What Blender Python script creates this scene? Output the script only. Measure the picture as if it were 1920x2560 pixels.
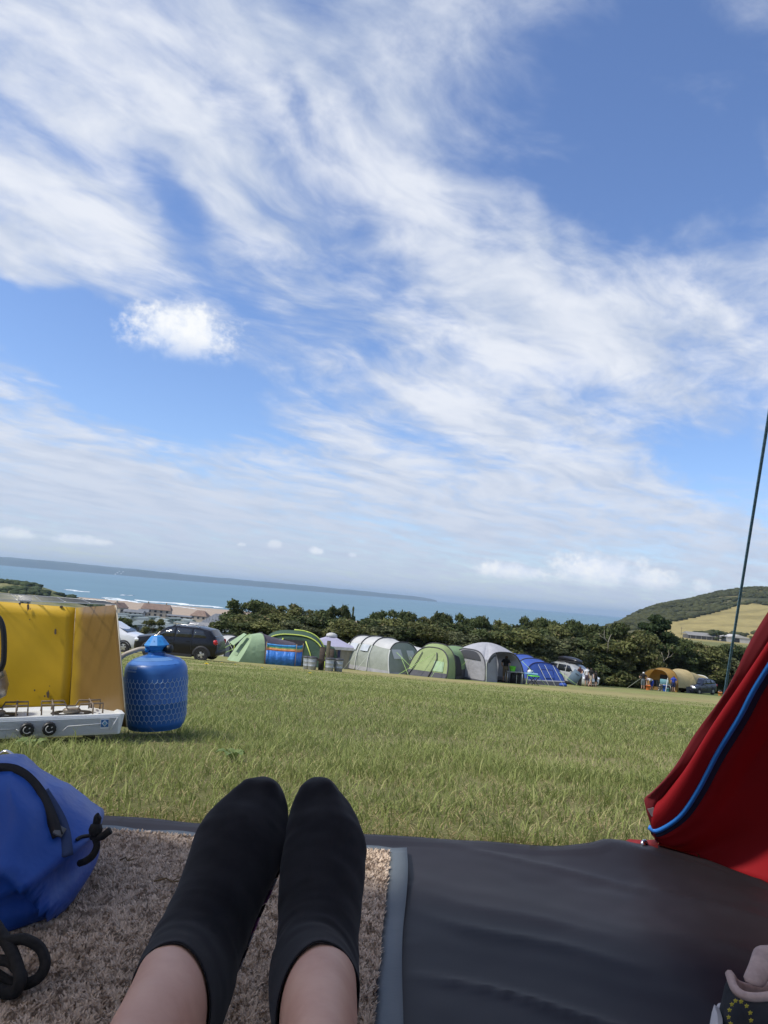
import bpy, bmesh, math, random
import numpy as np
from mathutils import Vector, Matrix
random.seed(7); rng = np.random.default_rng(11)
for o in list(bpy.data.objects): bpy.data.objects.remove(o)
scn = bpy.context.scene
C = scn.collection
R = math.radians
# ------------------------------------------------------------------ camera
CAMZ = 0.385; PITCH = R(6.2); ROLL = R(4.87); FPX = 1920.0
_c, _s = math.cos(ROLL), math.sin(ROLL)
_F = Vector((0, math.cos(PITCH), math.sin(PITCH))); _R0 = Vector((1, 0, 0)); _U0 = Vector((0, -math.sin(PITCH), math.cos(PITCH)))
_R = _c*_R0 + _s*_U0; _U = -_s*_R0 + _c*_U0
cam_d = bpy.data.cameras.new('camera'); cam = bpy.data.objects.new('camera', cam_d); C.objects.link(cam)
cam_d.sensor_fit = 'HORIZONTAL'; cam_d.sensor_width = 36; cam_d.lens = 36.0
cam_d.clip_start = 0.02; cam_d.clip_end = 90000
_m = Matrix((_R, _U, -_F)).transposed().to_4x4(); _m.translation = (0, 0, CAMZ); cam.matrix_world = _m
scn.camera = cam
# ------------------------------------------------------------------ sun, exposure
SUN_AZ, SUN_EL = R(-110), R(51)
sd = bpy.data.lights.new('sun', 'SUN'); sun = bpy.data.objects.new('sun', sd); C.objects.link(sun)
sd.energy = 3.0; sd.angle = R(5); sd.color = (1.0, 0.94, 0.84)
_sv = Vector((math.sin(SUN_AZ)*math.cos(SUN_EL), math.cos(SUN_AZ)*math.cos(SUN_EL), math.sin(SUN_EL)))
sun.rotation_euler = _sv.to_track_quat('Z', 'Y').to_euler(); sun.location = (0, 0, 50)
scn.view_settings.view_transform = 'Standard'; scn.view_settings.look = 'None'
scn.view_settings.gamma = 1; scn.view_settings.exposure = 0.52
scn.render.engine = 'CYCLES'
scn.render.resolution_x = 768; scn.render.resolution_y = 1024
# ------------------------------------------------------------------ sky with clouds
def build_world():
    w = bpy.data.worlds.new('World'); scn.world = w; w.use_nodes = True
    w.cycles.sampling_method = 'MANUAL'; w.cycles.sample_map_resolution = 512
    nt = w.node_tree; nt.nodes.clear(); N = nt.nodes.new; L = nt.links.new
    def math_(op, a, b=None, c=None, clamp=False):
        n = N('ShaderNodeMath'); n.operation = op; n.use_clamp = clamp
        for i, v in enumerate((a, b, c)):
            if v is None: continue
            if isinstance(v, (int, float)): n.inputs[i].default_value = v
            else: L(v, n.inputs[i])
        return n.outputs[0]
    def rng_(v, a, b, c, d, smooth=True):
        n = N('ShaderNodeMapRange'); n.interpolation_type = 'SMOOTHSTEP' if smooth else 'LINEAR'
        L(v, n.inputs[0])
        for i, q in enumerate((a, b, c, d)): n.inputs[i+1].default_value = q
        return n.outputs[0]
    def noise(vec, scale, detail=6, rough=.55, dist=0.0, out=0):
        n = N('ShaderNodeTexNoise'); L(vec, n.inputs['Vector']); n.inputs['Scale'].default_value = scale
        n.inputs['Detail'].default_value = detail; n.inputs['Roughness'].default_value = rough; n.inputs['Distortion'].default_value = dist
        return n.outputs[out]
    def comb(x, y, z):
        n = N('ShaderNodeCombineXYZ')
        for i, v in enumerate((x, y, z)):
            if isinstance(v, (int, float)): n.inputs[i].default_value = v
            else: L(v, n.inputs[i])
        return n.outputs[0]
    sky = N('ShaderNodeTexSky'); sky.sky_type = 'NISHITA'; sky.sun_disc = False
    sky.sun_elevation = SUN_EL; sky.sun_rotation = SUN_AZ % (2*math.pi)
    sky.altitude = 30; sky.air_density = 1.0; sky.dust_density = 0.7; sky.ozone_density = 3.0
    tc = N('ShaderNodeTexCoord'); sep = N('ShaderNodeSeparateXYZ'); L(tc.outputs['Generated'], sep.inputs[0])
    X, Y, Z = sep.outputs
    az = math_('MULTIPLY', math_('ARCTAN2', X, Y), 57.2958)          # degrees to the right of forward
    el = math_('MULTIPLY', math_('ARCSINE', Z), 57.2958)             # degrees above the horizon
    ae = comb(az, el, 0.0)
    # layered cloud sheet: project on a plane overhead
    zz = math_('ADD', math_('MAXIMUM', Z, 0.0), 0.10)
    px = math_('DIVIDE', X, zz); py = math_('DIVIDE', Y, zz)
    pl = comb(px, py, 0.0)
    def mapv(vec, rot, scale, loc=(0, 0, 0)):
        if rot:
            vr = N('ShaderNodeVectorRotate'); vr.rotation_type = 'Z_AXIS'; L(vec, vr.inputs['Vector']); vr.inputs['Angle'].default_value = rot; vec = vr.outputs[0]
        n = N('ShaderNodeMapping'); n.vector_type = 'POINT'; L(vec, n.inputs[0])
        n.inputs['Scale'].default_value = scale; n.inputs['Location'].default_value = loc
        return n.outputs[0]
    warp = N('ShaderNodeVectorMath'); warp.operation = 'MULTIPLY_ADD'
    L(noise(pl, 1.3, 3, .5, 0, 1), warp.inputs[0]); warp.inputs[1].default_value = (.5, .5, .0); L(pl, warp.inputs[2])
    wp = warp.outputs[0]
    streak = noise(mapv(wp, R(STREAK), (0.9, 2.0, 1)), 1.7, 8, .54)
    fine = noise(mapv(wp, R(STREAK+8), (1.0, 1.3, 1)), 6.5, 8, .60)
    big = noise(pl, .55, 3, .5)
    # where the cloud banks lie (azimuth, elevation, half sizes in degrees, tilt, weight)
    warp2 = N('ShaderNodeVectorMath'); warp2.operation = 'MULTIPLY_ADD'
    L(noise(ae, .09, 4, .6, 0, 1), warp2.inputs[0]); warp2.inputs[1].default_value = (9, 9, 0); L(ae, warp2.inputs[2])
    sub = N('ShaderNodeVectorMath'); sub.operation = 'SUBTRACT'; L(warp2.outputs[0], sub.inputs[0]); sub.inputs[1].default_value = (4.5, 4.5, 0)
    aew = sub.outputs[0]
    cov = math_('MULTIPLY', math_('SUBTRACT', big, .5), .5)
    for (a, e, ra, re, tilt, wgt) in BANKS:
        n = N('ShaderNodeVectorMath'); n.operation = 'SUBTRACT'; L(aew, n.inputs[0]); n.inputs[1].default_value = (a, e, 0)
        m = mapv(n.outputs[0], 0, (1, 1, 1)); m = N('ShaderNodeVectorRotate'); m.rotation_type = 'Z_AXIS'; L(n.outputs[0], m.inputs['Vector']); m.inputs['Angle'].default_value = R(-tilt)
        q = N('ShaderNodeVectorMath'); q.operation = 'MULTIPLY'; L(m.outputs[0], q.inputs[0]); q.inputs[1].default_value = (1/ra, 1/re, 0)
        ln = N('ShaderNodeVectorMath'); ln.operation = 'LENGTH'; L(q.outputs[0], ln.inputs[0])
        cov = math_('ADD', cov, rng_(ln.outputs['Value'], 0.15, 1.15, wgt, 0.0))
    dens = math_('ADD', math_('MULTIPLY', math_('SUBTRACT', streak, .5), 1.25), math_('MULTIPLY', math_('SUBTRACT', fine, .5), 1.0))
    dens = math_('ADD', dens, cov)
    low = rng_(el, 0.0, 17.0, 0.30, 0.0)
    dens = math_('ADD', dens, low)
    alpha = rng_(dens, -0.36, 0.60, 0.0, .97)
    # small puffs: cumulus with crisp tops
    pn = noise(ae, .42, 7, .6); pn2 = noise(mapv(ae, 0, (1, 1.2, 1)), 1.5, 5, .6)
    puff = None
    for (a, e, ra, re, wgt) in PUFFS:
        n = N('ShaderNodeVectorMath'); n.operation = 'SUBTRACT'; L(ae, n.inputs[0]); n.inputs[1].default_value = (a, e, 0)
        q = N('ShaderNodeVectorMath'); q.operation = 'MULTIPLY'; L(n.outputs[0], q.inputs[0]); q.inputs[1].default_value = (1/ra, 1/re, 0)
        s2 = N('ShaderNodeSeparateXYZ'); L(q.outputs[0], s2.inputs[0])
        ln = N('ShaderNodeVectorMath'); ln.operation = 'LENGTH'; L(q.outputs[0], ln.inputs[0])
        base = math_('SUBTRACT', 1.0, ln.outputs['Value'])
        base = math_('ADD', base, math_('MULTIPLY', math_('ADD', math_('SUBTRACT', pn, .5), math_('MULTIPLY', math_('SUBTRACT', pn2, .5), .45)), 1.5))
        flat = rng_(s2.outputs[1], -1.0, 0.05, 0.0, 1.0)
        v = math_('MULTIPLY', rng_(base, .0, .62, 0.0, wgt), flat)
        puff = v if puff is None else math_('MAXIMUM', puff, v)
    # light on the clouds
    shade = noise(mapv(wp, R(STREAK), (1.0, 2.0, 1), (.07, .05, 0)), 2.2, 5, .55)
    shade = rng_(math_('ADD', shade, math_('MULTIPLY', dens, .22)), .36, .78, 0.0, 1.0)
    shade = math_('MULTIPLY', shade, rng_(el, 0.0, 16.0, .15, 1.0))
    ccol = N('ShaderNodeMix'); ccol.data_type = 'RGBA'; L(shade, ccol.inputs[0])
    ccol.inputs[6].default_value = CLOUD_DARK; ccol.inputs[7].default_value = CLOUD_LIGHT
    skyx = N('ShaderNodeMix'); skyx.data_type = 'RGBA'; skyx.blend_type = 'MULTIPLY'; skyx.inputs[0].default_value = 1.0
    L(sky.outputs[0], skyx.inputs[6]); skyx.inputs[7].default_value = SKY_TINT
    mix = N('ShaderNodeMix'); mix.data_type = 'RGBA'; L(alpha, mix.inputs[0]); L(skyx.outputs[2], mix.inputs[6]); L(ccol.outputs[2], mix.inputs[7])
    mix2 = N('ShaderNodeMix'); mix2.data_type = 'RGBA'; L(puff, mix2.inputs[0]); L(mix.outputs[2], mix2.inputs[6])
    pc = N('ShaderNodeMix'); pc.data_type = 'RGBA'; L(rng_(math_('ADD', pn, math_('MULTIPLY', pn2, .3)), .50, .80, 0, 1), pc.inputs[0]); pc.inputs[6].default_value = PUFF_DARK; pc.inputs[7].default_value = PUFF_LIGHT
    L(pc.outputs[2], mix2.inputs[7])
    bg = N('ShaderNodeBackground'); bg.inputs[1].default_value = SKY_STRENGTH; L(mix2.outputs[2], bg.inputs[0])
    out = N('ShaderNodeOutputWorld'); L(bg.outputs[0], out.inputs[0])
SKY_STRENGTH = 0.12
SKY_TINT = (0.83, 0.89, 1.06, 1)
CLOUD_LIGHT = (4.9, 5.1, 5.55, 1); CLOUD_DARK = (3.15, 3.6, 4.5, 1)
PUFF_LIGHT = (5.7, 5.8, 5.9, 1); PUFF_DARK = (4.5, 4.9, 5.7, 1)
STREAK = 35
BANKS = []; PUFFS = [(0, 5, 2, 1, 1)]
# ------------------------------------------------------------------ pixels of the photograph -> directions
def ray(u, v):
    return _F + _R*((u-960)/FPX) - _U*((v-1280)/FPX)
def aty(u, v, y):
    d = ray(u, v); return Vector((0, 0, CAMZ)) + d*(y/d.y)
def atz(u, v, z):
    d = ray(u, v); return Vector((0, 0, CAMZ)) + d*((z-CAMZ)/d.z)
def proj(p):
    d = Vector(p) - Vector((0, 0, CAMZ)); f = d.dot(_F)
    return 960+FPX*d.dot(_R)/f, 1280-FPX*d.dot(_U)/f
def azel(u, v):
    d = ray(u, v).normalized(); return math.degrees(math.atan2(d.x, d.y)), math.degrees(math.asin(d.z))
def _bank(u, v, ru, rv, tilt, w):
    a, e = azel(u, v); k = math.degrees(1/FPX)
    return (a, e, ru*k*.95, rv*k*.95, tilt, w)
STREAK = -50
# px centre, half sizes px, tilt (deg, positive = rising to the right), weight
BANKS = [_bank(*b) for b in [
    (250, 180, 480, 330, -20, .40), (60, 560, 300, 220, -15, .55), (330, 620, 200, 90, -35, .25),
    (820, 300, 620, 170, -38, .38), (1000, 90, 330, 190, -35, .32), (620, 430, 330, 110, -40, .30),
    (1250, 720, 620, 230, -30, .48), (1700, 820, 420, 260, -28, .30), (1250, 1060, 560, 130, -20, .42),
    (700, 850, 260, 70, -35, .12), (300, 1200, 700, 170, -6, .35), (1300, 1260, 800, 110, -5, .30),
    (850, 1130, 300, 90, -18, .25),
    (1620, 250, 420, 330, -35, -.62), (420, 470, 190, 75, -35, -.40), (760, 240, 190, 60, -40, -.35),
    (330, 960, 620, 150, -12, -.70), (640, 800, 300, 70, -35, -.28), (1790, 1120, 220, 130, -30, -.45),
    (180, 820, 260, 90, 0, -.35), (1330, 390, 260, 90, -40, -.18), (250, 1450, 800, 70, -5, -.15),
]]
def _puff(u, v, ru, rv, w):
    a, e = azel(u, v); k = math.degrees(1/FPX); return (a, e, ru*k, rv*k, w)
PUFFS = [_puff(*p) for p in [
    (455, 832, 165, 85, 1.0), (1280, 1428, 120, 32, .9), (1500, 1428, 145, 55, 1.0), (1620, 1450, 80, 34, .8),
    (790, 1378, 26, 14, .8), (685, 1362, 22, 16, .45), (880, 1388, 14, 9, .6), (605, 1362, 14, 7, .5),
    (190, 1350, 90, 16, .6), (30, 1335, 60, 18, .6), (1755, 1470, 28, 24, .5)]]
build_world()
# ------------------------------------------------------------------ materials
MATS = {}
def M(name, c, c2=None, scale=4, detail=5, rough=.7, metal=0.0, bump=0.0, bscale=40, spec=.4, trans=0.0, rand=0.0, coat=0.0, lo=.35, hi=.65, sheen=0.0, alpha=1.0):
    if name in MATS: return MATS[name]
    m = bpy.data.materials.new(name); MATS[name] = m; m.use_nodes = True
    nt = m.node_tree; N = nt.nodes.new; L = nt.links.new
    b = nt.nodes['Principled BSDF']; out = nt.nodes['Material Output']
    b.inputs['Roughness'].default_value = rough; b.inputs['Metallic'].default_value = metal
    b.inputs['Specular IOR Level'].default_value = spec; b.inputs['Coat Weight'].default_value = coat; b.inputs['Coat Roughness'].default_value = .08
    b.inputs['Sheen Weight'].default_value = sheen
    c = (*c, 1); tc = N('ShaderNodeTexCoord'); col = None
    if c2 is not None:
        n = N('ShaderNodeTexNoise'); n.inputs['Scale'].default_value = scale; n.inputs['Detail'].default_value = detail; n.inputs['Roughness'].default_value = .6
        L(tc.outputs['Object'], n.inputs['Vector'])
        mr = N('ShaderNodeMapRange'); L(n.outputs[0], mr.inputs[0]); mr.inputs[1].default_value = lo; mr.inputs[2].default_value = hi
        mx = N('ShaderNodeMix'); mx.data_type = 'RGBA'; L(mr.outputs[0], mx.inputs[0]); mx.inputs[6].default_value = c; mx.inputs[7].default_value = (*c2, 1); col = mx.outputs[2]
    if rand:
        oi = N('ShaderNodeObjectInfo'); hs = N('ShaderNodeHueSaturation')
        mr2 = N('ShaderNodeMapRange'); L(oi.outputs['Random'], mr2.inputs[0]); mr2.inputs[3].default_value = 1-rand; mr2.inputs[4].default_value = 1+rand
        L(mr2.outputs[0], hs.inputs['Value'])
        if col: L(col, hs.inputs['Color'])
        else: hs.inputs['Color'].default_value = c
        col = hs.outputs[0]
    if col: L(col, b.inputs['Base Color'])
    else: b.inputs['Base Color'].default_value = c
    if bump:
        n = N('ShaderNodeTexNoise'); n.inputs['Scale'].default_value = bscale; n.inputs['Detail'].default_value = 4; L(tc.outputs['Object'], n.inputs['Vector'])
        bp = N('ShaderNodeBump'); bp.inputs['Strength'].default_value = bump; bp.inputs['Distance'].default_value = .3/bscale; L(n.outputs[0], bp.inputs['Height']); L(bp.outputs[0], b.inputs['Normal'])
    if trans:
        t = N('ShaderNodeBsdfTranslucent'); ms = N('ShaderNodeMixShader'); ms.inputs[0].default_value = trans
        if col: L(col, t.inputs[0])
        else: t.inputs[0].default_value = c
        L(b.outputs[0], ms.inputs[1]); L(t.outputs[0], ms.inputs[2]); L(ms.outputs[0], out.inputs[0])
    return m
def Mattr(name, rough=.8, spec=.25, trans=0.0, nscale=0, namt=.3, rand=0.0):
    """colour from the mesh's own per-piece colour attribute"""
    m = bpy.data.materials.new(name); MATS[name] = m; m.use_nodes = True
    nt = m.node_tree; N = nt.nodes.new; L = nt.links.new; b = nt.nodes['Principled BSDF']; out = nt.nodes['Material Output']
    b.inputs['Roughness'].default_value = rough; b.inputs['Specular IOR Level'].default_value = spec
    a = N('ShaderNodeVertexColor'); a.layer_name = 'Col'; col = a.outputs[0]
    if nscale:
        tc = N('ShaderNodeTexCoord'); facs = []
        for sc in (nscale, nscale*9, nscale*.12):
            n = N('ShaderNodeTexNoise'); n.inputs['Scale'].default_value = sc; n.inputs['Detail'].default_value = 6; L(tc.outputs['Object'], n.inputs['Vector']); facs.append(n.outputs[0])
        s1 = N('ShaderNodeMath'); s1.operation = 'ADD'; L(facs[0], s1.inputs[0]); L(facs[1], s1.inputs[1])
        s2 = N('ShaderNodeMath'); s2.operation = 'ADD'; L(s1.outputs[0], s2.inputs[0]); L(facs[2], s2.inputs[1])
        mr = N('ShaderNodeMapRange'); L(s2.outputs[0], mr.inputs[0]); mr.inputs[1].default_value = 1.0; mr.inputs[2].default_value = 2.0; mr.inputs[3].default_value = 1-namt; mr.inputs[4].default_value = 1+namt
        hs = N('ShaderNodeHueSaturation'); L(mr.outputs[0], hs.inputs['Value']); L(col, hs.inputs['Color']); col = hs.outputs[0]
    if rand:
        oi = N('ShaderNodeObjectInfo'); mr2 = N('ShaderNodeMapRange'); L(oi.outputs['Random'], mr2.inputs[0]); mr2.inputs[3].default_value = 1-rand; mr2.inputs[4].default_value = 1+rand
        hs = N('ShaderNodeHueSaturation'); L(mr2.outputs[0], hs.inputs['Value']); L(col, hs.inputs['Color']); col = hs.outputs[0]
    L(col, b.inputs['Base Color'])
    if trans:
        t = N('ShaderNodeBsdfTranslucent'); ms = N('ShaderNodeMixShader'); ms.inputs[0].default_value = trans
        L(col, t.inputs[0]); L(b.outputs[0], ms.inputs[1]); L(t.outputs[0], ms.inputs[2]); L(ms.outputs[0], out.inputs[0])
    return m
# ------------------------------------------------------------------ mesh building
class MB:
    def __init__(s): s.v = []; s.f = []
    def add(s, vs, fs):
        k = len(s.v); s.v += [tuple(p) for p in vs]; s.f += [tuple(i+k for i in f) for f in fs]; return s
    def box(s, c, size, rz=0, rx=0, ry=0, taper=1.0, bev=0.0):
        x, y, z = [q/2 for q in size]; M3 = Matrix.Rotation(rz, 3, 'Z') @ Matrix.Rotation(ry, 3, 'Y') @ Matrix.Rotation(rx, 3, 'X')
        if bev:
            b = min(bev, x*.9, y*.9, z*.9); ring = []
            for zz, k in ((-z, 1), (-z+b, 0), (z-b, 0), (z, 1)):
                q = b if k else 0; t = taper if zz > 0 else 1
                xx, yy = (x-q)*t, (y-q)*t; e = b*.7
                ring.append([(-xx+e, -yy, zz), (xx-e, -yy, zz), (xx, -yy+e, zz), (xx, yy-e, zz), (xx-e, yy, zz), (-xx+e, yy, zz), (-xx, yy-e, zz), (-xx, -yy+e, zz)])
            vs = [Vector(c)+M3 @ Vector(p) for r in ring for p in r]; fs = []
            for i in range(3):
                for j in range(8): fs.append((i*8+j, i*8+(j+1) % 8, i*8+8+(j+1) % 8, i*8+8+j))
            fs.append(tuple(range(7, -1, -1))); fs.append(tuple(range(24, 32)))
            return s.add(vs, fs)
        vs = [Vector(c)+M3 @ Vector((sx*x*(taper if sz > 0 else 1), sy*y*(taper if sz > 0 else 1), sz*z)) for sz in (-1, 1) for sx, sy in ((-1, -1), (1, -1), (1, 1), (-1, 1))]
        return s.add(vs, [(3, 2, 1, 0), (4, 5, 6, 7), (0, 1, 5, 4), (1, 2, 6, 5), (2, 3, 7, 6), (3, 0, 4, 7)])
    def tube(s, pts, r, n=8, caps=True, rs=None):
        pts = [Vector(p) for p in pts]; rings = []; t0 = (pts[1]-pts[0]).normalized()
        a = Vector((0, 0, 1)) if abs(t0.z) < .9 else Vector((1, 0, 0)); nx = t0.cross(a).normalized()
        for i, p in enumerate(pts):
            t = (pts[min(i+1, len(pts)-1)]-pts[max(i-1, 0)]).normalized()
            nx = (nx - t*nx.dot(t)).normalized(); ny = t.cross(nx); rr = rs[i] if rs else r
            rings.append([p+nx*math.cos(q)*rr+ny*math.sin(q)*rr for q in [2*math.pi*k/n for k in range(n)]])
        return s.loft(rings, True, caps)
    def loft(s, rings, closed=True, caps=False):
        n = len(rings[0]); vs = [p for r in rings for p in r]; fs = []
        for i in range(len(rings)-1):
            for j in range(n if closed else n-1): fs.append((i*n+j, i*n+(j+1) % n, (i+1)*n+(j+1) % n, (i+1)*n+j))
        if caps: fs.append(tuple(range(n-1, -1, -1))); fs.append(tuple(range((len(rings)-1)*n, len(rings)*n)))
        return s.add(vs, fs)
    def lathe(s, prof, n=24, c=(0, 0, 0), caps=True):
        cx, cy, cz = c
        return s.loft([[(cx+r*math.cos(2*math.pi*k/n), cy+r*math.sin(2*math.pi*k/n), cz+z) for k in range(n)] for r, z in prof], True, caps)
    def poly(s, pts, th=None, nrm=None):
        pts = [Vector(p) for p in pts]; n = len(pts)
        if th is None: return s.add(pts, [tuple(range(n))])
        nn = Vector(nrm).normalized() if nrm is not None else (pts[1]-pts[0]).cross(pts[2]-pts[0]).normalized()
        bk = [p-nn*th for p in pts]
        return s.add(pts+bk, [tuple(range(n)), tuple(range(2*n-1, n-1, -1))]+[(i, i+n, (i+1) % n+n, (i+1) % n) for i in range(n)])
    def mesh(s, smooth=True):
        me = bpy.data.meshes.new('m'); me.from_pydata(s.v, [], s.f); me.update()
        if smooth: me.polygons.foreach_set('use_smooth', [True]*len(me.polygons))
        return me
    def build(s, name, mat, parent=None, smooth=True, subd=0, solid=0.0, sharp=None, bevel=0.0):
        me = s.mesh(smooth); me.name = name
        bm = bmesh.new(); bm.from_mesh(me); bmesh.ops.recalc_face_normals(bm, faces=bm.faces); bm.to_mesh(me); bm.free()
        if smooth and sharp is not None: me.set_sharp_from_angle(angle=R(sharp))
        o = bpy.data.objects.new(name, me); C.objects.link(o); o.parent = parent
        me.materials.append(mat if not isinstance(mat, str) else MATS[mat])
        if bevel: mo = o.modifiers.new('b', 'BEVEL'); mo.width = bevel; mo.segments = 2; mo.limit_method = 'ANGLE'
        if solid: mo = o.modifiers.new('s', 'SOLIDIFY'); mo.thickness = solid; mo.offset = 0
        if subd: mo = o.modifiers.new('d', 'SUBSURF'); mo.levels = subd; mo.render_levels = subd
        return o
def npmesh(name, verts, faces, mat, cols=None, parent=None, smooth=False):
    """verts (n,3), faces (m,k) arrays; cols per vertex (n,3)"""
    me = bpy.data.meshes.new(name); n, (m, k) = len(verts), faces.shape
    me.vertices.add(n); me.vertices.foreach_set('co', np.ascontiguousarray(verts, dtype=np.float32).ravel())
    me.loops.add(m*k); me.loops.foreach_set('vertex_index', np.ascontiguousarray(faces, dtype=np.int32).ravel())
    me.polygons.add(m); me.polygons.foreach_set('loop_start', np.arange(0, m*k, k, dtype=np.int32)); me.polygons.foreach_set('loop_total', np.full(m, k, dtype=np.int32))
    if smooth: me.polygons.foreach_set('use_smooth', np.ones(m, dtype=bool))
    me.update(calc_edges=True)
    if cols is not None:
        a = me.color_attributes.new('Col', 'FLOAT_COLOR', 'POINT'); a.data.foreach_set('color', np.c_[cols, np.ones(n)].astype(np.float32).ravel())
    me.materials.append(MATS[mat] if isinstance(mat, str) else mat)
    o = bpy.data.objects.new(name, me); C.objects.link(o); o.parent = parent
    return o
def tag(o, label=None, cat=None, group=None, kind=None):
    if label: o['label'] = label
    if cat: o['category'] = cat
    if group: o['group'] = group
    if kind: o['kind'] = kind
    return o
def thing(name, label, cat, loc=(0, 0, 0), rz=0.0, group=None, rot=None, scale=1.0):
    o = bpy.data.objects.new(name, None); C.objects.link(o); o.location = loc; o.rotation_euler = rot if rot else (0, 0, rz)
    o.scale = (scale,)*3; o.empty_display_size = .1
    return tag(o, label, cat, group)
def copy_thing(root, label, loc, rz=0.0, scale=None, group=None):
    r = root.copy(); C.objects.link(r); r.location = loc; r.rotation_euler = (0, 0, rz); r['label'] = label
    if scale is not None: r.scale = scale if not isinstance(scale, (int, float)) else (scale,)*3
    if group: r['group'] = group
    for ch in [c for c in bpy.data.objects if c.parent == root]:
        c = ch.copy(); C.objects.link(c); c.parent = r
        for g in [q for q in bpy.data.objects if q.parent == ch]:
            d = g.copy(); C.objects.link(d); d.parent = c
    return r
def catmull(pts, n):
    P = np.array([list(p) for p in pts], float); P = np.vstack([2*P[0]-P[1], P, 2*P[-1]-P[-2]]); out = []
    m = len(P)-3
    for t in np.linspace(0, m-1e-9, n):
        i = int(t); f = t-i; a, b, c, d = P[i:i+4]
        out.append(.5*((2*b)+(-a+c)*f+(2*a-5*b+4*c-d)*f*f+(-a+3*b-3*c+d)*f**3))
    return [Vector(p) for p in out]
def sstep(x, a, b):
    t = np.clip((np.asarray(x, float)-a)/(b-a), 0, 1); return t*t*(3-2*t)
# cheap smooth value noise (numpy), for shapes
_perm = rng.random((256, 256))
def vnoise(x, y, s=0):
    x = np.asarray(x, float)+s*17.3; y = np.asarray(y, float)+s*9.1
    xi = np.floor(x).astype(int); yi = np.floor(y).astype(int); fx = x-xi; fy = y-yi; fx = fx*fx*(3-2*fx); fy = fy*fy*(3-2*fy)
    g = lambda a, b: _perm[a % 256, b % 256]
    return (g(xi, yi)*(1-fx)+g(xi+1, yi)*fx)*(1-fy)+(g(xi, yi+1)*(1-fx)+g(xi+1, yi+1)*fx)*fy
def fbm(x, y, o=4, s=0):
    r = 0; a = .5
    for k in range(o): r = r+a*vnoise(np.asarray(x)*2**k, np.asarray(y)*2**k, s+k); a *= .5
    return r
# ------------------------------------------------------------------ terrain
_yy = np.arange(-10, 62.01, .1)
_sl = np.interp(_yy, [-10, 0.9, 1.5, 2.1, 28, 45, 62], [0, 0, .07, .0956, .0956, .079, .079])
_zz = np.concatenate([[0], -np.cumsum(.5*(_sl[1:]+_sl[:-1])*.1)])
_py = np.concatenate([_yy, [100, 180, 250, 350, 450, 560, 680, 860, 1000, 2600]])
_pz = np.concatenate([_zz, [-8.4, -14, -17.8, -22, -24.8, -27.3, -28.6, -30.0, -32, -70]])
_qy = np.concatenate([_yy, [110, 200, 400, 550, 650, 800, 1000, 2600]])
_qz = np.concatenate([_zz, [-7.6, -9, -11, -11.5, -10, -6, -4, -4]])
_ht = [.285, .318, .34, .367, .406, .443, .478, .5, .7, 1.2]; _hz = [-40, -8, 9, 24, 36, 52, 61, 64, 66, 60]
def terrain(x, y):
    x = np.asarray(x, float); y = np.asarray(y, float)
    t = x/np.maximum(y, 1.0); a = np.interp(y, _py, _pz); b = np.interp(y, _qy, _qz)
    w = sstep(t, .20, .34)*sstep(y, 62, 160)
    rid = np.interp(t, _ht, _hz)
    b = b+(rid-b)*sstep(y, 560, 1300); b = b-(b+60)*sstep(y, 1350, 1900)
    z = a*(1-w)+b*w
    z = z+13.5*sstep(-t, .345, .455)*np.exp(-((y-640)/95)**2)
    # gentle cross slope on the left where the stove stands
    z = z+0.06*np.clip(x+.62, -.9, 0)*sstep(y, 1.4, 2.0)*(1-sstep(y, 3.2, 6))
    z = z+.02*(fbm(x*1.1, y*1.1, 3)-.45)*sstep(y, 1.4, 3)+.25*(fbm(x*.12+5, y*.12, 3, 3)-.45)*sstep(y, 8, 20)*(1-sstep(y, 34, 44))
    z = z+6*(fbm(x/90, y/90, 4, 5)-.47)*sstep(y, 600, 900)*w
    return z
def gz(x, y): return float(terrain(x, y))
def gp(u, y):
    """point on the ground at distance y seen in column u"""
    x = (u-960)/FPX*y
    for _ in range(12):
        pu, pv = proj((x, y, gz(x, y))); x += (u-pu)/FPX*y*.9
    return Vector((x, y, gz(x, y)))
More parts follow.
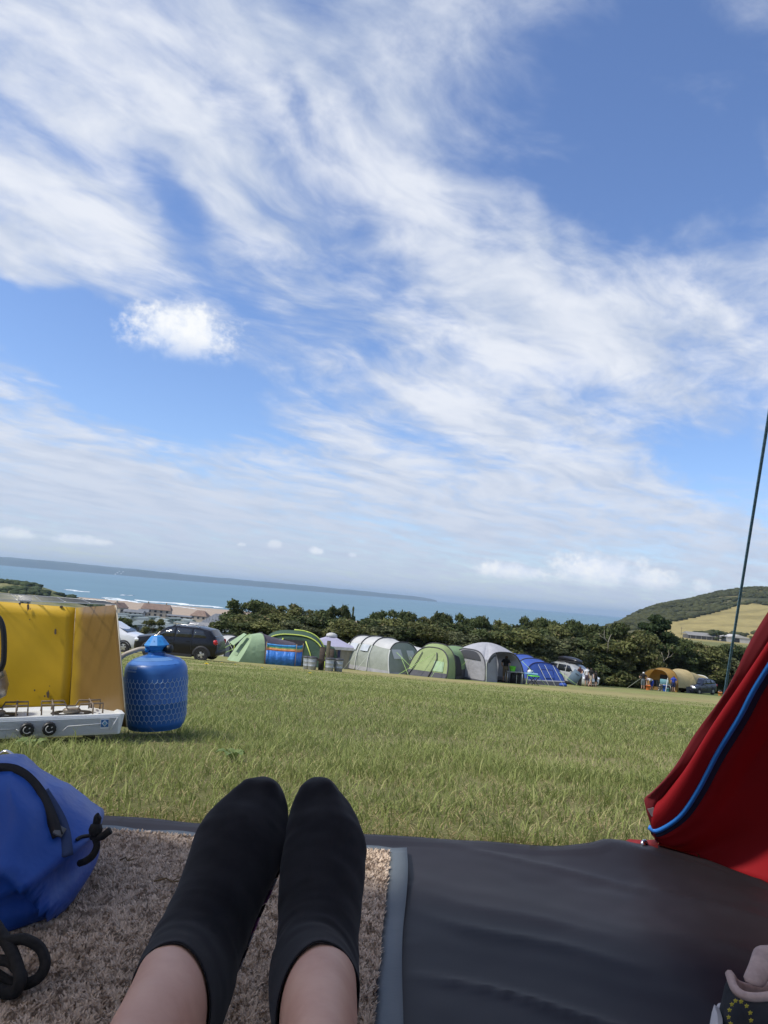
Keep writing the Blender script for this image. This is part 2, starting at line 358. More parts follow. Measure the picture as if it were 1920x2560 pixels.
# ------------------------------------------------------------------ the ground sheet
def uv_arr(x, y, z):
    dx, dy, dz = x, y, z-CAMZ
    f = dx*_F.x+dy*_F.y+dz*_F.z
    return 960+FPX*(dx*_R.x+dy*_R.y+dz*_R.z)/f, 1280-FPX*(dx*_U.x+dy*_U.y+dz*_U.z)/f
def build_ground():
    ys = np.concatenate([np.linspace(-9, 0.8, 12), np.linspace(1.0, 3.2, 30), np.geomspace(3.35, 60, 110), np.geomspace(61.5, 1950, 190)])
    ts = np.linspace(-1, 1, 261); ts = np.sign(ts)*np.abs(ts)**1.25*1.15
    Y, T = np.meshgrid(ys, ts, indexing='ij'); X = T*(np.maximum(Y, 0)+5); Z = terrain(X, Y)
    V = np.stack([X, Y, Z], -1).reshape(-1, 3); nr, nc = Y.shape
    i = np.arange(nr-1)[:, None]*nc+np.arange(nc-1)[None]; F4 = np.stack([i, i+1, i+nc+1, i+nc], -1).reshape(-1, 4)
    x, y, z = V.T; n1 = fbm(x*.35, y*.35, 4, 2); t = x/np.maximum(y, 1)
    green = np.array([.165, .178, .062]); straw = np.array([.27, .225, .115]); soil = np.array([.10, .085, .045])
    lawn = np.array([.215, .225, .082]); scrub = np.array([.052, .056, .026]); tan = np.array([.31, .255, .105])
    sand = np.array([.36, .285, .215]); dune = np.array([.20, .19, .085]); parkg = np.array([.10, .13, .05])
    far = sstep(y, 4, 22)[:, None]
    col = soil*(1-far)*.45+green*(1-far)*.55+lawn*far
    st = sstep(n1, .50, .66)[:, None]*.5; col = col*(1-st)+straw*st
    # worn, drier strip in front of the tents
    wb = (np.exp(-((y-40-8*t)/7)**2)*sstep(fbm(x*.09, y*.2, 4, 8), .36, .6))[:, None]*.75; col = col*(1-wb)+np.array([.30, .25, .115])*wb
    m = sstep(y, 64, 75)[:, None]; col = col*(1-m)+parkg*m
    m = sstep(y, 430, 520)[:, None]*(t < .2)[:, None]; col = col*(1-m)+np.array([.27, .23, .17])*m
    m = sstep(y, 520, 575)[:, None]*(t < .25)[:, None]; col = col*(1-m)+sand*m
    m = (sstep(-t, .34, .40)*sstep(y, 470, 540)*(1-sstep(y, 730, 790)))[:, None]
    dn = sstep(fbm(x/14, y/14, 4, 4), .42, .55)[:, None]; col = col*(1-m)+(dune*(1-dn)+np.array([.11, .12, .045])*dn)*m
    # the hill on the right
    U, Vp = uv_arr(x, np.maximum(y, 1), z)
    hill = (sstep(t, .24, .3)*sstep(y, 420, 560))[:, None]; hn = fbm(x/40, y/40, 4, 6)
    hc = scrub*(1-sstep(hn, .45, .6)[:, None])+np.array([.115, .105, .048])*sstep(hn, .45, .6)[:, None]
    top = np.interp(U, [1500, 1685, 1780, 1850, 1885, 1930, 2200], [1590, 1552, 1531, 1511, 1506, 1514, 1540])
    fld = (sstep(Vp-top+6*(hn-.5), 0, 2)*sstep(U, 1640, 1660))[:, None]; strip = sstep(fbm(x/30, y/5, 3, 9), .4, .6)[:, None]
    tn = tan*(1-strip*.25)
    up = (sstep(U, 1780, 1800)*sstep(1493-np.interp(U, [1780, 1880, 1920], [0, 6, 6])-Vp, -2, 0))[:, None]; fld = np.maximum(fld, up*.8)
    path = (np.exp(-((Vp-np.interp(U, [1690, 1760, 1930], [1566, 1538, 1522]))/1.6)**2)*(U > 1700))[:, None]*.3
    hc = hc*(1-fld)+tn*fld; hc = hc*(1-path)+scrub*path
    col = col*(1-hill)+hc*hill
    low = (sstep(t, .24, .3)*sstep(y, 90, 160)*(1-sstep(y, 440, 520)))[:, None]; col = col*(1-low)+np.array([.15, .155, .06])*low
    Mattr('ground_mat', .95, .1, nscale=1.3, namt=.30)
    o = npmesh('ground', V, F4, 'ground_mat', col, smooth=True); tag(o, 'grassy campsite field sloping away to the beach and the hill', 'ground', kind='structure'); o['category'] = 'ground'
build_ground()
# sea
def build_sea():
    m = M('sea_mat', (.115, .205, .26), (.130, .23, .285), scale=.004, rough=.55, spec=.22)
    nt = m.node_tree; tc = nt.nodes.new('ShaderNodeTexCoord'); mp = nt.nodes.new('ShaderNodeMapping'); mp.inputs['Scale'].default_value = (.02, .09, 1)
    n = nt.nodes.new('ShaderNodeTexNoise'); n.inputs['Scale'].default_value = 1; n.inputs['Detail'].default_value = 8
    b = nt.nodes.new('ShaderNodeBump'); b.inputs['Strength'].default_value = .5; b.inputs['Distance'].default_value = 3
    nt.links.new(tc.outputs['Object'], mp.inputs[0]); nt.links.new(mp.outputs[0], n.inputs['Vector']); nt.links.new(n.outputs[0], b.inputs['Height']); nt.links.new(b.outputs[0], nt.nodes['Principled BSDF'].inputs['Normal'])
    mb = MB(); mb.add([(-17500, 300, -30.2), (17500, 300, -30.2), (17500, 24500, -30.2), (-17500, 24500, -30.2)], [(0, 1, 2, 3)])
    o = mb.build('sea', m, smooth=False); tag(o, kind='structure')
    # breaking waves along the beach
    foam = M('foam_mat', (.78, .80, .80), (.55, .62, .63), scale=.05, rough=.8)
    mb = MB()
    def strip(u0, u1, v0, v1, wid, seed):
        r = random.Random(seed); pts = []
        n = 40
        for k in range(n+1):
            f = k/n; p = atz(u0+(u1-u0)*f, v0+(v1-v0)*f, -29.9); p.y += 10*math.sin(f*7+seed)+r.uniform(-5, 5); w = wid*(.35+.65*abs(math.sin(f*9+seed*2)))*r.uniform(.6, 1.2)*min(1, 6*f, 6*(1-f))+.2
            pts.append((p, w))
        for k in range(n):
            (a, wa), (b_, wb) = pts[k], pts[k+1]
            i = len(mb.v); mb.add([(a.x, a.y-wa, -30.1), (b_.x, b_.y-wb, -30.1), (b_.x, b_.y+wb*.3, -29.4), (a.x, a.y+wa*.3, -29.4), (b_.x, b_.y+wb, -30.1), (a.x, a.y+wa, -30.1)], [(0, 1, 2, 3), (3, 2, 4, 5)])
    for a in ((415, 640, 1515, 1541, 22, 1), (330, 470, 1500, 1511, 20, 2), (440, 560, 1509, 1520, 18, 3), (270, 360, 1497, 1508, 14, 4), (260, 320, 1494, 1500, 12, 5), (160, 220, 1474, 1480, 12, 6), (0, 60, 1460, 1467, 30, 7), (300, 330, 1487, 1489, 9, 8), (470, 700, 1521, 1547, 14, 9)):
        strip(*a)
    o = mb.build('surf', foam); tag(o, 'white lines of surf breaking on the beach', kind='stuff')
    # far coast across the bay
    rows = []; us = np.linspace(-700, 1094, 110)
    r = random.Random(3)
    for u in us:
        f = max(0, u+700)/1794; d = 8200+5800*f
        hpx = np.interp(u, [-700, 0, 108, 253, 362, 506, 600, 750, 900, 1000, 1050, 1080, 1094], [17, 17, 17.5, 15.5, 13.5, 11, 11, 10, 8, 6.5, 5, 2.5, -1.0])
        hz = CAMZ+hpx*d/FPX+r.uniform(-4, 4)*min(1, (1094-u)/100); x0 = math.tan(R(azel(u, 1480)[0]))
        ring = []
        for k, (dd, q) in enumerate(((-60, -34), (0, -20), (60, .55), (260, .85), (900, 1), (2000, .9))):
            ring.append((x0*(d+dd), d+dd, q if q < -1 else -30+(hz+30)*q+ (r.uniform(-7, 7) if 1 < k < 4 else 0)))
        rows.append(ring)
    mb = MB(); mb.loft(rows, closed=False)
    m = M('coast_mat', (.035, .055, .045), (.075, .085, .06), scale=.002, rough=.9, detail=8)
    o = mb.build('far_coast', m); tag(o, kind='structure')
    # a white village and a scar on the far cliff
    wm = M('whitewash_far', (.7, .68, .64)); t = thing('hillside_village', 'tiny cluster of white houses on the far cliff across the bay', 'village', aty(297, 1434, 8900))
    for k in range(9):
        q = MB().box((0, 0, 0), (9+4*(k % 3), 9, 7), taper=.8); o = q.build('house', wm, t, smooth=False); p = aty(288+(k*37 % 23), 1436-(k*29 % 9), 8890+k*8); o.location = p-t.location
build_sea()
# haze
def build_haze():
    mb = MB(); mb.box((0, 12000, 50), (36000, 25400, 166))
    m = bpy.data.materials.new('haze_mat'); m.use_nodes = True; nt = m.node_tree; nt.nodes.clear()
    v = nt.nodes.new('ShaderNodeVolumePrincipled'); v.inputs['Density'].default_value = HAZE; v.inputs['Color'].default_value = (.58, .79, 1.0, 1); v.inputs['Anisotropy'].default_value = .2
    out = nt.nodes.new('ShaderNodeOutputMaterial'); nt.links.new(v.outputs[0], out.inputs['Volume'])
    o = mb.build('haze', m, smooth=False); tag(o, 'thin sea haze in the air', kind='stuff')
HAZE = 7e-5
build_haze()
# ------------------------------------------------------------------ hill scrub, dune scrub: small bushes nobody could count
def blob_scatter(name, label, P, S, cols, mat):
    a = (1+5**.5)/2; ico = np.array([(-1, a, 0), (1, a, 0), (-1, -a, 0), (1, -a, 0), (0, -1, a), (0, 1, a), (0, -1, -a), (0, 1, -a), (a, 0, -1), (a, 0, 1), (-a, 0, -1), (-a, 0, 1)], float)/1.9
    fi = np.array([(0, 11, 5), (0, 5, 1), (0, 1, 7), (0, 7, 10), (0, 10, 11), (1, 5, 9), (5, 11, 4), (11, 10, 2), (10, 7, 6), (7, 1, 8), (3, 9, 4), (3, 4, 2), (3, 2, 6), (3, 6, 8), (3, 8, 9), (4, 9, 5), (2, 4, 11), (6, 2, 10), (8, 6, 7), (9, 8, 1)])
    n = len(P); jit = 1+.35*(rng.random((n, 12, 1))-.5)*2
    V = (ico[None]*jit*S[:, None, :]+P[:, None, :]).reshape(-1, 3); F3 = (fi[None]+12*np.arange(n)[:, None, None]).reshape(-1, 3)
    cc = np.repeat(cols, 12, 0)
    o = npmesh(name, V, F3, mat, cc); tag(o, label, kind='stuff'); return o
def build_scrub():
    Mattr('scrub_mat', .95, .1, nscale=.15, namt=.3)
    P = []; S = []; Cc = []
    n = 9000; t = rng.uniform(.29, .62, n); y = rng.uniform(620, 1330, n); x = t*y; z = terrain(x, y); U, Vp = uv_arr(x, y, z)
    top = np.interp(U, [1500, 1685, 1780, 1850, 1885, 1930, 2200], [1590, 1552, 1531, 1511, 1506, 1514, 1540])
    dens = fbm(x/50, y/50, 4, 6); keep = ((Vp < top-1.0) & (dens < .56)) | (np.abs(Vp-top) < 2.0) | ((np.abs(Vp-1588) < 3) & (rng.random(n) < .5))
    x, y, z = x[keep], y[keep], z[keep]; k = len(x); s = rng.uniform(2.0, 5.0, k)
    P = np.c_[x, y, z+s*.2]; S = np.c_[s, s, s*.62]; g = rng.uniform(.7, 1.3, (k, 1)); c = np.array([[.052, .055, .024]])*g
    blob_scatter('hill_scrub', 'dark gorse and bracken covering the upper hillside', P, S, c, 'scrub_mat')
    n = 900; t = rng.uniform(-.62, -.35, n); y = rng.uniform(560, 640, n); x = t*y; keep = (fbm(x/25, y/25, 3, 12) > .5); x, y = x[keep], y[keep]; z = terrain(x, y); k = len(x); s = rng.uniform(1.2, 3.4, k)
    blob_scatter('dune_scrub', 'dark scrub growing on the sand dunes behind the stove', np.c_[x, y, z+s*.2], np.c_[s*1.3, s, s*.7], np.array([[.045, .06, .025]])*rng.uniform(.7, 1.3, (k, 1)), 'scrub_mat')
build_scrub()
# ------------------------------------------------------------------ trees
Mattr('leaf_mat', .75, .2, trans=.22, rand=.22)
M('bark_mat', (.075, .058, .042), (.12, .10, .075), scale=3, rough=.9)
M('dead_wood', (.36, .32, .26), (.22, .19, .15), scale=2, rough=.9)
def leaf_cloud(seed, blobs, n, size, pal, stretch=1.0):
    r = np.random.default_rng(seed)
    B = np.array(blobs, float); w = (B[:, 3]**2); w = w/w.sum(); k = r.choice(len(B), n, p=w)
    d = r.normal(size=(n, 3)); d /= np.linalg.norm(d, axis=1)[:, None]; d[:, 2] = np.where(r.random(n) < .25, d[:, 2], np.abs(d[:, 2])*.9-.15)
    rad = B[k, 3]*(r.random(n)**.35)*(1+.16*r.normal(size=n)); c = B[k, :3]+d*rad[:, None]*np.array([1, 1, stretch])
    c[:, 2] = np.maximum(c[:, 2], .015)
    nn = d*.8+r.normal(size=(n, 3))*.6; nn /= np.linalg.norm(nn, axis=1)[:, None]
    a = np.cross(nn, r.normal(size=(n, 3))); a /= np.linalg.norm(a, axis=1)[:, None]; b = np.cross(nn, a)
    s = size*r.uniform(.6, 1.5, n)[:, None]; a = a*s; b = b*s*.62
    V = np.stack([c-a, c+b+nn*s*.2, c+a, c-b+nn*s*.2], 1).reshape(-1, 3)
    F4 = np.arange(4*n).reshape(n, 4)
    pal = np.array(pal); tone = np.clip(r.normal(.5, .3, n)+.35*(r.random(len(B))[k]-.5), 0, 1)[:, None]
    col = pal[0]*(1-tone)+pal[1]*tone; br = r.random(n) < .05; col[br] = pal[2]
    return V, F4, np.repeat(col, 4, 0)
DARK = [(.048, .066, .024), (.102, .125, .044), (.16, .14, .07)]
OLIVE = [(.085, .098, .032), (.175, .180, .064), (.24, .20, .10)]
GREY = [(.075, .088, .042), (.145, .155, .072), (.20, .19, .10)]
def crown_blobs(seed, kind):
    r = random.Random(seed); bl = []
    if kind == 'tree':
        for k in range(24):
            a = r.uniform(0, 6.283); z = r.uniform(.20, .88); m = .42*math.sqrt(max(.12, 1-((z-.5)/.48)**2)); q = r.uniform(.35, 1)*m
            bl.append((math.cos(a)*q, math.sin(a)*q, z, r.uniform(.09, .17)))
    elif kind == 'bush':
        for k in range(26):
            a = r.uniform(0, 6.283); z = r.uniform(.08, .86); m = .38*(1-.45*max(0, z-.35)/.5); q = r.uniform(.3, 1)*m
            bl.append((math.cos(a)*q, math.sin(a)*q, z, r.uniform(.10, .17)))
    elif kind == 'pine':
        for k in range(34):
            a = r.uniform(0, 6.283); z = r.choice((.42, .55, .66, .77, .87)); m = .46*(1.12-z)/.7; q = r.uniform(.2, 1)*m
            bl.append((math.cos(a)*q, math.sin(a)*q, z+r.uniform(-.03, .03), r.uniform(.06, .11)))
    elif kind == 'thin':
        for k in range(15):
            a = r.uniform(0, 6.283); z = r.uniform(.35, .93); q = r.uniform(0, .3)*(1.1-z)*1.6
            bl.append((math.cos(a)*q, math.sin(a)*q, z, r.uniform(.05, .10)))
    return bl
PROTO = {}
def proto(key, kind, seed, pal, n, size):
    V, F4, col = leaf_cloud(seed, crown_blobs(seed, kind), n, size, pal, .8 if kind != 'pine' else .5)
    me = npmesh('crown', V, F4, 'leaf_mat', col); cm = me.data; bpy.data.objects.remove(me)
    mb = MB(); r = random.Random(seed)
    top = .75 if kind != 'bush' else .6; tr = .022 if kind != 'bush' else .012
    pts = [(0, 0, -.03), (r.uniform(-.02, .02), .01, top*.3), (r.uniform(-.05, .05), 0, top*.65), (0, r.uniform(-.04, .04), top)]
    mb.tube(pts, .02, 7, rs=[tr*1.5, tr, tr*.75, tr*.3])
    for k in range(7 if kind != 'bush' else 5):
        a = r.uniform(0, 6.283); z = r.uniform(.18, .6); l = r.uniform(.16, .32)
        mb.tube([(0, 0, z*.9), (math.cos(a)*l*.5, math.sin(a)*l*.5, z+.08), (math.cos(a)*l, math.sin(a)*l, z+.2)], .01, 5, rs=[tr*.6, tr*.4, tr*.12])
    PROTO[key] = (cm, mb.mesh())
    PROTO[key][1].materials.append(MATS['bark_mat'])
proto('tree_a', 'tree', 1, DARK, 12000, .021); proto('tree_b', 'tree', 2, OLIVE, 9000, .021); proto('tree_c', 'tree', 5, DARK, 8000, .023)
proto('bush_a', 'bush', 3, OLIVE, 9500, .021); proto('bush_b', 'bush', 4, DARK, 9500, .021); proto('bush_c', 'bush', 8, GREY, 9500, .020)
proto('pine', 'pine', 6, [(.026, .045, .018), (.055, .078, .028), (.10, .09, .05)], 10000, .022); proto('thin', 'thin', 7, OLIVE, 3200, .022)
def tree(key, u, vtop, wpx, d, label, cat='tree', group=None, name=None):
    g = gp(u, d); H = max(.6, aty(u, vtop, d).z-g.z); W = wpx*d/FPX*(1.25 if key.startswith('tree') else 1)
    t = thing(name or {'bush': 'hedge_shrub', 'pine': 'pine_tree', 'thin': 'slender_tree'}.get(key.split('_')[0], 'tree'), label, cat, g, random.uniform(0, 6.28), group)
    t.scale = (W, W, H*1.02)
    for nm, me in (('crown', PROTO[key][0]), ('trunk', PROTO[key][1])):
        o = bpy.data.objects.new(nm, me); C.objects.link(o); o.parent = t
    return t
G = 'trees behind the tents'
for a in [
    ('tree_a', 612, 1490, 120, 76, 'tall dark tree at the left end of the tree line, beside the grey-roofed hall'),
    ('tree_c', 648, 1500, 90, 78, 'dark tree just right of the leftmost tall tree of the line'),
    ('tree_b', 705, 1503, 100, 76, 'pale olive tree right of the two tall dark leftmost trees'),
    ('tree_b', 752, 1512, 80, 80, 'olive tree between the pale olive tree and the small upright tree above the gazebo'),
    ('tree_c', 800, 1520, 90, 84, 'low dark tree left of the small upright tree above the gazebo'),
    ('tree_a', 838, 1503, 62, 76, 'small dark upright tree standing above the white gazebo'),
    ('thin', 872, 1511, 34, 76, 'thin open-crowned sapling right of the upright tree above the gazebo'),
    ('tree_a', 948, 1515, 88, 76, 'dark tree standing above the left end of the white-roofed tunnel tent'),
    ('tree_c', 1008, 1524, 76, 79, 'dark tree above the middle of the white-roofed tunnel tent'),
    ('tree_b', 1060, 1530, 80, 82, 'low olive tree between the dark trees above the white-roofed tent'),
    ('tree_c', 1098, 1527, 72, 78, 'dark tree above the lime green tent'),
    ('tree_a', 1152, 1526, 66, 76, 'tall narrow dark tree between the green and the grey tent'),
    ('tree_c', 1200, 1536, 74, 79, 'dark tree above the left side of the grey dome tent'),
    ('tree_b', 1250, 1546, 80, 82, 'low olive tree above the right side of the grey dome tent'),
    ('tree_a', 1312, 1533, 62, 77, 'small dark tree rising above the blue tent'),
    ('tree_c', 1362, 1541, 80, 79, 'dark tree above the gap between blue tent and silver car'),
    ('tree_a', 1410, 1540, 100, 78, 'broad dark tree above the silver car with the roof box'),
    ('tree_c', 1450, 1556, 70, 82, 'low dark tree right of the broad tree above the silver car'),
    ('tree_a', 1520, 1546, 130, 80, 'big dark tree right of the notch with the far roof'),
    ('pine', 1632, 1528, 150, 84, 'spiky wind-shaped pine below the foot of the hill'),
    ('tree_b', 1575, 1560, 120, 79, 'grey-green tree in front of the spiky pine'),
    ('tree_c', 1690, 1588, 110, 84, 'dark tree right of the pine, above the tan tent'),
    ('tree_b', 1768, 1604, 110, 86, 'low olive tree below the long grey barn'),
    ('tree_c', 1846, 1608, 110, 86, 'low dark tree below the white barn, behind the guy line'),
    ('tree_b', 1930, 1612, 120, 88, 'low olive tree at the right edge behind the red tent'),
]: tree(*a[:5], a[5], group=G)
GH = 'hedge shrubs behind the tents'
hedge_tops = [(455, 1606, 70, 56), (500, 1596, 80, 57), (548, 1580, 80, 58), (585, 1552, 90, 60), (625, 1540, 100, 62), (668, 1553, 96, 61), (712, 1546, 100, 62), (752, 1556, 96, 61), (795, 1560, 96, 62), (838, 1556, 92, 62),
    (880, 1553, 96, 62), (922, 1558, 96, 62), (965, 1556, 96, 63), (1008, 1560, 96, 63), (1052, 1556, 100, 63), (1098, 1560, 96, 63), (1140, 1570, 92, 63), (1185, 1577, 96, 63), (1228, 1572, 96, 64), (1272, 1566, 100, 65),
    (1316, 1572, 96, 66), (1360, 1580, 96, 67), (1404, 1584, 96, 68), (1448, 1590, 100, 69), (1494, 1590, 100, 71), (1540, 1588, 104, 73), (1588, 1594, 104, 76), (1636, 1600, 104, 79), (1684, 1612, 100, 80), (1730, 1622, 100, 80), (1776, 1628, 100, 80), (1822, 1632, 100, 80), (1868, 1634, 100, 80), (1915, 1636, 100, 80)]
near = ['the striped grey tent', 'the back of the black car', 'the black car and striped tent', 'the small pale green tent', 'the purple-grey tent body', 'the dark green dome tent', 'the lime tent poles', 'the gap before the gazebo', 'the gazebo roof peak', 'the gazebo right side',
    'the white-roofed tent left end', 'the white-roofed tent front bands', 'the white-roofed tent middle', 'the white-roofed tent gable', 'the gap right of the white-roofed tent', 'the lime green tent front', 'the lime green tent body', 'the grey dome tent left arch', 'the grey dome tent peak', 'the grey dome tent doorway',
    'the left of the blue tent', 'the blue tent gable', 'the rear of the silver car', 'the black roof box', 'the girl in the white top', 'the gap left of the tan tent', 'the man in the white cap', 'the tan tent hood', 'the tan tent doorway', 'the tan tent body',
    'the dark blue estate car', 'the back of the dark blue car', 'the foot of the guy line', 'the red tent edge']
for i, (u, v, w, d) in enumerate(hedge_tops):
    if u > 1450: d += 6
    key = ('bush_a', 'bush_b', 'bush_c', 'bush_a', 'bush_c')[i*7 % 5] if i > 2 else 'bush_c'
    tree(key, u+random.uniform(-6, 6), v+random.uniform(-5, 5), w*1.9, d, 'leafy hedge shrub directly behind '+near[i], 'shrub', GH)
def _top2(u): return float(np.interp(u, [590, 700, 800, 900, 1000, 1100, 1230, 1330, 1450, 1600, 1700, 1920], [1524, 1528, 1534, 1540, 1541, 1545, 1557, 1556, 1566, 1572, 1604, 1618]))
for i, (u, v, w, d) in enumerate(hedge_tops):
    if u > 1450: d += 6
    if i > 3: tree('bush_b' if i % 3 else 'bush_a', u+random.uniform(-10, 10), _top2(u)+8+random.uniform(-9, 10), w*2.1, d+9, 'taller dark shrub in the second hedge row behind '+near[i], 'shrub', 'second row of hedge shrubs')
# lower shrubs at the foot of the hedge on the right
for i, (u, v, w, d, nm) in enumerate([(1490, 1668, 70, 66, 'the two girls'), (1540, 1672, 80, 68, 'the gap right of the girls'), (1585, 1660, 80, 72, 'the white-capped man'), (1650, 1650, 90, 78, 'the tan hood'), (1720, 1650, 90, 79, 'the tan tent roof hollow'), (1790, 1665, 80, 78, 'the roof of the dark blue car'), (1840, 1670, 90, 76, 'the guy line foot'), (1420, 1630, 90, 66, 'the roof box')]):
    tree('bush_b' if i % 2 else 'bush_c', u, v, w*1.1, d+7.5, 'low dark shrub at the hedge foot behind '+nm, 'shrub', 'low shrubs at the hedge foot')
# shrubs and small trees left, between the cars and the caravan park
for a in [('tree_b', 380, 1543, 58, 88, 'round small tree above the blue gas regulator'), ('tree_c', 306, 1542, 52, 84, 'dark small tree beside the brown stove panel'), ('tree_b', 529, 1553, 34, 86, 'small round tree above the roof of the black car'),
          ('bush_a', 410, 1576, 90, 66, 'low hedge shrub above the gas regulator'), ('bush_c', 345, 1580, 80, 68, 'low hedge shrub above the white car'), ('bush_a', 470, 1580, 70, 70, 'low hedge shrub above the black car roof')]:
    tree(*a[:5], a[5], cat='shrub' if a[0].startswith('bush') else 'tree')
# bare dead branches in the hedge on the right
def dead_branch(u, v, d, s, label, flip=1):
    p = aty(u, v, d); t = thing('dead_branch', label, 'branch', p); f = flip
    MB().tube([(0, .5, -1.2*s), (0, .1, -.5*s), (.10*s*f, 0, 0), (-.05*s*f, 0, .5*s), (-.25*s*f, .05, 1.0*s)], .05, 6, rs=[.06, .05, .045, .035, .015]).build('limb', MATS['dead_wood'], t)
    MB().tube([(.10*s*f, 0, 0), (.5*s*f, -.05, .45*s), (.62*s*f, -.05, .9*s), (.6*s*f, 0, 1.4*s)], .03, 6, rs=[.045, .035, .025, .01]).build('limb', MATS['dead_wood'], t)
    MB().tube([(.5*s*f, -.05, .45*s), (.9*s*f, 0, .6*s), (1.2*s*f, .05, 1.0*s)], .02, 5, rs=[.028, .02, .008]).build('limb', MATS['dead_wood'], t)
dead_branch(1658, 1652, 80, .85, 'bare forked dead branch sticking out above the tan tent')
dead_branch(1522, 1607, 73, .8, 'bare pale dead branch in the hedge above the gap left of the tan tent', -1)
# ------------------------------------------------------------------ buildings near the beach
def house(name, label, u, d, L_, D_, hw, hr, rz, wall, roof, chim=0, win=3, hip=.0, cat='house'):
    g = gp(u, d); t = thing(name, label, cat, g, rz)
    MB().box((0, 0, hw/2-.3), (L_, D_, hw+.6)).build('wall', wall, t, smooth=False)
    x, y, e = L_/2+.4, D_/2+.4, hip*D_/2
    rf = MB().add([(-x, -y, hw), (x, -y, hw), (x, y, hw), (-x, y, hw), (-x+e, 0, hw+hr), (x-e, 0, hw+hr)], [(0, 1, 5, 4), (2, 3, 4, 5), (1, 2, 5), (3, 0, 4), (3, 2, 1, 0)]).build('roof', roof, t, smooth=False)
    for k in range(chim):
        MB().box((-x*.6+1.2*x*k/max(1, chim-1), 0, hw+hr+.2), (.9, .8, 2.0)).build('chimney', wall, rf, smooth=False)
    wm = M('far_window', (.03, .035, .04), rough=.2); rows = 2 if hw > 4.5 else 1
    for rr in range(rows):
        for k in range(win):
            MB().box((-L_/2+L_*(k+.5)/win, -D_/2-.02, hw*(.3 if rows == 2 and rr == 0 else .62 if rows == 1 else .78)), (L_/win*.4, .12, 1.3)).build('window', wm, t, smooth=False)
    return t
cream = M('cream_render', (.36, .33, .26), (.30, .27, .22), scale=.3); brown_r = M('brown_tiles', (.16, .105, .08), (.22, .15, .11), scale=.5)
grey_r = M('slate_roof', (.135, .145, .16), (.17, .18, .195), scale=.3); white_w = M('white_render', (.42, .42, .41), (.34, .34, .33), scale=.2); stone_w = M('stone_wall', (.27, .24, .2), (.2, .18, .15), scale=.3)
house('beach_house', 'large cream house with brown tiled roof standing by the beach', 390, 520, 19, 9, 4.8, 3.6, R(6), cream, brown_r, 2, 5, .3)
house('beach_cottage', 'small cream building with brown hipped roof beside the big grey-roofed hall', 500, 520, 11, 8, 3.0, 3.6, R(-8), cream, brown_r, 0, 3, .8)
house('lodge', 'pale gabled building just right of the brown stove panel', 296, 500, 8, 8, 4.5, 3.2, R(70), cream, brown_r, 1, 2)
house('annexe', 'low whitish building left of the large cream beach house', 335, 490, 12, 6, 2.6, 1.5, R(0), white_w, grey_r, 0, 4)
house('garden_shed', 'small cream outbuilding against the left end of the large beach house', 358, 505, 6, 5, 2.8, 1.8, R(10), cream, grey_r, 0, 2)
house('service_block', 'long low dark-walled block right of the large beach house', 448, 500, 15, 6, 2.2, .7, R(4), stone_w, grey_r, 0, 4)
house('gable_house', 'tiny pale house peeping over the stove rack', 60, 470, 6, 6, 4, 3.2, R(30), cream, grey_r, 0, 2)
def hall():
    g = gp(566, 330); t = thing('sports_hall', 'big hall with ribbed grey roof at the left end of the trees', 'hall', g, R(6)); L_, D_, hw, hr = 24, 17, 2.8, 5.2
    MB().box((0, 0, hw/2-.5), (L_, D_, hw+1)).build('wall', stone_w, t, smooth=False)
    x, y = L_/2+.5, D_/2+.5; e = 7
    rf = MB().add([(-x, -y, hw), (x, -y, hw), (x, y, hw), (-x, y, hw), (-x+e, 0, hw+hr), (x-e, 0, hw+hr)], [(0, 1, 5, 4), (2, 3, 4, 5), (1, 2, 5), (3, 0, 4), (3, 2, 1, 0)]).build('roof', grey_r, t, smooth=False)
    lm = M('roof_rib', (.20, .21, .225))
    for k in range(22):
        a = -x+.6+(2*x-1.2)*k/21; q = min(1, max(0, (a+x)/e)); q2 = min(1, max(0, (x-a)/e)); q = min(q, q2)
        MB().tube([(a, -y, hw+.06), (a, -y+y*q, hw+hr*q+.06)], .13, 4).build('rib', lm, rf, smooth=False)
    g2 = gp(548, 300); t2 = thing('low_hall', 'long low building with pale grey flat-pitched roof before the ribbed hall', 'hall', g2, R(5))
    MB().box((0, 0, 1), (22, 8, 2.6)).build('wall', stone_w, t2, smooth=False)
    rf = MB().add([(-11.5, -4.5, 2.3), (11.5, -4.5, 2.3), (11.5, 4.5, 2.3), (-11.5, 4.5, 2.3), (-11.5, 0, 4.2), (11.5, 0, 4.2)], [(0, 1, 5, 4), (2, 3, 4, 5), (1, 2, 5), (3, 0, 4), (3, 2, 1, 0)]).build('roof', M('sheet_roof', (.26, .255, .25), (.21, .21, .21), scale=.3), t2, smooth=False)
    vm = M('roof_vent', (.5, .49, .46))
    for k in range(4): MB().lathe([(.5, 0), (.5, .4), (.25, .7), (0.02, .75)], 8, (-8+5*k, -2, 3.2)).build('roof_vent', vm, rf)
hall()
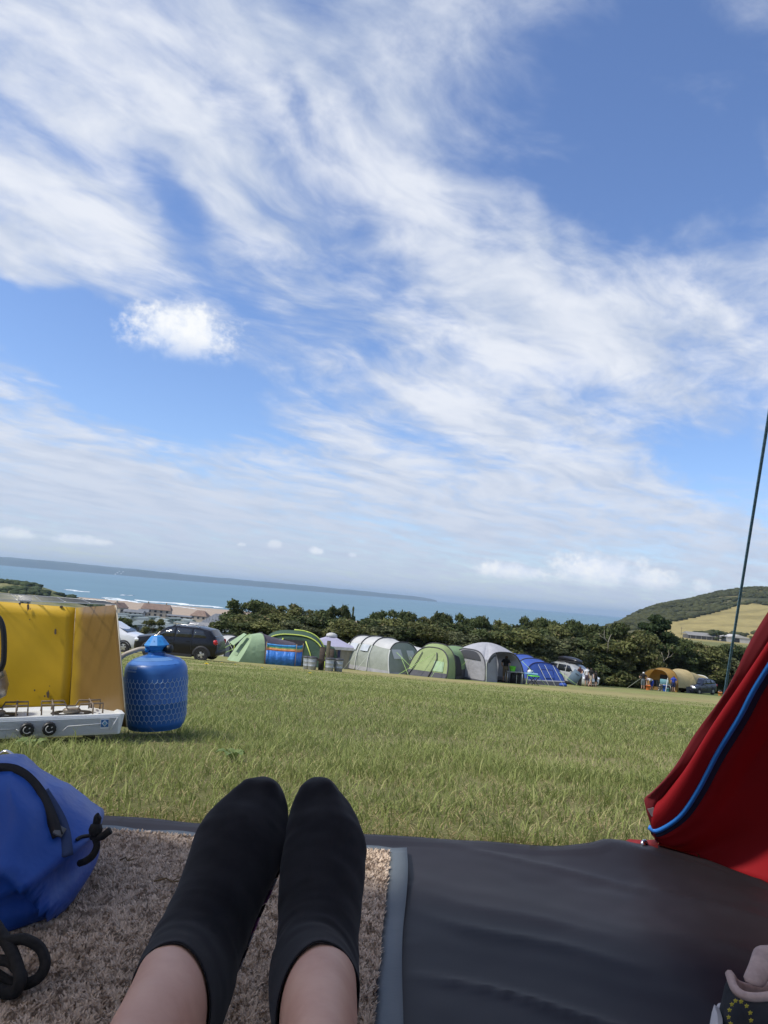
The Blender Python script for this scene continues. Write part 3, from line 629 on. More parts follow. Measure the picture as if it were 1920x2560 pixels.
# ------------------------------------------------------------------ static caravans
def caravans():
    wall_c = [M('caravan_green', (.22, .27, .22), rand=.2), M('caravan_cream', (.36, .34, .28), rand=.15), M('caravan_grey', (.24, .26, .28), rand=.15)]
    roof_c = M('caravan_roof', (.17, .20, .19), rand=.35, rough=.55); wm = M('caravan_window', (.05, .06, .07), rough=.15)
    src = []
    for w in wall_c:
        t = thing('static_caravan', 'static caravan', 'caravan', (0, 0, 0), 0, 'static caravans in the park below the field')
        MB().box((0, 0, 1.35), (3.3, 9.5, 2.5)).build('wall', w, t, smooth=False)
        MB().add([(-1.8, -4.9, 2.58), (0, -4.9, 3.15), (1.8, -4.9, 2.58), (-1.8, 4.9, 2.58), (0, 4.9, 3.15), (1.8, 4.9, 2.58)], [(0, 1, 4, 3), (1, 2, 5, 4), (0, 2, 1), (3, 4, 5), (0, 3, 5, 2)]).build('roof', roof_c, t, smooth=False)
        MB().box((0, -4.77, 1.7), (2.3, .1, .9)).build('window', wm, t, smooth=False)
        for k in range(3): MB().box((1.66, -3+3*k, 1.7), (.1, 1.3, .8)).build('window', wm, t, smooth=False); MB().box((-1.66, -3+3*k, 1.7), (.1, 1.3, .8)).build('window', wm, t, smooth=False)
        src.append(t)
    r = random.Random(5); k = 0; used = set()
    for d in (150, 172, 196, 222, 250, 280, 312, 345, 380, 415):
        u = 292+r.uniform(0, 14)
        while u < 575:
            if not (d > 290 and u > 500):
                p = gp(u, d+r.uniform(-6, 6)); lab = 'small static caravan with pitched roof among the rows of the holiday park'
                rz = R(-20)+r.uniform(-.15, .15)+(R(70) if r.random() < .35 else 0); j = r.randrange(3)
                if j not in used: used.add(j); t = src[j]; t.location = p; t.rotation_euler.z = rz; t['label'] = lab
                else: copy_thing(src[j], lab, p, rz)
                k += 1
            u += (6.2 if d < 260 else 7.5)*FPX/d*r.uniform(.9, 1.5)
    return k
print('caravans', caravans())
# barns below the hill
def barns():
    g = gp(1752, 560); t = thing('long_barn', 'long low grey barn below the tan hillside field', 'barn', g, R(4)); m = M('barn_sheet', (.27, .26, .24), (.2, .2, .19), scale=.2)
    MB().box((0, 0, 1.0), (23, 9, 3.0)).build('wall', M('barn_dark', (.09, .085, .08)), t, smooth=False)
    MB().add([(-12, -5, 2.4), (12, -5, 2.4), (12, 5, 3.4), (-12, 5, 3.4), (-12, 0, 4.8), (12, 0, 4.8)], [(0, 1, 5, 4), (2, 3, 4, 5), (1, 2, 5), (3, 0, 4)]).build('roof', m, t, smooth=False)
    for k in range(6): MB().box((-10+4*k, -4.56, .9), (.35, .15, 2.6)).build('post', M('barn_post', (.4, .38, .35)), t, smooth=False)
    g = gp(1835, 560); t = thing('white_barn', 'pale gabled barn with dark doorway below the tan hillside field', 'barn', g, R(0))
    MB().box((0, 0, 1.5), (17, 14, 3.6)).build('wall', M('barn_white', (.52, .50, .46), (.45, .43, .40), scale=.2), t, smooth=False)
    MB().add([(-8.8, -7.4, 3.3), (0, -7.4, 5.4), (8.8, -7.4, 3.3), (-8.8, 7.4, 3.3), (0, 7.4, 5.4), (8.8, 7.4, 3.3)], [(0, 1, 4, 3), (1, 2, 5, 4), (0, 2, 1), (3, 4, 5), (0, 3, 5, 2)]).build('roof', M('barn_roof_white', (.50, .48, .45)), t, smooth=False)
    MB().box((-1.2, -7.02, 1.4), (3.6, .2, 3.0)).build('doorway', M('barn_open', (.02, .018, .018)), t, smooth=False)
    tree('tree_a', 1792, 1573, 34, 556, 'dark tree between the two barns below the hill'); tree('tree_c', 1745, 1577, 40, 575, 'dark tree behind the long grey barn'); tree('tree_a', 1885, 1590, 30, 556, 'small dark tree right of the white barn')
    for u, v, d, l in ((1703, 1568, 600, 'thin telegraph pole left of the long barn'),):
        g = gp(u, d); q = thing('telegraph_pole', l, 'pole', g); h = aty(u, v, d).z-g.z
        MB().tube([(0, 0, -.3), (0, 0, h)], .14, 6).build('pole', MATS['bark_mat'], q); MB().box((0, -.1, h-.6), (1.6, .12, .14)).build('crossarm', MATS['bark_mat'], q, smooth=False)
barns()
scn.cycles.use_denoising = True; scn.cycles.max_bounces = 6; scn.cycles.volume_bounces = 0; scn.cycles.transparent_max_bounces = 6
# ------------------------------------------------------------------ tents
def fab(name, c, k=.86, trans=.18, rough=.7):
    return M(name, c, tuple(q*k for q in c), scale=1.6, detail=4, rough=rough, trans=trans, bump=.5, bscale=3, spec=.3)
F_WHITE = fab('fabric_white', (.62, .62, .60)); F_GREYGREEN = fab('fabric_greygreen', (.34, .37, .32)); F_GREY = fab('fabric_grey', (.33, .33, .35)); F_LGREY = fab('fabric_lightgrey', (.46, .46, .49))
F_DGREY = fab('fabric_darkgrey', (.10, .10, .115)); F_LIME = fab('fabric_lime', (.34, .42, .19)); F_PALEGREEN = fab('fabric_palegreen', (.35, .48, .29)); F_MIDGREEN = fab('fabric_midgreen', (.22, .33, .17)); F_DGREEN = fab('fabric_darkgreen', (.065, .115, .075))
F_PURPLE = fab('fabric_purplegrey', (.125, .11, .135)); F_BLUE = fab('fabric_blue', (.055, .115, .42)); F_DBLUE = fab('fabric_darkblue', (.03, .04, .16)); F_TAN = fab('fabric_tan', (.50, .40, .20)); F_AMBER = fab('fabric_amber', (.47, .27, .07), trans=.35); F_BEIGE = fab('fabric_beige', (.42, .38, .29)); F_LILAC = fab('fabric_lilac', (.44, .43, .56))
F_TEAL = fab('fabric_tealgreen', (.20, .32, .25))
POLE_LIME = M('pole_lime', (.52, .62, .12)); POLE_DARK = M('pole_dark', (.06, .06, .065)); POLE_PALE = M('pole_pale', (.55, .56, .53)); LINE_LIME = M('guy_lime', (.45, .68, .20)); LINE_PALE = M('guy_pale', (.6, .64, .5))
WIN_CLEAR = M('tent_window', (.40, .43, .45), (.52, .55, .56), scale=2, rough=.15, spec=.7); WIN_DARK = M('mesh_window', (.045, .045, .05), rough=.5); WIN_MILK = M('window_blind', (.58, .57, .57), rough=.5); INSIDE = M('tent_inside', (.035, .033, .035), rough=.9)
def apt(st, t, off=0.0):
    y, w, h, lean = st[:4]; th = math.pi*t; c, s = math.cos(th), math.sin(th)
    x = (w+off)*math.copysign(abs(c)**.72, c); z = (h+off)*abs(s)**.82
    return Vector((x, y+lean*(1-z/h), z))
def panel(name, mat, par, sts, t0=0.0, t1=1.0, nt=16, off=0.0, sag=.03, sub=4):
    rings = []
    for i in range(len(sts)-1):
        for k in range(sub+(1 if i == len(sts)-2 else 0)):
            f = k/sub; st = [a+(b-a)*f for a, b in zip(sts[i], sts[i+1])]; q = 1-sag*4*f*(1-f); st[1] *= q; st[2] *= q
            rings.append([apt(st, t0+(t1-t0)*j/nt, off) for j in range(nt+1)])
    return MB().loft(rings, closed=False).build(name, mat, par)
def gable(name, mat, par, st, inset=.0, off=0.0, t0=0, t1=1, n=20):
    s2 = (st[0]-off, st[1]-inset, st[2]-inset, st[3]); pts = [apt(s2, t0+(t1-t0)*k/n) for k in range(n+1)]
    return MB().poly(pts).build(name, mat, par, smooth=False)
def hoop(name, mat, par, st, r=.022, t0=0, t1=1, off=.02):
    return MB().tube([apt(st, t0+(t1-t0)*k/22, off) for k in range(23)], r, 5).build(name, mat, par)
def quad_on(name, mat, par, pts, th=.015):
    return MB().poly(pts, th).build(name, mat, par, smooth=False)
def gpatch(name, mat, par, st, x0, x1, z0, z1, off=.03, slant=0.0):
    """a patch lying on the leaning gable plane"""
    y, w, h, lean = st[:4]; f = lambda x, z: Vector((x, y-off+lean*(1-z/h), z))
    return MB().poly([f(x0, z0), f(x1, z0), f(x1+slant, z1), f(x0+slant, z1)], .012).build(name, mat, par, smooth=False)
def spatch(name, mat, par, sa, sb, f0, f1, t0, t1, off=.025, n=5):
    """a patch lying on the curved side between two hoops"""
    rings = []
    for f in (f0, (f0+f1)/2, f1):
        st = [a+(b-a)*f for a, b in zip(sa, sb)]; rings.append([apt(st, t0+(t1-t0)*j/n, off) for j in range(n+1)])
    return MB().loft(rings, closed=False).build(name, mat, par)
def guy(par, a, b, mat=None, r=.011):
    return MB().tube([a, b], r, 4).build('guy_line', mat or LINE_LIME, par)
def skirt(par, sts, mat, h=.22, side=0):
    a = panel('skirt', mat, par, sts, 0, .10, 3, .02); b = panel('skirt', mat, par, sts, .90, 1, 3, .02); return a, b
def tent(name, label, u, d, rz, group='tents pitched along the hedge'):
    return thing(name, label, 'tent', gp(u, d), R(rz), group)
# -- striped grey tunnel tent behind the black car
t = tent('tunnel_tent', 'low light grey tunnel tent with dark seams, just behind the black car', 588, 57, 52)
S = [(0, 1.25, 1.42, -.25), (1.0, 1.35, 1.5, 0), (2.0, 1.35, 1.5, 0), (3.0, 1.2, 1.35, .3)]
for i in range(3):
    panel('roof_panel', F_WHITE, t, S[i:i+2], .27, .73, 10); panel('side_panel', F_LGREY, t, S[i:i+2], 0, .27, 6); panel('side_panel', F_LGREY, t, S[i:i+2], .73, 1, 6)
for s in S: hoop('hoop', POLE_DARK, t, s, .05)
gable('front_panel', F_GREY, t, S[0]); gable('back_panel', F_GREY, t, S[3]); gpatch('door_opening', INSIDE, t, S[0], -.75, .75, .05, 1.1, slant=.0)
MB().tube([(-1.0, -.9, 0), (-1.0, -.9, 1.35)], .025, 5).build('awning_pole', POLE_LIME, t)
for x in (-1.0, .3, .9): guy(t, (x, -.2, 1.2), (x-.5, -2.0, 0), LINE_PALE)
# -- small pale green tent with purple-grey body
t = tent('porch_tent', 'small pale green tent with hooded porch and purple-grey body', 618, 43, -62)
S = [(0, .95, 1.5, -.85), (.62, 1.02, 1.62, 0), (2.6, .85, 1.2, .15)]
panel('porch', F_PALEGREEN, t, S[:2], 0, 1, 18, sag=.0); panel('body', F_PURPLE, t, S[1:], 0, 1, 18, sag=.02); gable('front_panel', F_PALEGREEN, t, S[0]); gable('back_panel', F_PURPLE, t, S[2])
hoop('hoop', POLE_DARK, t, S[1], .03)
MB().poly([(-.45, -.98, 1.0), (.12, -.92, .88), (.30, -.3, 1.53), (-.2, -.3, 1.56)], .03).build('vent_hood', F_PALEGREEN, t, smooth=False); gpatch('door_flap', fab('fabric_sage', (.29, .40, .24)), t, S[0], -.35, .2, .35, .95)
guy(t, (0, 0, 1.55), (-1.2, -2.0, 0)); guy(t, (-.8, 0, .9), (-1.9, -1.3, 0))
# -- dark green dome with lime poles, open front
t = tent('dome_tent', 'dark green dome tent with bright lime poles, behind the blue windbreak', 726, 45, 4)
S = [(0, 1.95, 1.72, -.45), (.9, 2.0, 1.95, 0), (2.2, 1.85, 1.75, .1), (3.4, 1.3, 1.1, .5)]
panel('roof_panel', F_DGREEN, t, S[:2], 0, 1, 22, sag=0); panel('roof_panel', F_DGREEN, t, S[1:3], 0, 1, 22); panel('roof_panel', F_DGREEN, t, S[2:], 0, 1, 22); gable('back_panel', F_DGREEN, t, S[3]); gable('inner_wall', F_DGREEN, t, S[2], .06)
hoop('pole', POLE_LIME, t, S[0], .045); hoop('pole', POLE_LIME, t, (.9, 2.0, 1.95, .8), .04, .0, .5); hoop('pole', POLE_LIME, t, S[1], .035, .08, .42)
y0 = lambda z: -.45*(1-z/1.72)-.02
gable('front_panel', F_DGREEN, t, S[0], .05)
gpatch('door_opening', INSIDE, t, S[0], -.75, .55, .05, 1.45, slant=.15); gpatch('side_flap', F_TEAL, t, S[0], -1.68, -.85, .05, 1.0, slant=.25); gpatch('window', WIN_CLEAR, t, S[0], -1.15, -.65, 1.05, 1.45, .05, .12)
MB().tube([(-.55, y0(1.5)-.03, 1.5), (-.85, y0(.6)-.1, .55)], .04, 5).build('pole', POLE_LIME, t); MB().tube([(.75, y0(1.45)-.04, 1.42), (1.05, y0(.9)-.06, .8), (1.35, y0(.1)-.08, 0)], .035, 5).build('pole', POLE_LIME, t)
# annexe of the same tent on the right
S2 = [(1.2, .9, 1.35, 0), (2.6, .8, 1.2, .2)]
a = panel('annexe', F_TEAL if False else F_DGREEN, t, S2, 0, 1, 14); a.location = (.55, .8, 0); a.rotation_euler.z = R(-50); a.scale = (.75, .85, .95)
b = hoop('pole', POLE_LIME, t, S2[0], .035, .5, 1); b.location = (.55, .8, 0); b.rotation_euler.z = R(-50); b.scale = (.75, .85, .95)
guy(t, (1.9, 0, .9), (2.6, -1.4, 0), LINE_PALE); guy(t, (-1.8, -.3, .7), (-2.6, -1.2, 0))
# -- blue striped windbreak
def windbreak():
    t = thing('windbreak', 'blue windbreak with rainbow stripes stretched before the green dome', 'windbreak', gp(700, 42.3), R(3))
    seg = [(-.82, 0), (.80, .0), (1.12, .75)]; bands = [('blue_band', 0, .76, (.045, .20, .62)), ('orange_band', .76, .88, (.72, .28, .12)), ('yellow_band', .88, .93, (.60, .55, .15)), ('green_band', .93, .99, (.04, .33, .29)), ('light_blue_band', .99, 1.12, (.06, .30, .66))]
    for nm, z0, z1, c in bands:
        m = M('windbreak_'+nm, c, tuple(q*.8 for q in c), scale=3, rough=.4, bump=.8, bscale=5)
        for (x0, ya), (x1, yb) in zip(seg[:-1], seg[1:]):
            n = 14; r2 = []
            for z in (z0, z1): r2.append([(x0+(x1-x0)*k/n, ya+(yb-ya)*k/n+.03*math.sin(k*1.9+z*7), z*(1-.03*math.sin(math.pi*k/n))) for k in range(n+1)])
            MB().loft(r2, closed=False).build(nm, m, t, solid=.006)
    for x, y in seg: MB().tube([(x, y-.02, -.15), (x, y-.02, 1.2)], .018, 6).build('stake', M('stake_wood', (.35, .24, .13)), t)
windbreak()
# -- gazebo
def gazebo():
    t = thing('gazebo', 'white and lilac gazebo with beige curtain walls behind the bins', 'gazebo', gp(822, 48.5), R(12)); w, h = 1.22, 1.38
    cn = [(-w, -w), (w, -w), (w, w), (-w, w)]
    for i in range(4):
        (x0, y0_), (x1, y1) = cn[i], cn[(i+1) % 4]; rows = []
        for k in range(6):
            f = k/5; q = (1-f)*1.12+.0; z = h+.62*f**.85-.05*math.sin(math.pi*f)
            rows.append([(x0*q*(1-j/6)+x1*q*j/6, y0_*q*(1-j/6)+y1*q*j/6, z) for j in range(7)])
        MB().loft(rows, closed=False).build('roof_panel', F_LILAC, t)
        MB().loft([[(x0*1.12, y0_*1.12, h+.01), (x1*1.12, y1*1.12, h+.01)], [(x0*1.13, y0_*1.13, h-.17), (x1*1.13, y1*1.13, h-.17)]], closed=False).build('valance', F_WHITE, t, smooth=False)
        n = 24; ring = lambda z: [(x0+(x1-x0)*k/n+.03*math.sin(k*2.1)*(abs(y1-y0_) > .1), y0_+(y1-y0_)*k/n+.03*math.sin(k*2.1)*(abs(x1-x0) > .1), z) for k in range(n+1)]
        MB().loft([ring(0), ring(h)], closed=False).build('curtain', F_BEIGE, t)
    MB().lathe([(.36, 0), (.33, .16), (.16, .24), (.01, .26)], 14, (0, 0, h+.5)).build('vent_cap', F_WHITE, t)
    for x, y in cn: MB().tube([(x*1.02, y*1.02, -.1), (x*1.02, y*1.02, h)], .025, 6).build('leg', POLE_PALE, t)
    MB().box((.35, -w-.06, h/2), (.16, .03, h)).build('tied_curtain', M('navy_strip', (.05, .05, .11)), t, smooth=False); MB().box((-.45, -w-.05, h*.45), (.30, .03, h*.8)).build('door_opening', M('shade_opening', (.20, .19, .17)), t, smooth=False)
gazebo()
# -- little green tent showing between gazebo and tunnel tent
t = tent('small_dome_tent', 'small green dome tent peeping out right of the gazebo', 880, 52, -20); S = [(0, .85, 1.05, -.4), (.8, .95, 1.2, 0), (1.9, .8, .95, .3)]
panel('body', F_MIDGREEN, t, S, 0, 1, 16); gable('front_panel', F_MIDGREEN, t, S[0]); gable('back_panel', F_MIDGREEN, t, S[2]); hoop('hoop', POLE_DARK, t, S[1], .03); guy(t, (.2, -.1, 1.0), (-.5, -1.6, 0))
# -- big grey-green tunnel tent with white roof bands
t = tent('family_tunnel_tent', 'long grey-green tunnel tent with white roof bands and two white gable blinds', 1000, 46.6, 46)
S = [(0, 1.5, 1.85, -.55), (1.25, 1.6, 2.0, 0), (2.25, 1.6, 2.0, 0), (3.25, 1.55, 1.95, 0), (4.5, 1.15, 1.2, .5)]
for i in range(4):
    roof = F_WHITE; panel('roof_band', roof, t, S[i:i+2], .27, .73, 10); panel('side_panel', F_GREYGREEN, t, S[i:i+2], 0.025, .27, 5); panel('side_panel', F_GREYGREEN, t, S[i:i+2], .73, .975, 5); panel('mud_skirt', F_LGREY, t, S[i:i+2], 0, .025, 2); panel('mud_skirt', F_LGREY, t, S[i:i+2], .975, 1.0, 2)
gable('front_panel', F_GREYGREEN, t, S[0], .01); gable('back_panel', F_GREYGREEN, t, S[4], .01)
for s in S[:4]: hoop('hoop', POLE_DARK, t, s, .035, .25, .75); hoop('hoop', POLE_PALE, t, s, .035, .75, 1); hoop('hoop', POLE_PALE, t, s, .035, 0, .25)
gpatch('window_blind', WIN_MILK, t, S[0], -.95, -.15, .92, 1.45, .03, -.14); gpatch('window_blind', WIN_MILK, t, S[0], .35, .95, .85, 1.40, .03, -.12); gpatch('mud_skirt', F_LGREY, t, S[0], -1.45, 1.45, .0, .16, .03)
for i in (1, 2): spatch('window', WIN_CLEAR, t, S[i], S[i+1], .2, .85, .745, .83)
for x in (-.7, .4, 1.0): guy(t, (x, -.2, 1.3 if x < 0 else 1.1), (x+.55, -1.9, 0)); guy(t, (x+.3, -.35, 1.0), (x-.45, -1.8, 0))
for i in (1, 2, 3): guy(t, apt(S[i], .85), apt(S[i], 1.0)+Vector((-1.2, -.2, 0)), LINE_PALE)
# -- pale tunnel tent behind it
t = tent('rear_tunnel_tent', 'white-roofed tent half hidden between the white-banded tent and the lime tent', 1062, 53, 60); S = [(0, 1.2, 1.75, -.2), (1.2, 1.25, 1.8, 0), (2.4, 1.2, 1.7, .2)]
panel('roof_panel', F_WHITE, t, S, .25, .75, 12); panel('side_panel', F_GREYGREEN, t, S, 0, .25, 6); panel('side_panel', F_GREYGREEN, t, S, .75, 1, 6); gable('front_panel', F_GREYGREEN, t, S[0]); hoop('hoop', POLE_DARK, t, S[1], .03); gable('back_panel', F_GREYGREEN, t, S[2])
# -- lime green tent
t = tent('lime_tunnel_tent', 'lime green tent with grey lower band and arched black-piped front', 1078, 45.5, -30)
S = [(0, 1.25, 1.7, -.75), (.55, 1.32, 1.92, -.1), (1.6, 1.25, 1.62, 0), (3.2, 1.25, 1.75, 0), (4.6, 1.15, 1.25, .3)]
panel('porch', F_LIME, t, S[:2], 0, 1, 20, sag=0); panel('roof_panel', F_MIDGREEN, t, S[1:3], 0.08, .92, 18); panel('roof_panel', F_MIDGREEN, t, S[2:4], .08, .92, 18); panel('roof_panel', F_MIDGREEN, t, S[3:], .08, .92, 18)
for sl in (S[1:3], S[2:4], S[3:]): panel('lower_band', F_DGREY, t, sl, 0, .08, 3); panel('lower_band', F_DGREY, t, sl, .92, 1, 3)
gable('front_panel', F_LIME, t, S[0]); gable('back_panel', F_MIDGREEN, t, S[4]); hoop('hoop', POLE_DARK, t, S[0], .04); hoop('hoop', POLE_DARK, t, S[1], .03); hoop('hoop', POLE_DARK, t, S[3], .025)
gpatch('lower_band', F_DGREY, t, S[0], -1.22, 1.22, .0, .36, .02); gpatch('window', fab('fabric_mint', (.40, .55, .34)), t, S[0], .35, .98, .42, .98, .035, -.06)
f = lambda x, z: Vector((x, -.06-.75*(1-z/1.7), z)); MB().tube([f(.15, .02), f(.32, .6), f(.42, 1.1), f(.32, 1.45)], .03, 5).build('door_zip', POLE_DARK, t); MB().tube([f(-.6, 1.4), f(-.75, .9), f(-.95, .4), f(-1.15, 0)], .025, 5).build('door_zip', POLE_DARK, t)
spatch('side_opening', INSIDE, t, S[1], S[2], .1, .85, .02, .24, .03)
guy(t, f(.2, 1.4), (-1.3, -1.9, 0)); guy(t, f(.8, 1.2), (.7, -1.7, 0)); guy(t, apt(S[3], .2), apt(S[3], 0)+Vector((.9, -1.4, 0)))
# -- grey four-arched dome with a man in the doorway
def arch_dome():
    t = thing('event_tent', 'grey four-legged dome tent with half-moon mesh windows and open doorway', 'tent', gp(1212, 47.6), R(45-8), 'tents pitched along the hedge'); w = 1.68; H = 2.32; zc = 1.12
    cn = [Vector((-w, -w, 0)), Vector((w, -w, 0)), Vector((w, w, 0)), Vector((-w, w, 0))]
    def arc(a, b, n=20, k=1.0):
        out = []
        for i in range(n+1):
            f_ = i/n; th = math.pi*f_; p = a.lerp(b, .5-.5*math.copysign(abs(math.cos(th))**.62, math.cos(th))); c = p.copy(); c.z = 1.88*abs(math.sin(th))**.55
            inw = 1-.16*(c.z/1.88)**1.5; c.x *= inw; c.y *= inw; out.append(c)
        return out
    RO = []
    for i in range(4):
        a, b = cn[i], cn[(i+1) % 4]; A = arc(a, b)
        top = Vector((0, 0, H)); rows = []
        for k in range(7):
            s = k/6; rows.append([Vector((p.x*(1-s), p.y*(1-s), p.z+(H-p.z)*math.sin(s*math.pi/2)**.9)) for p in A[4:17]])
        RO.append(rows)
        MB().loft(rows, closed=False).build('roof_panel', F_LGREY, t)
        MB().tube(A, .035, 5).build('arch_pole', POLE_DARK, t)
        B2 = arc(b, cn[(i+2) % 4]); MB().loft([[p.copy() for p in A[16:]], [p.copy() for p in reversed(B2[:5])]], closed=False).build('leg_panel', F_GREY, t)
        mid = (a+b)/2; nrm = Vector((mid.x, mid.y, 0)).normalized()
        if i != 0:
            MB().poly([p*1.0 for p in A]).build('wall_panel', F_GREY if i == 3 else F_LGREY, t, smooth=False)
            z0 = 1.18; W_ = [p+nrm*.03 for p in A if p.z > z0]; ctr = sum(W_, Vector())/len(W_); W_ = [ctr+(p-ctr)*.74 for p in W_]; W_ = [W_[0]-Vector((0, 0, .0))]+W_
            MB().poly(W_, .012, nrm).build('mesh_window', WIN_DARK, t, smooth=False)
            d_ = (b-a).normalized(); k0 = a*.98+nrm*.04; MB().poly([k0, b*.98+nrm*.04, b*.965+nrm*.04+Vector((0, 0, .22)), a*.965+nrm*.04+Vector((0, 0, .22))]).build('mud_skirt', F_DGREY, t, smooth=False)
        else:
            # doorway wall: two side flaps and a mesh transom
            d_ = (b-a).normalized()
            left = [p for p in A if (p-a).dot(d_) < 2*w*.34]; base = a+d_*(2*w*.30)
            MB().poly([p.copy() for p in left]+[base+Vector((0, 0, 1.2)), base]).build('wall_panel', F_GREY, t, smooth=False)
            rt = [p for p in A if (p-a).dot(d_) > 2*w*.86]; base = a+d_*(2*w*.90); MB().poly([base]+[base+Vector((0, 0, 1.0))]+[p.copy() for p in rt]).build('wall_panel', F_GREY, t, smooth=False)
            q = [p+nrm*.03 for p in left if p.z > 1.25 and (p-a).dot(d_) > .35]; q2 = [p-Vector((0, 0, .08)) for p in q]
            MB().poly([Vector((q2[0].x, q2[0].y, 1.22))]+q2+[Vector((q2[-1].x, q2[-1].y, 1.22))], .012, nrm).build('mesh_window', WIN_DARK, t, smooth=False)
    for i in range(4): MB().loft([[r_[-1].copy() for r_ in RO[i]], [(r_[-1]+q_[0])/2*1.0+Vector((0, 0, .01)) for r_, q_ in zip(RO[i], RO[(i+1) % 4])], [r_[0].copy() for r_ in RO[(i+1) % 4]]], closed=False).build('roof_gusset', F_LGREY, t)
    for c in cn: MB().box((c.x*.98, c.y*.98, .12), (.2, .2, .26), R(45)).build('corner_skirt', F_DGREY, t, smooth=False)
    MB().poly([Vector((x, y, .02)) for x, y in ((-1.6, -1.6), (1.6, -1.6), (1.6, 1.6), (-1.6, 1.6))]).build('groundsheet', INSIDE, t, smooth=False)
    guy(t, (-w*.9, -w*.9, 1.3), (-w-.9, -w-1.0, 0), LINE_PALE, .013); guy(t, (-w*.95, 0, 1.2), (-w-1.8, -.3, 0)); guy(t, (w*.9, -w*.9, 1.4), (w+1.3, -w-.7, 0))
arch_dome()
# -- blue tunnel tent
t = tent('blue_tunnel_tent', 'blue tunnel tent with grey mud skirt right of the grey dome', 1352, 51.5, 22)
S = [(0, 1.45, 1.42, -.75), (1.1, 1.5, 1.58, 0), (2.4, 1.5, 1.72, 0), (3.9, 1.4, 1.68, .2)]
for i in range(3):
    panel('roof_panel', F_BLUE, t, S[i:i+2], .07, .93, 18); panel('lower_band', F_DGREY, t, S[i:i+2], 0, .07, 2); panel('lower_band', F_DGREY, t, S[i:i+2], .93, 1, 2); hoop('hoop', POLE_DARK if i else M('pole_navy', (.03, .03, .10)), t, S[i], .035)
gable('front_panel', F_BLUE, t, S[0]); gable('back_panel', F_BLUE, t, S[3]); gpatch('mud_skirt', F_LGREY, t, S[0], -1.4, 1.4, .30, .36, .05); gpatch('lower_band', F_DGREY, t, S[0], -1.43, 1.43, 0, .31, .04)
gpatch('window_frame', F_DBLUE, t, S[0], -.25, .7, .72, 1.02, .03); gpatch('window_panel', F_BLUE, t, S[0], -.2, .65, .5, .97, .05); spatch('side_opening', F_DBLUE, t, S[1], S[2], .1, .8, .70, .93, .03)
for x in (-.4, .1, .75): guy(t, (x, -.15, 1.3), (x-.05, -1.7, 0), LINE_PALE)
guy(t, (-1.2, -.3, .9), (-2.2, -1.6, 0)); guy(t, (1.2, -.3, .9), (2.3, -1.3, 0))
# -- grey-white tent behind the blue one
t = tent('grey_tunnel_tent', 'grey and white tent half hidden between blue tent and silver car', 1372, 68, 30); S = [(0, 1.1, 1.75, -.3), (1.2, 1.15, 1.85, 0), (2.6, 1.1, 1.75, .2)]
panel('roof_panel', F_LGREY, t, S[:2], 0, 1, 16); panel('roof_panel', F_DGREY, t, S[1:], 0, 1, 16); gable('front_panel', F_WHITE, t, S[0]); hoop('hoop', POLE_PALE, t, S[1], .03)
# -- tan tent with amber hood
t = tent('canvas_tunnel_tent', 'tan canvas tent with big amber hood over its doorway', 1655, 73, -52)
S = [(-.9, 1.55, 1.95, -.9), (.3, 1.6, 2.1, -.35), (1.7, 1.45, 1.85, 0), (3.2, 1.6, 2.05, 0), (4.8, 1.35, 1.75, 0), (6.6, 1.2, 1.45, .3)]
panel('hood', F_AMBER, t, S[:2], .12, .86, 16, sag=0); panel('roof_panel', F_TAN, t, S[1:3], .06, .94, 18); panel('roof_panel', F_TAN, t, S[2:4], .08, .92, 18); panel('roof_panel', F_TAN, t, S[3:5], .08, .92, 18); panel('roof_panel', F_TAN, t, S[4:], .08, .92, 18)
for sl in (S[2:4], S[3:5], S[4:]): panel('lower_band', F_DGREY, t, sl, 0, .08, 3); panel('lower_band', F_DGREY, t, sl, .92, 1, 3)
gable('front_panel', F_AMBER, t, S[1]); gpatch('door_opening', INSIDE, t, S[1], -.35, 1.05, .05, 1.5, .04); gable('back_panel', F_DGREY, t, S[5]); hoop('hoop', M('pole_brown', (.14, .09, .03)), t, S[0], .03, .12, .86); hoop('hoop', MATS['pole_brown'], t, S[1], .03); hoop('hoop', POLE_PALE, t, S[5], .05)
MB().tube([(1.25, -1.2, 1.35), (1.8, -2.4, 0)], .03, 5).build('hood_pole', POLE_PALE, t); guy(t, (-1.3, -1.5, 1.0), (-1.9, -2.8, 0), LINE_PALE)
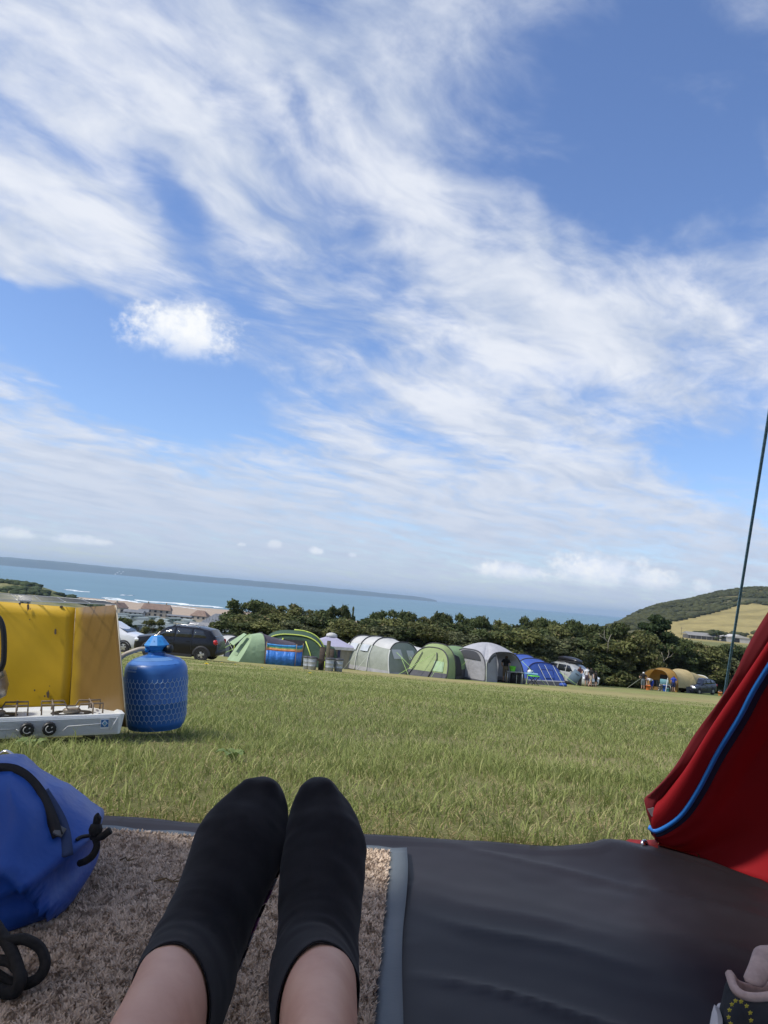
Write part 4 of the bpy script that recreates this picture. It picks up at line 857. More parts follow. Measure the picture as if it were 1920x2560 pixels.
# ------------------------------------------------------------------ cars
GLASS = M('car_glass', (.018, .022, .026), rough=.06, spec=.8); GLASS_L = M('car_glass_light', (.10, .12, .13), rough=.08, spec=.8); TYRE = M('tyre', (.018, .018, .019), rough=.85); RIM = M('alloy_rim', (.50, .50, .51), rough=.3, metal=.8); TRIM = M('car_trim', (.022, .022, .024), rough=.55)
LAMP = M('headlamp', (.75, .77, .8), rough=.1, spec=.9); TAIL = M('tail_lamp', (.45, .02, .025), rough=.2); PLATE = M('number_plate', (.7, .7, .66), rough=.5)
def car(name, label, u, d, rz, L_, W_, st, paint, wheels, wr, win, roofrail=True, rimstyle=5, name_cat='car', spin=0):
    """st: (x, z under, z belt, z roof, roof half width factor)   front at -X"""
    t = thing(name, label, name_cat, gp(u, d), R(rz)); w = W_/2; X0 = -L_/2
    xs = [s[0] for s in st]
    def sec(x):
        v = [float(np.interp(x, xs, [s[k] for s in st])) for k in range(1, 5)]; e = min(1, max(0, min(x, L_-x)/.55)); q = .80+.20*math.sqrt(1-(1-e)**2); return v[0], v[1], v[2], v[3], w*q
    rings = []
    for x in sorted(set(list(np.linspace(0, L_, 34))+xs)):
        zb, zt, zr, wf, ww = sec(x); z3 = zb+(zt-zb)*.45
        half = [(ww*.86, zb), (ww*.97, zb+.10), (ww, z3), (ww*.985, zt-.10), (ww*.955, zt), (ww*wf, zr), (ww*wf*.8, zr+.035), (ww*wf*.3, zr+.05)]
        rings.append([(X0+x, -a, z) for a, z in half]+[(X0+x, a, z) for a, z in reversed(half)])
    body = MB().loft(rings, True, True).build('body', paint, t, sharp=38)
    def on(x, s, side, off=.012):
        zb, zt, zr, wf, ww = sec(x); a = ww*.955+(ww*wf-ww*.955)*s; return Vector((X0+x, side*(a+off), zt+(zr-zt)*s+.004))
    for side in (-1, 1):
        for (xa, xb, xc, xd, s0, s1, nm) in win:
            n = 6; lo = [on(xa+(xb-xa)*k/n, s0, side) for k in range(n+1)]; hi = [on(xc+(xd-xc)*k/n, s1, side) for k in range(n+1)]
            MB().loft([lo, hi], closed=False).build('side_window', GLASS, t, solid=.006)
        # door line, sill, mirror, handles
        for xd in [q[0]-.05 for q in win[1:]]:
            zb, zt, zr, wf, ww = sec(xd); MB().box((X0+xd, side*(ww+.002), (zb+.12+zt)/2), (.012, .012, zt-zb-.2)).build('door_gap', TRIM, t, smooth=False)
            MB().box((X0+xd-.18, side*(ww*.99), zt-.14), (.16, .05, .03)).build('door_handle', paint, t, smooth=False)
        MB().box((X0+L_*.5, side*(w*.955), st[1][1]+.02), (wheels[1]-wheels[0]-wr*2.3, .08, .14)).build('sill', TRIM, t, smooth=False)
        zb, zt, zr, wf, ww = sec(win[0][0]+.12); MB().box((X0+win[0][0]+.14, side*(ww+.09), zt+.05), (.10, .2, .14), bev=.03).build('mirror', paint, t)
        for xw in wheels:
            wh = thing_part('wheel', t, (X0+xw, side*(w-.10), wr))
            MB().lathe_x = None
            prof = [(wr*.62, -.10), (wr*.94, -.105), (wr, -.07), (wr, .07), (wr*.94, .105), (wr*.62, .10)]
            tm = MB(); n = 22; tm.loft([[(r*math.cos(2*math.pi*k/n), z*side*-1, r*math.sin(2*math.pi*k/n)) for k in range(n)] for r, z in prof], True, False); ob = tm.build('wheel', TYRE, t, sharp=50); ob.location = (X0+xw, side*(w-.10), wr)
            rm = MB(); n = 20; rm.loft([[(r*math.cos(2*math.pi*k/n), y*side, r*math.sin(2*math.pi*k/n)) for k in range(n)] for r, y in ((wr*.66, .07), (wr*.62, .10), (wr*.58, .06))], True, False)
            for k in range(rimstyle):
                a = 2*math.pi*k/rimstyle+.3; c, s = math.cos(a), math.sin(a); rm.add([(c*wr*q+sg*s*wr*f, y*side, s*wr*q-sg*c*wr*f) for q, f, y in ((.08, .12, .095), (.62, .17, .085)) for sg in (-1, 1)], [(0, 1, 3, 2)])
            rm.lathe([(wr*.14, 0)], 8) if False else None
            rm.box((0, .09*side, 0), (wr*.3, .02, wr*.3), ry=.3); o2 = rm.build('rim', RIM, ob, smooth=False)
            hub = MB(); hub.loft([[(r*math.cos(2*math.pi*k/n), .045*side, r*math.sin(2*math.pi*k/n)) for k in range(n)] for r in (wr*.62, .001)], True, False); hub.build('brake_disc', TRIM, ob)
            # arch
            am = MB(); n = 16; am.loft([[(X0+xw+r*math.cos(math.pi*k/n), side*(w+yy), wr+r*math.sin(math.pi*k/n)-.02) for k in range(n+1)] for r, yy in ((wr*1.06, .005), (wr*1.30, .008), (wr*1.36, -.03))], False, False); am.build('wheel_arch', TRIM, t)
            am = MB(); am.loft([[(X0+xw+r*math.cos(2*math.pi*k/20), side*(w-.012), wr+r*math.sin(2*math.pi*k/20)) for k in range(20)] for r in (wr*1.07, .001)], True, False); am.build('wheel_well', TRIM, t)
        z = sec(.25); MB().box((X0+.20, side*(z[4]*.80), z[1]-.14), (.40, .34, .17), rz=side*R(-24), bev=.05).build('headlight', LAMP, t)
        z = sec(L_-.2); MB().box((X0+L_-.12, side*(z[4]*.86), z[1]-.12), (.26, .20, .24), rz=side*R(12), bev=.05).build('tail_light', TAIL, t)
    # windscreen and rear window from the roof shape
    ro = [s for s in st if s[3] > max(q[3] for q in st)*.985]; xf, xr = ro[0][0], ro[-1][0]
    cow = max([s for s in st if s[0] < xf and s[3]-s[2] < .12], key=lambda s: s[0]); tailx = min([s for s in st if s[0] > xr and s[3]-s[2] < .2] or [st[-1]], key=lambda s: s[0])
    for nm, xa, xb in (('windscreen', cow[0]+.04, xf-.03), ('rear_window', tailx[0]-.03, xr+.05)):
        a = sec(xa); b = sec(xb); off = .022
        MB().poly([(X0+xa, -a[4]*a[3]*.93, a[2]+.05+off), (X0+xa, a[4]*a[3]*.93, a[2]+.05+off), (X0+xb, b[4]*b[3]*.86, b[2]+.03+off), (X0+xb, -b[4]*b[3]*.86, b[2]+.03+off)], .01).build(nm, GLASS, t, smooth=False)
    zf = sec(.05); MB().box((X0+.0, 0, zf[0]+.20), (.12, w*1.2, .16), bev=.03).build('grille', TRIM, t); MB().box((X0-.07, 0, zf[0]+.30), (.02, .52, .11)).build('number_plate', PLATE, t, smooth=False)
    zr_ = sec(L_-.02); MB().box((X0+L_-.02, 0, zr_[0]+.14), (.14, w*1.7, .22), bev=.04).build('rear_bumper', TRIM, t)
    if roofrail:
        for side in (-1, 1):
            zz = max(s[3] for s in st); MB().tube([(X0+xf+.15, side*w*.70, zz+.02), (X0+xf+.3, side*w*.70, zz+.09), (X0+xr-.2, side*w*.70, zz+.08), (X0+xr, side*w*.70, zz+.0)], .02, 6).build('roof_rail', RIM if roofrail == 2 else TRIM, t)
    return t
def thing_part(name, par, loc): return None
P_BLACK = M('paint_black', (.006, .006, .008), rough=.22, coat=.15, spec=.35); P_WHITE = M('paint_white', (.66, .67, .68), rough=.3, coat=.6); P_SILVER = M('paint_silver', (.50, .52, .53), rough=.32, metal=.35, coat=.5); P_NAVY = M('paint_navy', (.018, .022, .040), rough=.25, metal=.2, coat=.25)
suv = [(0, .30, .72, .74, .80), (.15, .24, .92, .95, .82), (.95, .22, 1.04, 1.08, .84), (1.55, .22, 1.04, 1.50, .76), (1.95, .22, 1.05, 1.60, .74), (3.1, .22, 1.08, 1.60, .74), (3.75, .24, 1.12, 1.50, .76), (4.05, .28, 1.08, 1.14, .86), (4.15, .34, .92, .94, .86)]
car('parked_suv', 'shiny black compact SUV parked left of the striped tent', 447, 38.8, -5, 4.15, 1.80, suv, P_BLACK, (.85, 3.45), .34, [(1.22, 2.02, 1.62, 2.02, .08, .86, 0), (2.08, 2.88, 2.08, 2.86, .08, .86, 0), (2.96, 3.62, 2.94, 3.42, .1, .84, 0)], 2, 4)
mpv = [(0, .30, .70, .72, .80), (.12, .24, .88, .92, .82), (.80, .22, 1.02, 1.06, .86), (1.75, .22, 1.02, 1.62, .76), (2.2, .22, 1.02, 1.68, .75), (3.6, .22, 1.05, 1.68, .75), (4.25, .24, 1.06, 1.55, .78), (4.48, .28, 1.02, 1.08, .86), (4.55, .36, .9, .92, .86)]
car('parked_hatchback', 'white car partly hidden behind the stove panel and blue regulator', 262, 42.5, 176, 4.4, 1.8, [(x*.967, a, b, c*.955 if c > 1.3 else c, e) for x, a, b, c, e in mpv], P_WHITE, (.85, 3.4), .32, [(1.2, 2.0, 1.7, 2.0, .08, .86, 0), (2.06, 2.9, 2.06, 2.9, .08, .86, 0), (3.0, 3.9, 3.0, 3.7, .1, .84, 0)], False)
car('parked_minivan', 'silver people carrier with black roof box beside the blue tent', 1428, 64, 122, 4.55, 1.82, mpv, P_SILVER, (.88, 3.62), .33, [(1.3, 2.15, 1.85, 2.15, .08, .86, 0), (2.23, 3.1, 2.23, 3.1, .08, .86, 0), (3.2, 4.2, 3.2, 4.1, .1, .84, 0)], 2)
est = [(0, .28, .64, .66, .80), (.14, .22, .80, .84, .82), (1.15, .20, .93, .97, .86), (1.95, .20, .94, 1.40, .74), (2.4, .20, .95, 1.46, .72), (3.5, .20, .97, 1.43, .72), (4.1, .22, 1.0, 1.30, .74), (4.42, .26, .98, 1.04, .84), (4.48, .34, .86, .88, .86)]
car('parked_estate', 'dark blue estate car parked in front of the tan tent', 1744, 75, 40, 4.48, 1.78, est, P_NAVY, (.88, 3.55), .33, [(1.5, 2.3, 2.0, 2.32, .08, .86, 0), (2.38, 3.25, 2.38, 3.2, .08, .86, 0), (3.33, 4.0, 3.28, 3.85, .12, .84, 0)], 2)
# roof box stands on the minivan
def roofbox():
    c = bpy.data.objects['parked_minivan']; m = c.matrix_basis; t = thing('roof_box', 'glossy black roof box on top of the silver people carrier', 'roof box', Matrix.Translation(c.location) @ Matrix.Rotation(R(122), 4, 'Z') @ Vector((.25, 0, 1.78)), R(122))
    k = M('roofbox_black', (.018, .018, .024), rough=.3, coat=.5); rings = []
    for x, w, h in ((-1.15, .22, .06), (-1.05, .34, .16), (-.6, .44, .30), (0, .46, .36), (.7, .46, .36), (1.02, .42, .30), (1.12, .34, .18)):
        rings.append([(x, -w, .12), (x, -w, .12+h*.55), (x, -w*.8, .12+h), (x, w*.8, .12+h), (x, w, .12+h*.55), (x, w, .12)])
    MB().loft(rings, True, True).build('lid', k, t, subd=1); rings = [[(x, -w, .11), (x, w, .11), (x, w*.85, .02), (x, -w*.85, .02)] for x, w in ((-1.08, .30), (-.6, .43), (.7, .45), (1.1, .34))]
    MB().loft(rings, True, True).build('base', TRIM, t)
    for x in (-.5, .5): MB().box((x, 0, -.03), (.06, 1.25, .05)).build('crossbar', TRIM, t, smooth=False)
roofbox()
# ------------------------------------------------------------------ people
SKIN = M('skin_far', (.48, .30, .21), rough=.6); HAIR_BR = M('hair_brown', (.06, .035, .02), rough=.7)
def person(label, u, d, rz, H, pose, cloth, hair=HAIR_BR, name='person', loc=None):
    J = dict(pel=(0, 0, .53), spi=(0, 0, .64), che=(0, 0, .77), nec=(0, 0, .845), hea=(0, -.012, .90), top=(0, -.01, .965),
             shl=(.115, 0, .805), ell=(.15, .01, .63), wrl=(.16, -.03, .48), hnl=(.16, -.05, .42), shr=(-.115, 0, .805), elr=(-.15, .01, .63), wrr=(-.16, -.03, .48), hnr=(-.16, -.05, .42),
             hpl=(.055, 0, .51), knl=(.06, -.01, .28), anl=(.065, .01, .045), tol=(.07, -.09, .02), hpr=(-.055, 0, .51), knr=(-.06, -.01, .28), anr=(-.065, .01, .045), tor=(-.07, -.09, .02))
    J.update(pose); names = list(J); idx = {n: i for i, n in enumerate(names)}
    bones = [('pel', 'spi'), ('spi', 'che'), ('che', 'nec'), ('nec', 'hea'), ('hea', 'top'), ('che', 'shl'), ('shl', 'ell'), ('ell', 'wrl'), ('wrl', 'hnl'), ('che', 'shr'), ('shr', 'elr'), ('elr', 'wrr'), ('wrr', 'hnr'), ('pel', 'hpl'), ('hpl', 'knl'), ('knl', 'anl'), ('anl', 'tol'), ('pel', 'hpr'), ('hpr', 'knr'), ('knr', 'anr'), ('anr', 'tor')]
    rad = dict(pel=.085, spi=.078, che=.088, nec=.034, hea=.055, top=.042, sh=.042, el=.029, wr=.020, hn=.022, hp=.062, kn=.040, an=.024, to=.026)
    me = bpy.data.meshes.new('body'); me.from_pydata([Vector(J[n])*H for n in names], [(idx[a], idx[b]) for a, b in bones], [])
    ob = bpy.data.objects.new('tmp_body', me); C.objects.link(ob); ob.modifiers.new('s', 'SKIN'); ob.modifiers.new('d', 'SUBSURF').levels = 1
    sv = me.skin_vertices[0].data
    for n, i in idx.items(): r = rad.get(n, rad.get(n[:2], .03))*H; sv[i].radius = (r, r*(.72 if n in ('pel', 'spi', 'che') else 1)); sv[i].use_root = (n == 'pel')
    dg = bpy.context.evaluated_depsgraph_get(); em = bpy.data.meshes.new_from_object(ob.evaluated_get(dg)); bpy.data.objects.remove(ob)
    loc = loc or gp(u, d); t = thing(name, label, 'person', loc, R(rz))
    em.polygons.foreach_set('use_smooth', [True]*len(em.polygons)); em.materials.append(SKIN); bo = bpy.data.objects.new('body', em); C.objects.link(bo); bo.parent = t
    V = np.array([v.co[:] for v in em.vertices]); Nn = np.array([v.normal[:] for v in em.vertices]); seg = [(np.array(J[a])*H, np.array(J[b])*H) for a, b in bones]
    def classify(p):
        best = (9e9, 0, 0)
        for k, (a, b) in enumerate(seg):
            ab = b-a; f = min(1, max(0, np.dot(p-a, ab)/np.dot(ab, ab))); dd = np.linalg.norm(p-a-ab*f)/(rad.get(bones[k][0], rad.get(bones[k][0][:2], .03)))
            if dd < best[0]: best = (dd, k, f)
        return best[1], best[2]
    cls = []
    for f in em.polygons: cls.append(classify(np.mean(V[list(f.vertices)], 0)))
    sets = dict(shirt=lambda k, f: k in (1, 2, 5, 9) or (k == 0 and f > .35) or (k in (6, 10) and f < .62), long_top=lambda k, f: k in (0, 1, 2, 5, 9, 6, 10, 13, 17) or (k in (7, 11) and f < .9) or (k in (14, 18) and f < .25), vest=lambda k, f: k in (1, 2, 5, 9) or (k == 0 and f > .35),
                shorts=lambda k, f: k in (13, 17) or (k == 0 and f <= .5) or (k in (14, 18) and f < .85), long_shorts=lambda k, f: k in (13, 17) or (k == 0 and f <= .5) or k in (14, 18), trousers=lambda k, f: k in (13, 17, 14, 18) or (k == 0 and f <= .5) or (k in (15, 19) and f < .95), shoes=lambda k, f: k in (16, 20))
    def garment(nm, test, m, off):
        fs = [tuple(em.polygons[i].vertices) for i, (k, f) in enumerate(cls) if test(k, f, i)]
        if not fs: return
        used = sorted({v for f in fs for v in f}); mp = {v: j for j, v in enumerate(used)}; mb = MB(); mb.add([V[v]+Nn[v]*off*H for v in used], [tuple(mp[v] for v in f) for f in fs]); mb.build(nm, m, t)
    for nm, (kind, col) in cloth.items():
        m = M('cloth_%02x%02x%02x' % tuple(int(q*255) for q in col), col, tuple(q*.7 for q in col), scale=6, rough=.85); fn = sets[kind]; garment(nm, lambda k, f, i: fn(k, f), m, .012 if kind != 'shorts' else .014)
    hv = np.array(J['hea'])*H
    garment('hair' if hair is HAIR_BR else 'cap', lambda k, f, i: k in (3, 4) and (lambda c: (c[2] > hv[2]+.012*H or c[1] > hv[1]+.012*H) and c[2] > (hv[2]-.05*H))(np.mean(V[list(em.polygons[i].vertices)], 0)), hair, .010)
    return t
CAPW = M('cap_white', (.72, .72, .7)); BLK = (.012, .012, .014)
person('person in black t-shirt and khaki shorts standing in the grey tent doorway', 1262, 47.6, 150, 1.66, dict(ell=(.16, .03, .64), wrl=(.12, -.09, .55), elr=(-.16, .03, .64), wrr=(-.13, -.08, .54), hnl=(.10, -.13, .54), hnr=(-.11, -.13, .53)), dict(t_shirt=('shirt', BLK), shorts=('long_shorts', (.26, .20, .12)), shoes=('shoes', (.1, .08, .06))))
person('person in dark top and grey trousers carrying a blue-grey box by the silver car', 1449, 60.5, -50, 1.55, dict(ell=(.15, -.04, .66), wrl=(.10, -.17, .60), hnl=(.08, -.22, .59), elr=(-.15, -.04, .66), wrr=(-.10, -.17, .60), hnr=(-.08, -.22, .59), nec=(0, -.015, .845), hea=(0, -.04, .89), top=(0, -.045, .955)), dict(top=('vest', (.05, .015, .02)), trousers=('trousers', (.12, .115, .11)), shoes=('shoes', BLK)))
person('girl in a long white top seen from behind, right of the silver car', 1466.5, 61, 170, 1.5, dict(ell=(.13, -.02, .64), wrl=(.09, -.1, .56), hnl=(.07, -.13, .57)), dict(hoodie=('long_top', (.72, .72, .73)), shorts=('shorts', (.10, .08, .11))), name='person')
person('girl in dark jumper and light shorts striding right beside the white-topped girl', 1476, 60.2, 120, 1.48, dict(knl=(.06, -.10, .29), anl=(.065, -.12, .05), tol=(.07, -.2, .03), knr=(-.06, .07, .29), anr=(-.065, .2, .08), tor=(-.065, .13, .02), ell=(.14, .06, .64), elr=(-.14, -.06, .64)), dict(jumper=('shirt', BLK), shorts=('shorts', (.34, .29, .22))))
person('child in black leaning forward at the far right of the three girls', 1488, 60.6, 100, 1.3, dict(knl=(.06, -.10, .29), anl=(.065, -.06, .05), tol=(.07, -.14, .02), knr=(-.06, .04, .29), anr=(-.065, .16, .06), tor=(-.065, .08, .02)), dict(jacket=('long_top', BLK), shorts=('shorts', BLK)))
person('man with white cap, black t-shirt and patterned shorts, hands on hips', 1607, 71, 165, 1.62, dict(ell=(.22, .05, .66), wrl=(.12, .0, .56), hnl=(.09, -.03, .55), elr=(-.22, .05, .66), wrr=(-.12, .0, .56), hnr=(-.09, -.03, .55)), dict(t_shirt=('shirt', BLK), shorts=('long_shorts', (.14, .17, .19)), shoes=('shoes', (.5, .5, .48))), CAPW)
person('person in white top and blue shorts bending down by the tan hood', 1628, 71.4, -75, 1.6, dict(pel=(0, .05, .52), spi=(0, -.05, .60), che=(0, -.18, .63), nec=(0, -.25, .60), hea=(0, -.30, .56), top=(0, -.34, .51), shl=(.10, -.2, .62), shr=(-.10, -.2, .62), ell=(.13, -.22, .46), wrl=(.10, -.26, .32), hnl=(.08, -.27, .26), elr=(-.13, -.22, .46), wrr=(-.10, -.26, .32), hnr=(-.08, -.27, .26), hpl=(.055, .05, .5), hpr=(-.055, .05, .5), knl=(.06, .0, .27), knr=(-.06, .02, .27)), dict(t_shirt=('shirt', (.66, .66, .67)), shorts=('long_shorts', (.03, .07, .42))))
person('boy in bright blue t-shirt standing between the tan doorway and the blue car', 1683, 71.2, 170, 1.5, dict(), dict(t_shirt=('shirt', (.03, .07, .45)), shorts=('shorts', (.015, .02, .07))))
person('face of a person peering out of the lime tent side opening', 1114, 46.3, 60, 1.0, dict(), dict(t_shirt=('shirt', (.03, .03, .03)), trousers=('trousers', (.04, .04, .04))), loc=gp(1118, 46.2)+Vector((0, 0, .25)))
# ------------------------------------------------------------------ camp furniture
ALU = M('aluminium', (.55, .55, .54), rough=.35, metal=.6); GREENP = M('lime_plastic', (.16, .62, .06), rough=.4)
def camp_table(label, u, d, rz, w, dep, h, top, group=None):
    t = thing('camping_table', label, 'table', gp(u, d), R(rz), group); MB().box((0, 0, h), (w, dep, .035), bev=.01).build('table_top', top, t)
    for sx in (-1, 1):
        for sy in (-1, 1): MB().tube([(sx*w*.46, sy*dep*.42, 0), (sx*w*.46, sy*dep*.42, h-.02)], .02, 6).build('leg', ALU, t)
        MB().tube([(sx*w*.46, -dep*.42, h*.35), (sx*w*.46, dep*.42, h*.35)], .012, 5).build('stretcher', ALU, t)
    return t
camp_table('camping table with black cupboard front holding the lime green tub', 1284, 47.2, 5, 1.0, .5, .70, M('table_grey', (.35, .35, .35)))
t = thing('storage_cupboard', 'black fabric cupboard under the table with the lime tub', 'cupboard', gp(1289, 47.3), 0); MB().box((0, 0, .30), (.62, .4, .6), bev=.02).build('cabinet', M('cupboard_black', (.012, .012, .013)), t); MB().box((0, -.21, .3), (.02, .02, .52)).build('zip', ALU, t, smooth=False)
p = gp(1279, 47.2); t = thing('tub', 'bright lime green plastic tub on the camping table', 'tub', p+Vector((0, 0, .72))); MB().lathe([(.15, 0), (.20, .26), (.215, .27), (.215, .30), (.19, .29), (.14, .02)], 18, caps=False).build('bowl', GREENP, t); MB().lathe([(.139, .02), (.001, .02)], 12, caps=False).build('base', GREENP, t)
camp_table('folding table with pale blue top outside the grey dome', 1317, 47.4, -12, 1.25, .6, .68, M('table_blue', (.20, .42, .58), rough=.4))
p = gp(1322, 47.4); t = thing('kettle', 'small white kettle on the pale blue camping table', 'kettle', p+Vector((0, 0, .70))); MB().lathe([(.11, 0), (.14, .05), (.13, .14), (.06, .2), (.02, .22)], 14).build('pot', M('enamel_white', (.7, .7, .68), rough=.3), t); MB().tube([(-.11, 0, .14), (-.07, 0, .27), (.07, 0, .27), (.11, 0, .14)], .012, 6).build('handle', TRIM, t); MB().tube([(.1, 0, .08), (.2, 0, .16)], .02, 6).build('spout', MATS['enamel_white'], t)
t = thing('camping_stool', 'dark camping stool with lime green seat beside the pale blue table', 'stool', gp(1333, 47.0), R(20)); MB().box((0, 0, .55), (.6, .45, .05), bev=.02).build('seat', GREENP, t)
for a, b in (((-.26, -.2, 0), (.26, -.2, .53)), ((.26, -.2, 0), (-.26, -.2, .53)), ((-.26, .2, 0), (.26, .2, .53)), ((.26, .2, 0), (-.26, .2, .53))): MB().tube([a, b], .022, 6).build('leg', TRIM, t)
t = thing('cool_box', 'blue-grey box held tilted by the person at the silver car', 'box', gp(1436, 60.4)+Vector((0, 0, .62)), rot=(0, R(32), R(-15))); MB().box((0, 0, 0), (.75, .35, 1.05), bev=.04).build('shell', M('box_bluegrey', (.10, .15, .20), rough=.6), t); MB().box((0, -.19, .3), (.3, .04, .04)).build('handle', TRIM, t, smooth=False)
t = thing('groundsheet_roll', 'crumpled blue bag on the grass right of the blue tent', 'bag', gp(1407, 51.2), .3); MB().lathe([(.02, 0), (.24, .03), (.28, .12), (.2, .2), (.08, .24), (.02, .25)], 12).build('sack', F_BLUE, t); MB().tube([(-.05, 0, .24), (0, 0, .32), (.05, 0, .24)], .015, 5).build('strap', TRIM, t)
def pail(label, u, d, c, r=.16, h=.32, cat='bucket'):
    t = thing('bucket', label, cat, gp(u, d)); m = M('plastic_%02x%02x%02x' % tuple(int(q*255) for q in c), c, rough=.4)
    MB().lathe([(r*.8, 0), (r, h), (r*1.06, h), (r*1.06, h+.03), (r*.9, h+.02), (r*.7, .04), (.01, .03)], 16, caps=False).build('pail', m, t); MB().tube([(-r, 0, h), (-r*.6, 0, h+.14), (r*.6, 0, h+.14), (r, 0, h)], .012, 5).build('handle', ALU, t)
pail('orange bucket on the grass below the bending person', 1620, 70.8, (.75, .20, .05), .22, .4); pail('dark blue water container by the tan tent doorway', 1662, 71.3, (.03, .10, .45), .2, .5, 'container'); pail('small teal bucket beside the dark blue water container', 1669.5, 71, (.10, .28, .30), .13, .26)
t = thing('camp_kitchen', 'teal camp kitchen stand inside the tan tent doorway', 'stand', gp(1664, 72.2), R(-40)); MB().box((0, 0, .85), (1.0, .4, .45), bev=.03).build('windshield', M('kitchen_teal', (.12, .26, .30)), t); MB().box((0, 0, .6), (1.1, .5, .05)).build('shelf', ALU, t, smooth=False)
for sx in (-.5, .5): MB().tube([(sx, -.2, 0), (sx, -.2, .6)], .02, 6).build('leg', ALU, t); MB().tube([(sx, .2, 0), (sx, .2, .6)], .02, 6).build('leg', ALU, t)
for i, (u, lab) in enumerate(((1644, 'dark folded camping chair beside the bending person'), (1650, 'dark camping chair just left of the tan tent doorway'))):
    t = thing('camping_chair', lab, 'chair', gp(u, 71.6), R(30+20*i)); MB().box((0, 0, .4), (.55, .5, .05)).build('seat', TRIM, t, smooth=False); MB().box((0, .25, .68), (.55, .05, .55), rx=R(-12)).build('backrest', TRIM, t, smooth=False)
    for sx in (-.25, .25):
        for sy in (-.22, .22): MB().tube([(sx, sy, 0), (-sx*.9, sy, .4)], .02, 5).build('leg', ALU, t)
pail('small orange object on the grass behind the dark blue car', 1800, 74, (.70, .28, .08), .2, .3, 'bucket')
# ------------------------------------------------------------------ waste point: posts and galvanised bins
GALV = M('galvanised', (.44, .46, .47), (.33, .35, .36), scale=5, rough=.45, metal=.5); WOODD = M('dark_post', (.045, .035, .028), (.09, .07, .055), scale=6, rough=.9); WOODG = M('mossy_post', (.075, .07, .035), (.14, .12, .08), scale=5, rough=.9)
d0 = 37.8
for i, (u, dd, lab) in enumerate(((767, d0+.25, 'galvanised bin at the far left of the waste point'), (779.5, d0, 'galvanised bin second from the left, left of the wooden posts'), (822.5, d0-.2, 'galvanised bin right of the wooden posts, nearest the camera'), (845, d0+.1, 'galvanised bin at the far right of the waste point'))):
    t = thing('dustbin', lab, 'bin', gp(u, dd), 0, 'galvanised bins at the waste point'); h = .56
    MB().lathe([(.175, 0), (.19, .02), (.20, h*.33), (.205, h*.34), (.20, h*.36), (.205, h*.66), (.21, h*.68), (.205, h*.7), (.215, h)], 20).build('drum', GALV, t, sharp=40)
    MB().lathe([(.235, 0), (.24, .03), (.22, .06), (.05, .085), (.01, .09)], 20, (0, 0, h)).build('lid', M('lid_dark', (.05, .05, .055), rough=.5), t); MB().tube([(-.06, 0, h+.08), (-.05, 0, h+.12), (.05, 0, h+.12), (.06, 0, h+.08)], .012, 5).build('handle', TRIM, t)
for u, dd, w, h, m, lab in ((816, d0+.15, .19, 1.42, WOODG, 'tall mossy wooden post in the middle of the waste point'), (802, d0+.45, .28, 1.10, WOODD, 'dark board post left of the tall mossy post'), (826, d0+.45, .2, 1.06, WOODD, 'dark board post right of the tall mossy post')):
    t = thing('wooden_post', lab, 'post', gp(u, dd), R(4)); MB().box((0, 0, h/2-.2), (w, .12, h+.4), bev=.012).build('timber', m, t); MB().box((0, 0, h+.01), (w*.9, .1, .03)).build('cap', m, t, smooth=False)
t = thing('bin_rail', 'low dark rail running behind the bins between the posts', 'rail', gp(806, d0+.32), R(4)); MB().box((0, 0, .50), (1.5, .05, .10)).build('rail', WOODD, t, smooth=False)
for sx in (-.7, .7): MB().box((sx, 0, .2), (.07, .05, .6)).build('stake', WOODD, t, smooth=False)
# ------------------------------------------------------------------ foreground: groundsheet, carpet
from mathutils.bvhtree import BVHTree
_fe = [atz(u, v, .004) for u, v in ((-420, 1992), (-150, 2014), (0, 2026), (230, 2040), (480, 2060), (930, 2092), (1200, 2108), (1480, 2134), (1560, 2122), (1640, 2118), (1760, 2152), (1920, 2216), (2200, 2330))]
_fx = np.array([p.x for p in _fe]); _fy = np.array([p.y for p in _fe])
def sheet_edge(x): return np.interp(x, _fx, _fy)
SHEET = M('groundsheet_fabric', (.013, .0112, .0142), (.018, .0155, .0195), scale=7, rough=.52, spec=.25, bump=.12, bscale=900)
def groundsheet():
    nx, ny = 230, 230; xs = np.linspace(-1.15, .80, nx); ts = np.linspace(0, 1, ny)
    X, T = np.meshgrid(xs, ts, indexing='ij'); E = sheet_edge(X); Y = -.9+(E+.9)*T
    # long soft creases running towards the lower right, small crumples near the far corner
    q = X*.45+Y*1.0; folds = 1-(1-np.abs(2*vnoise(q*13+1.5*fbm(X*5, Y*5, 2, 21), X*1.6-Y*.6, 23)-1))**3
    amp = sstep(X, .02, .18)*(1-sstep(Y, 1.12, 1.28)*.4); crump = fbm(X*16, Y*16, 4, 30)
    Z = .005+.0055*(1-folds)*amp+.009*(crump-.45)*amp*sstep(X, .1, .4)*sstep(Y, .9, 1.15)+.003*(fbm(X*14, Y*14, 3, 33)-.4)
    d = (E-Y); Z = np.where(d < .03, Z*.6+.001*np.sin(X*33)*(d < .012)+.004, Z); Z = np.maximum(Z, .0025)
    lift = np.exp(-((X-.42)/.09)**2-((Y-1.27)/.06)**2); Z = Z+.018*lift
    inside = (X < CARP_R(Y)) & (X > -.95) & (Y < CARP_Y+.02); Z = np.where(inside, np.minimum(Z, .004), Z)
    V = np.stack([X, Y, Z], -1).reshape(-1, 3); i = np.arange(nx-1)[:, None]*ny+np.arange(ny-1)[None]; F4 = np.stack([i, i+ny, i+ny+1, i+1], -1).reshape(-1, 4)
    o = npmesh('groundsheet', V, F4, SHEET, None, None, True); mo = o.modifiers.new('s', 'SOLIDIFY'); mo.thickness = .0015; mo.offset = -1
    tag(o, 'dark purple-grey creased groundsheet under the feet and the carpet mat', 'groundsheet')
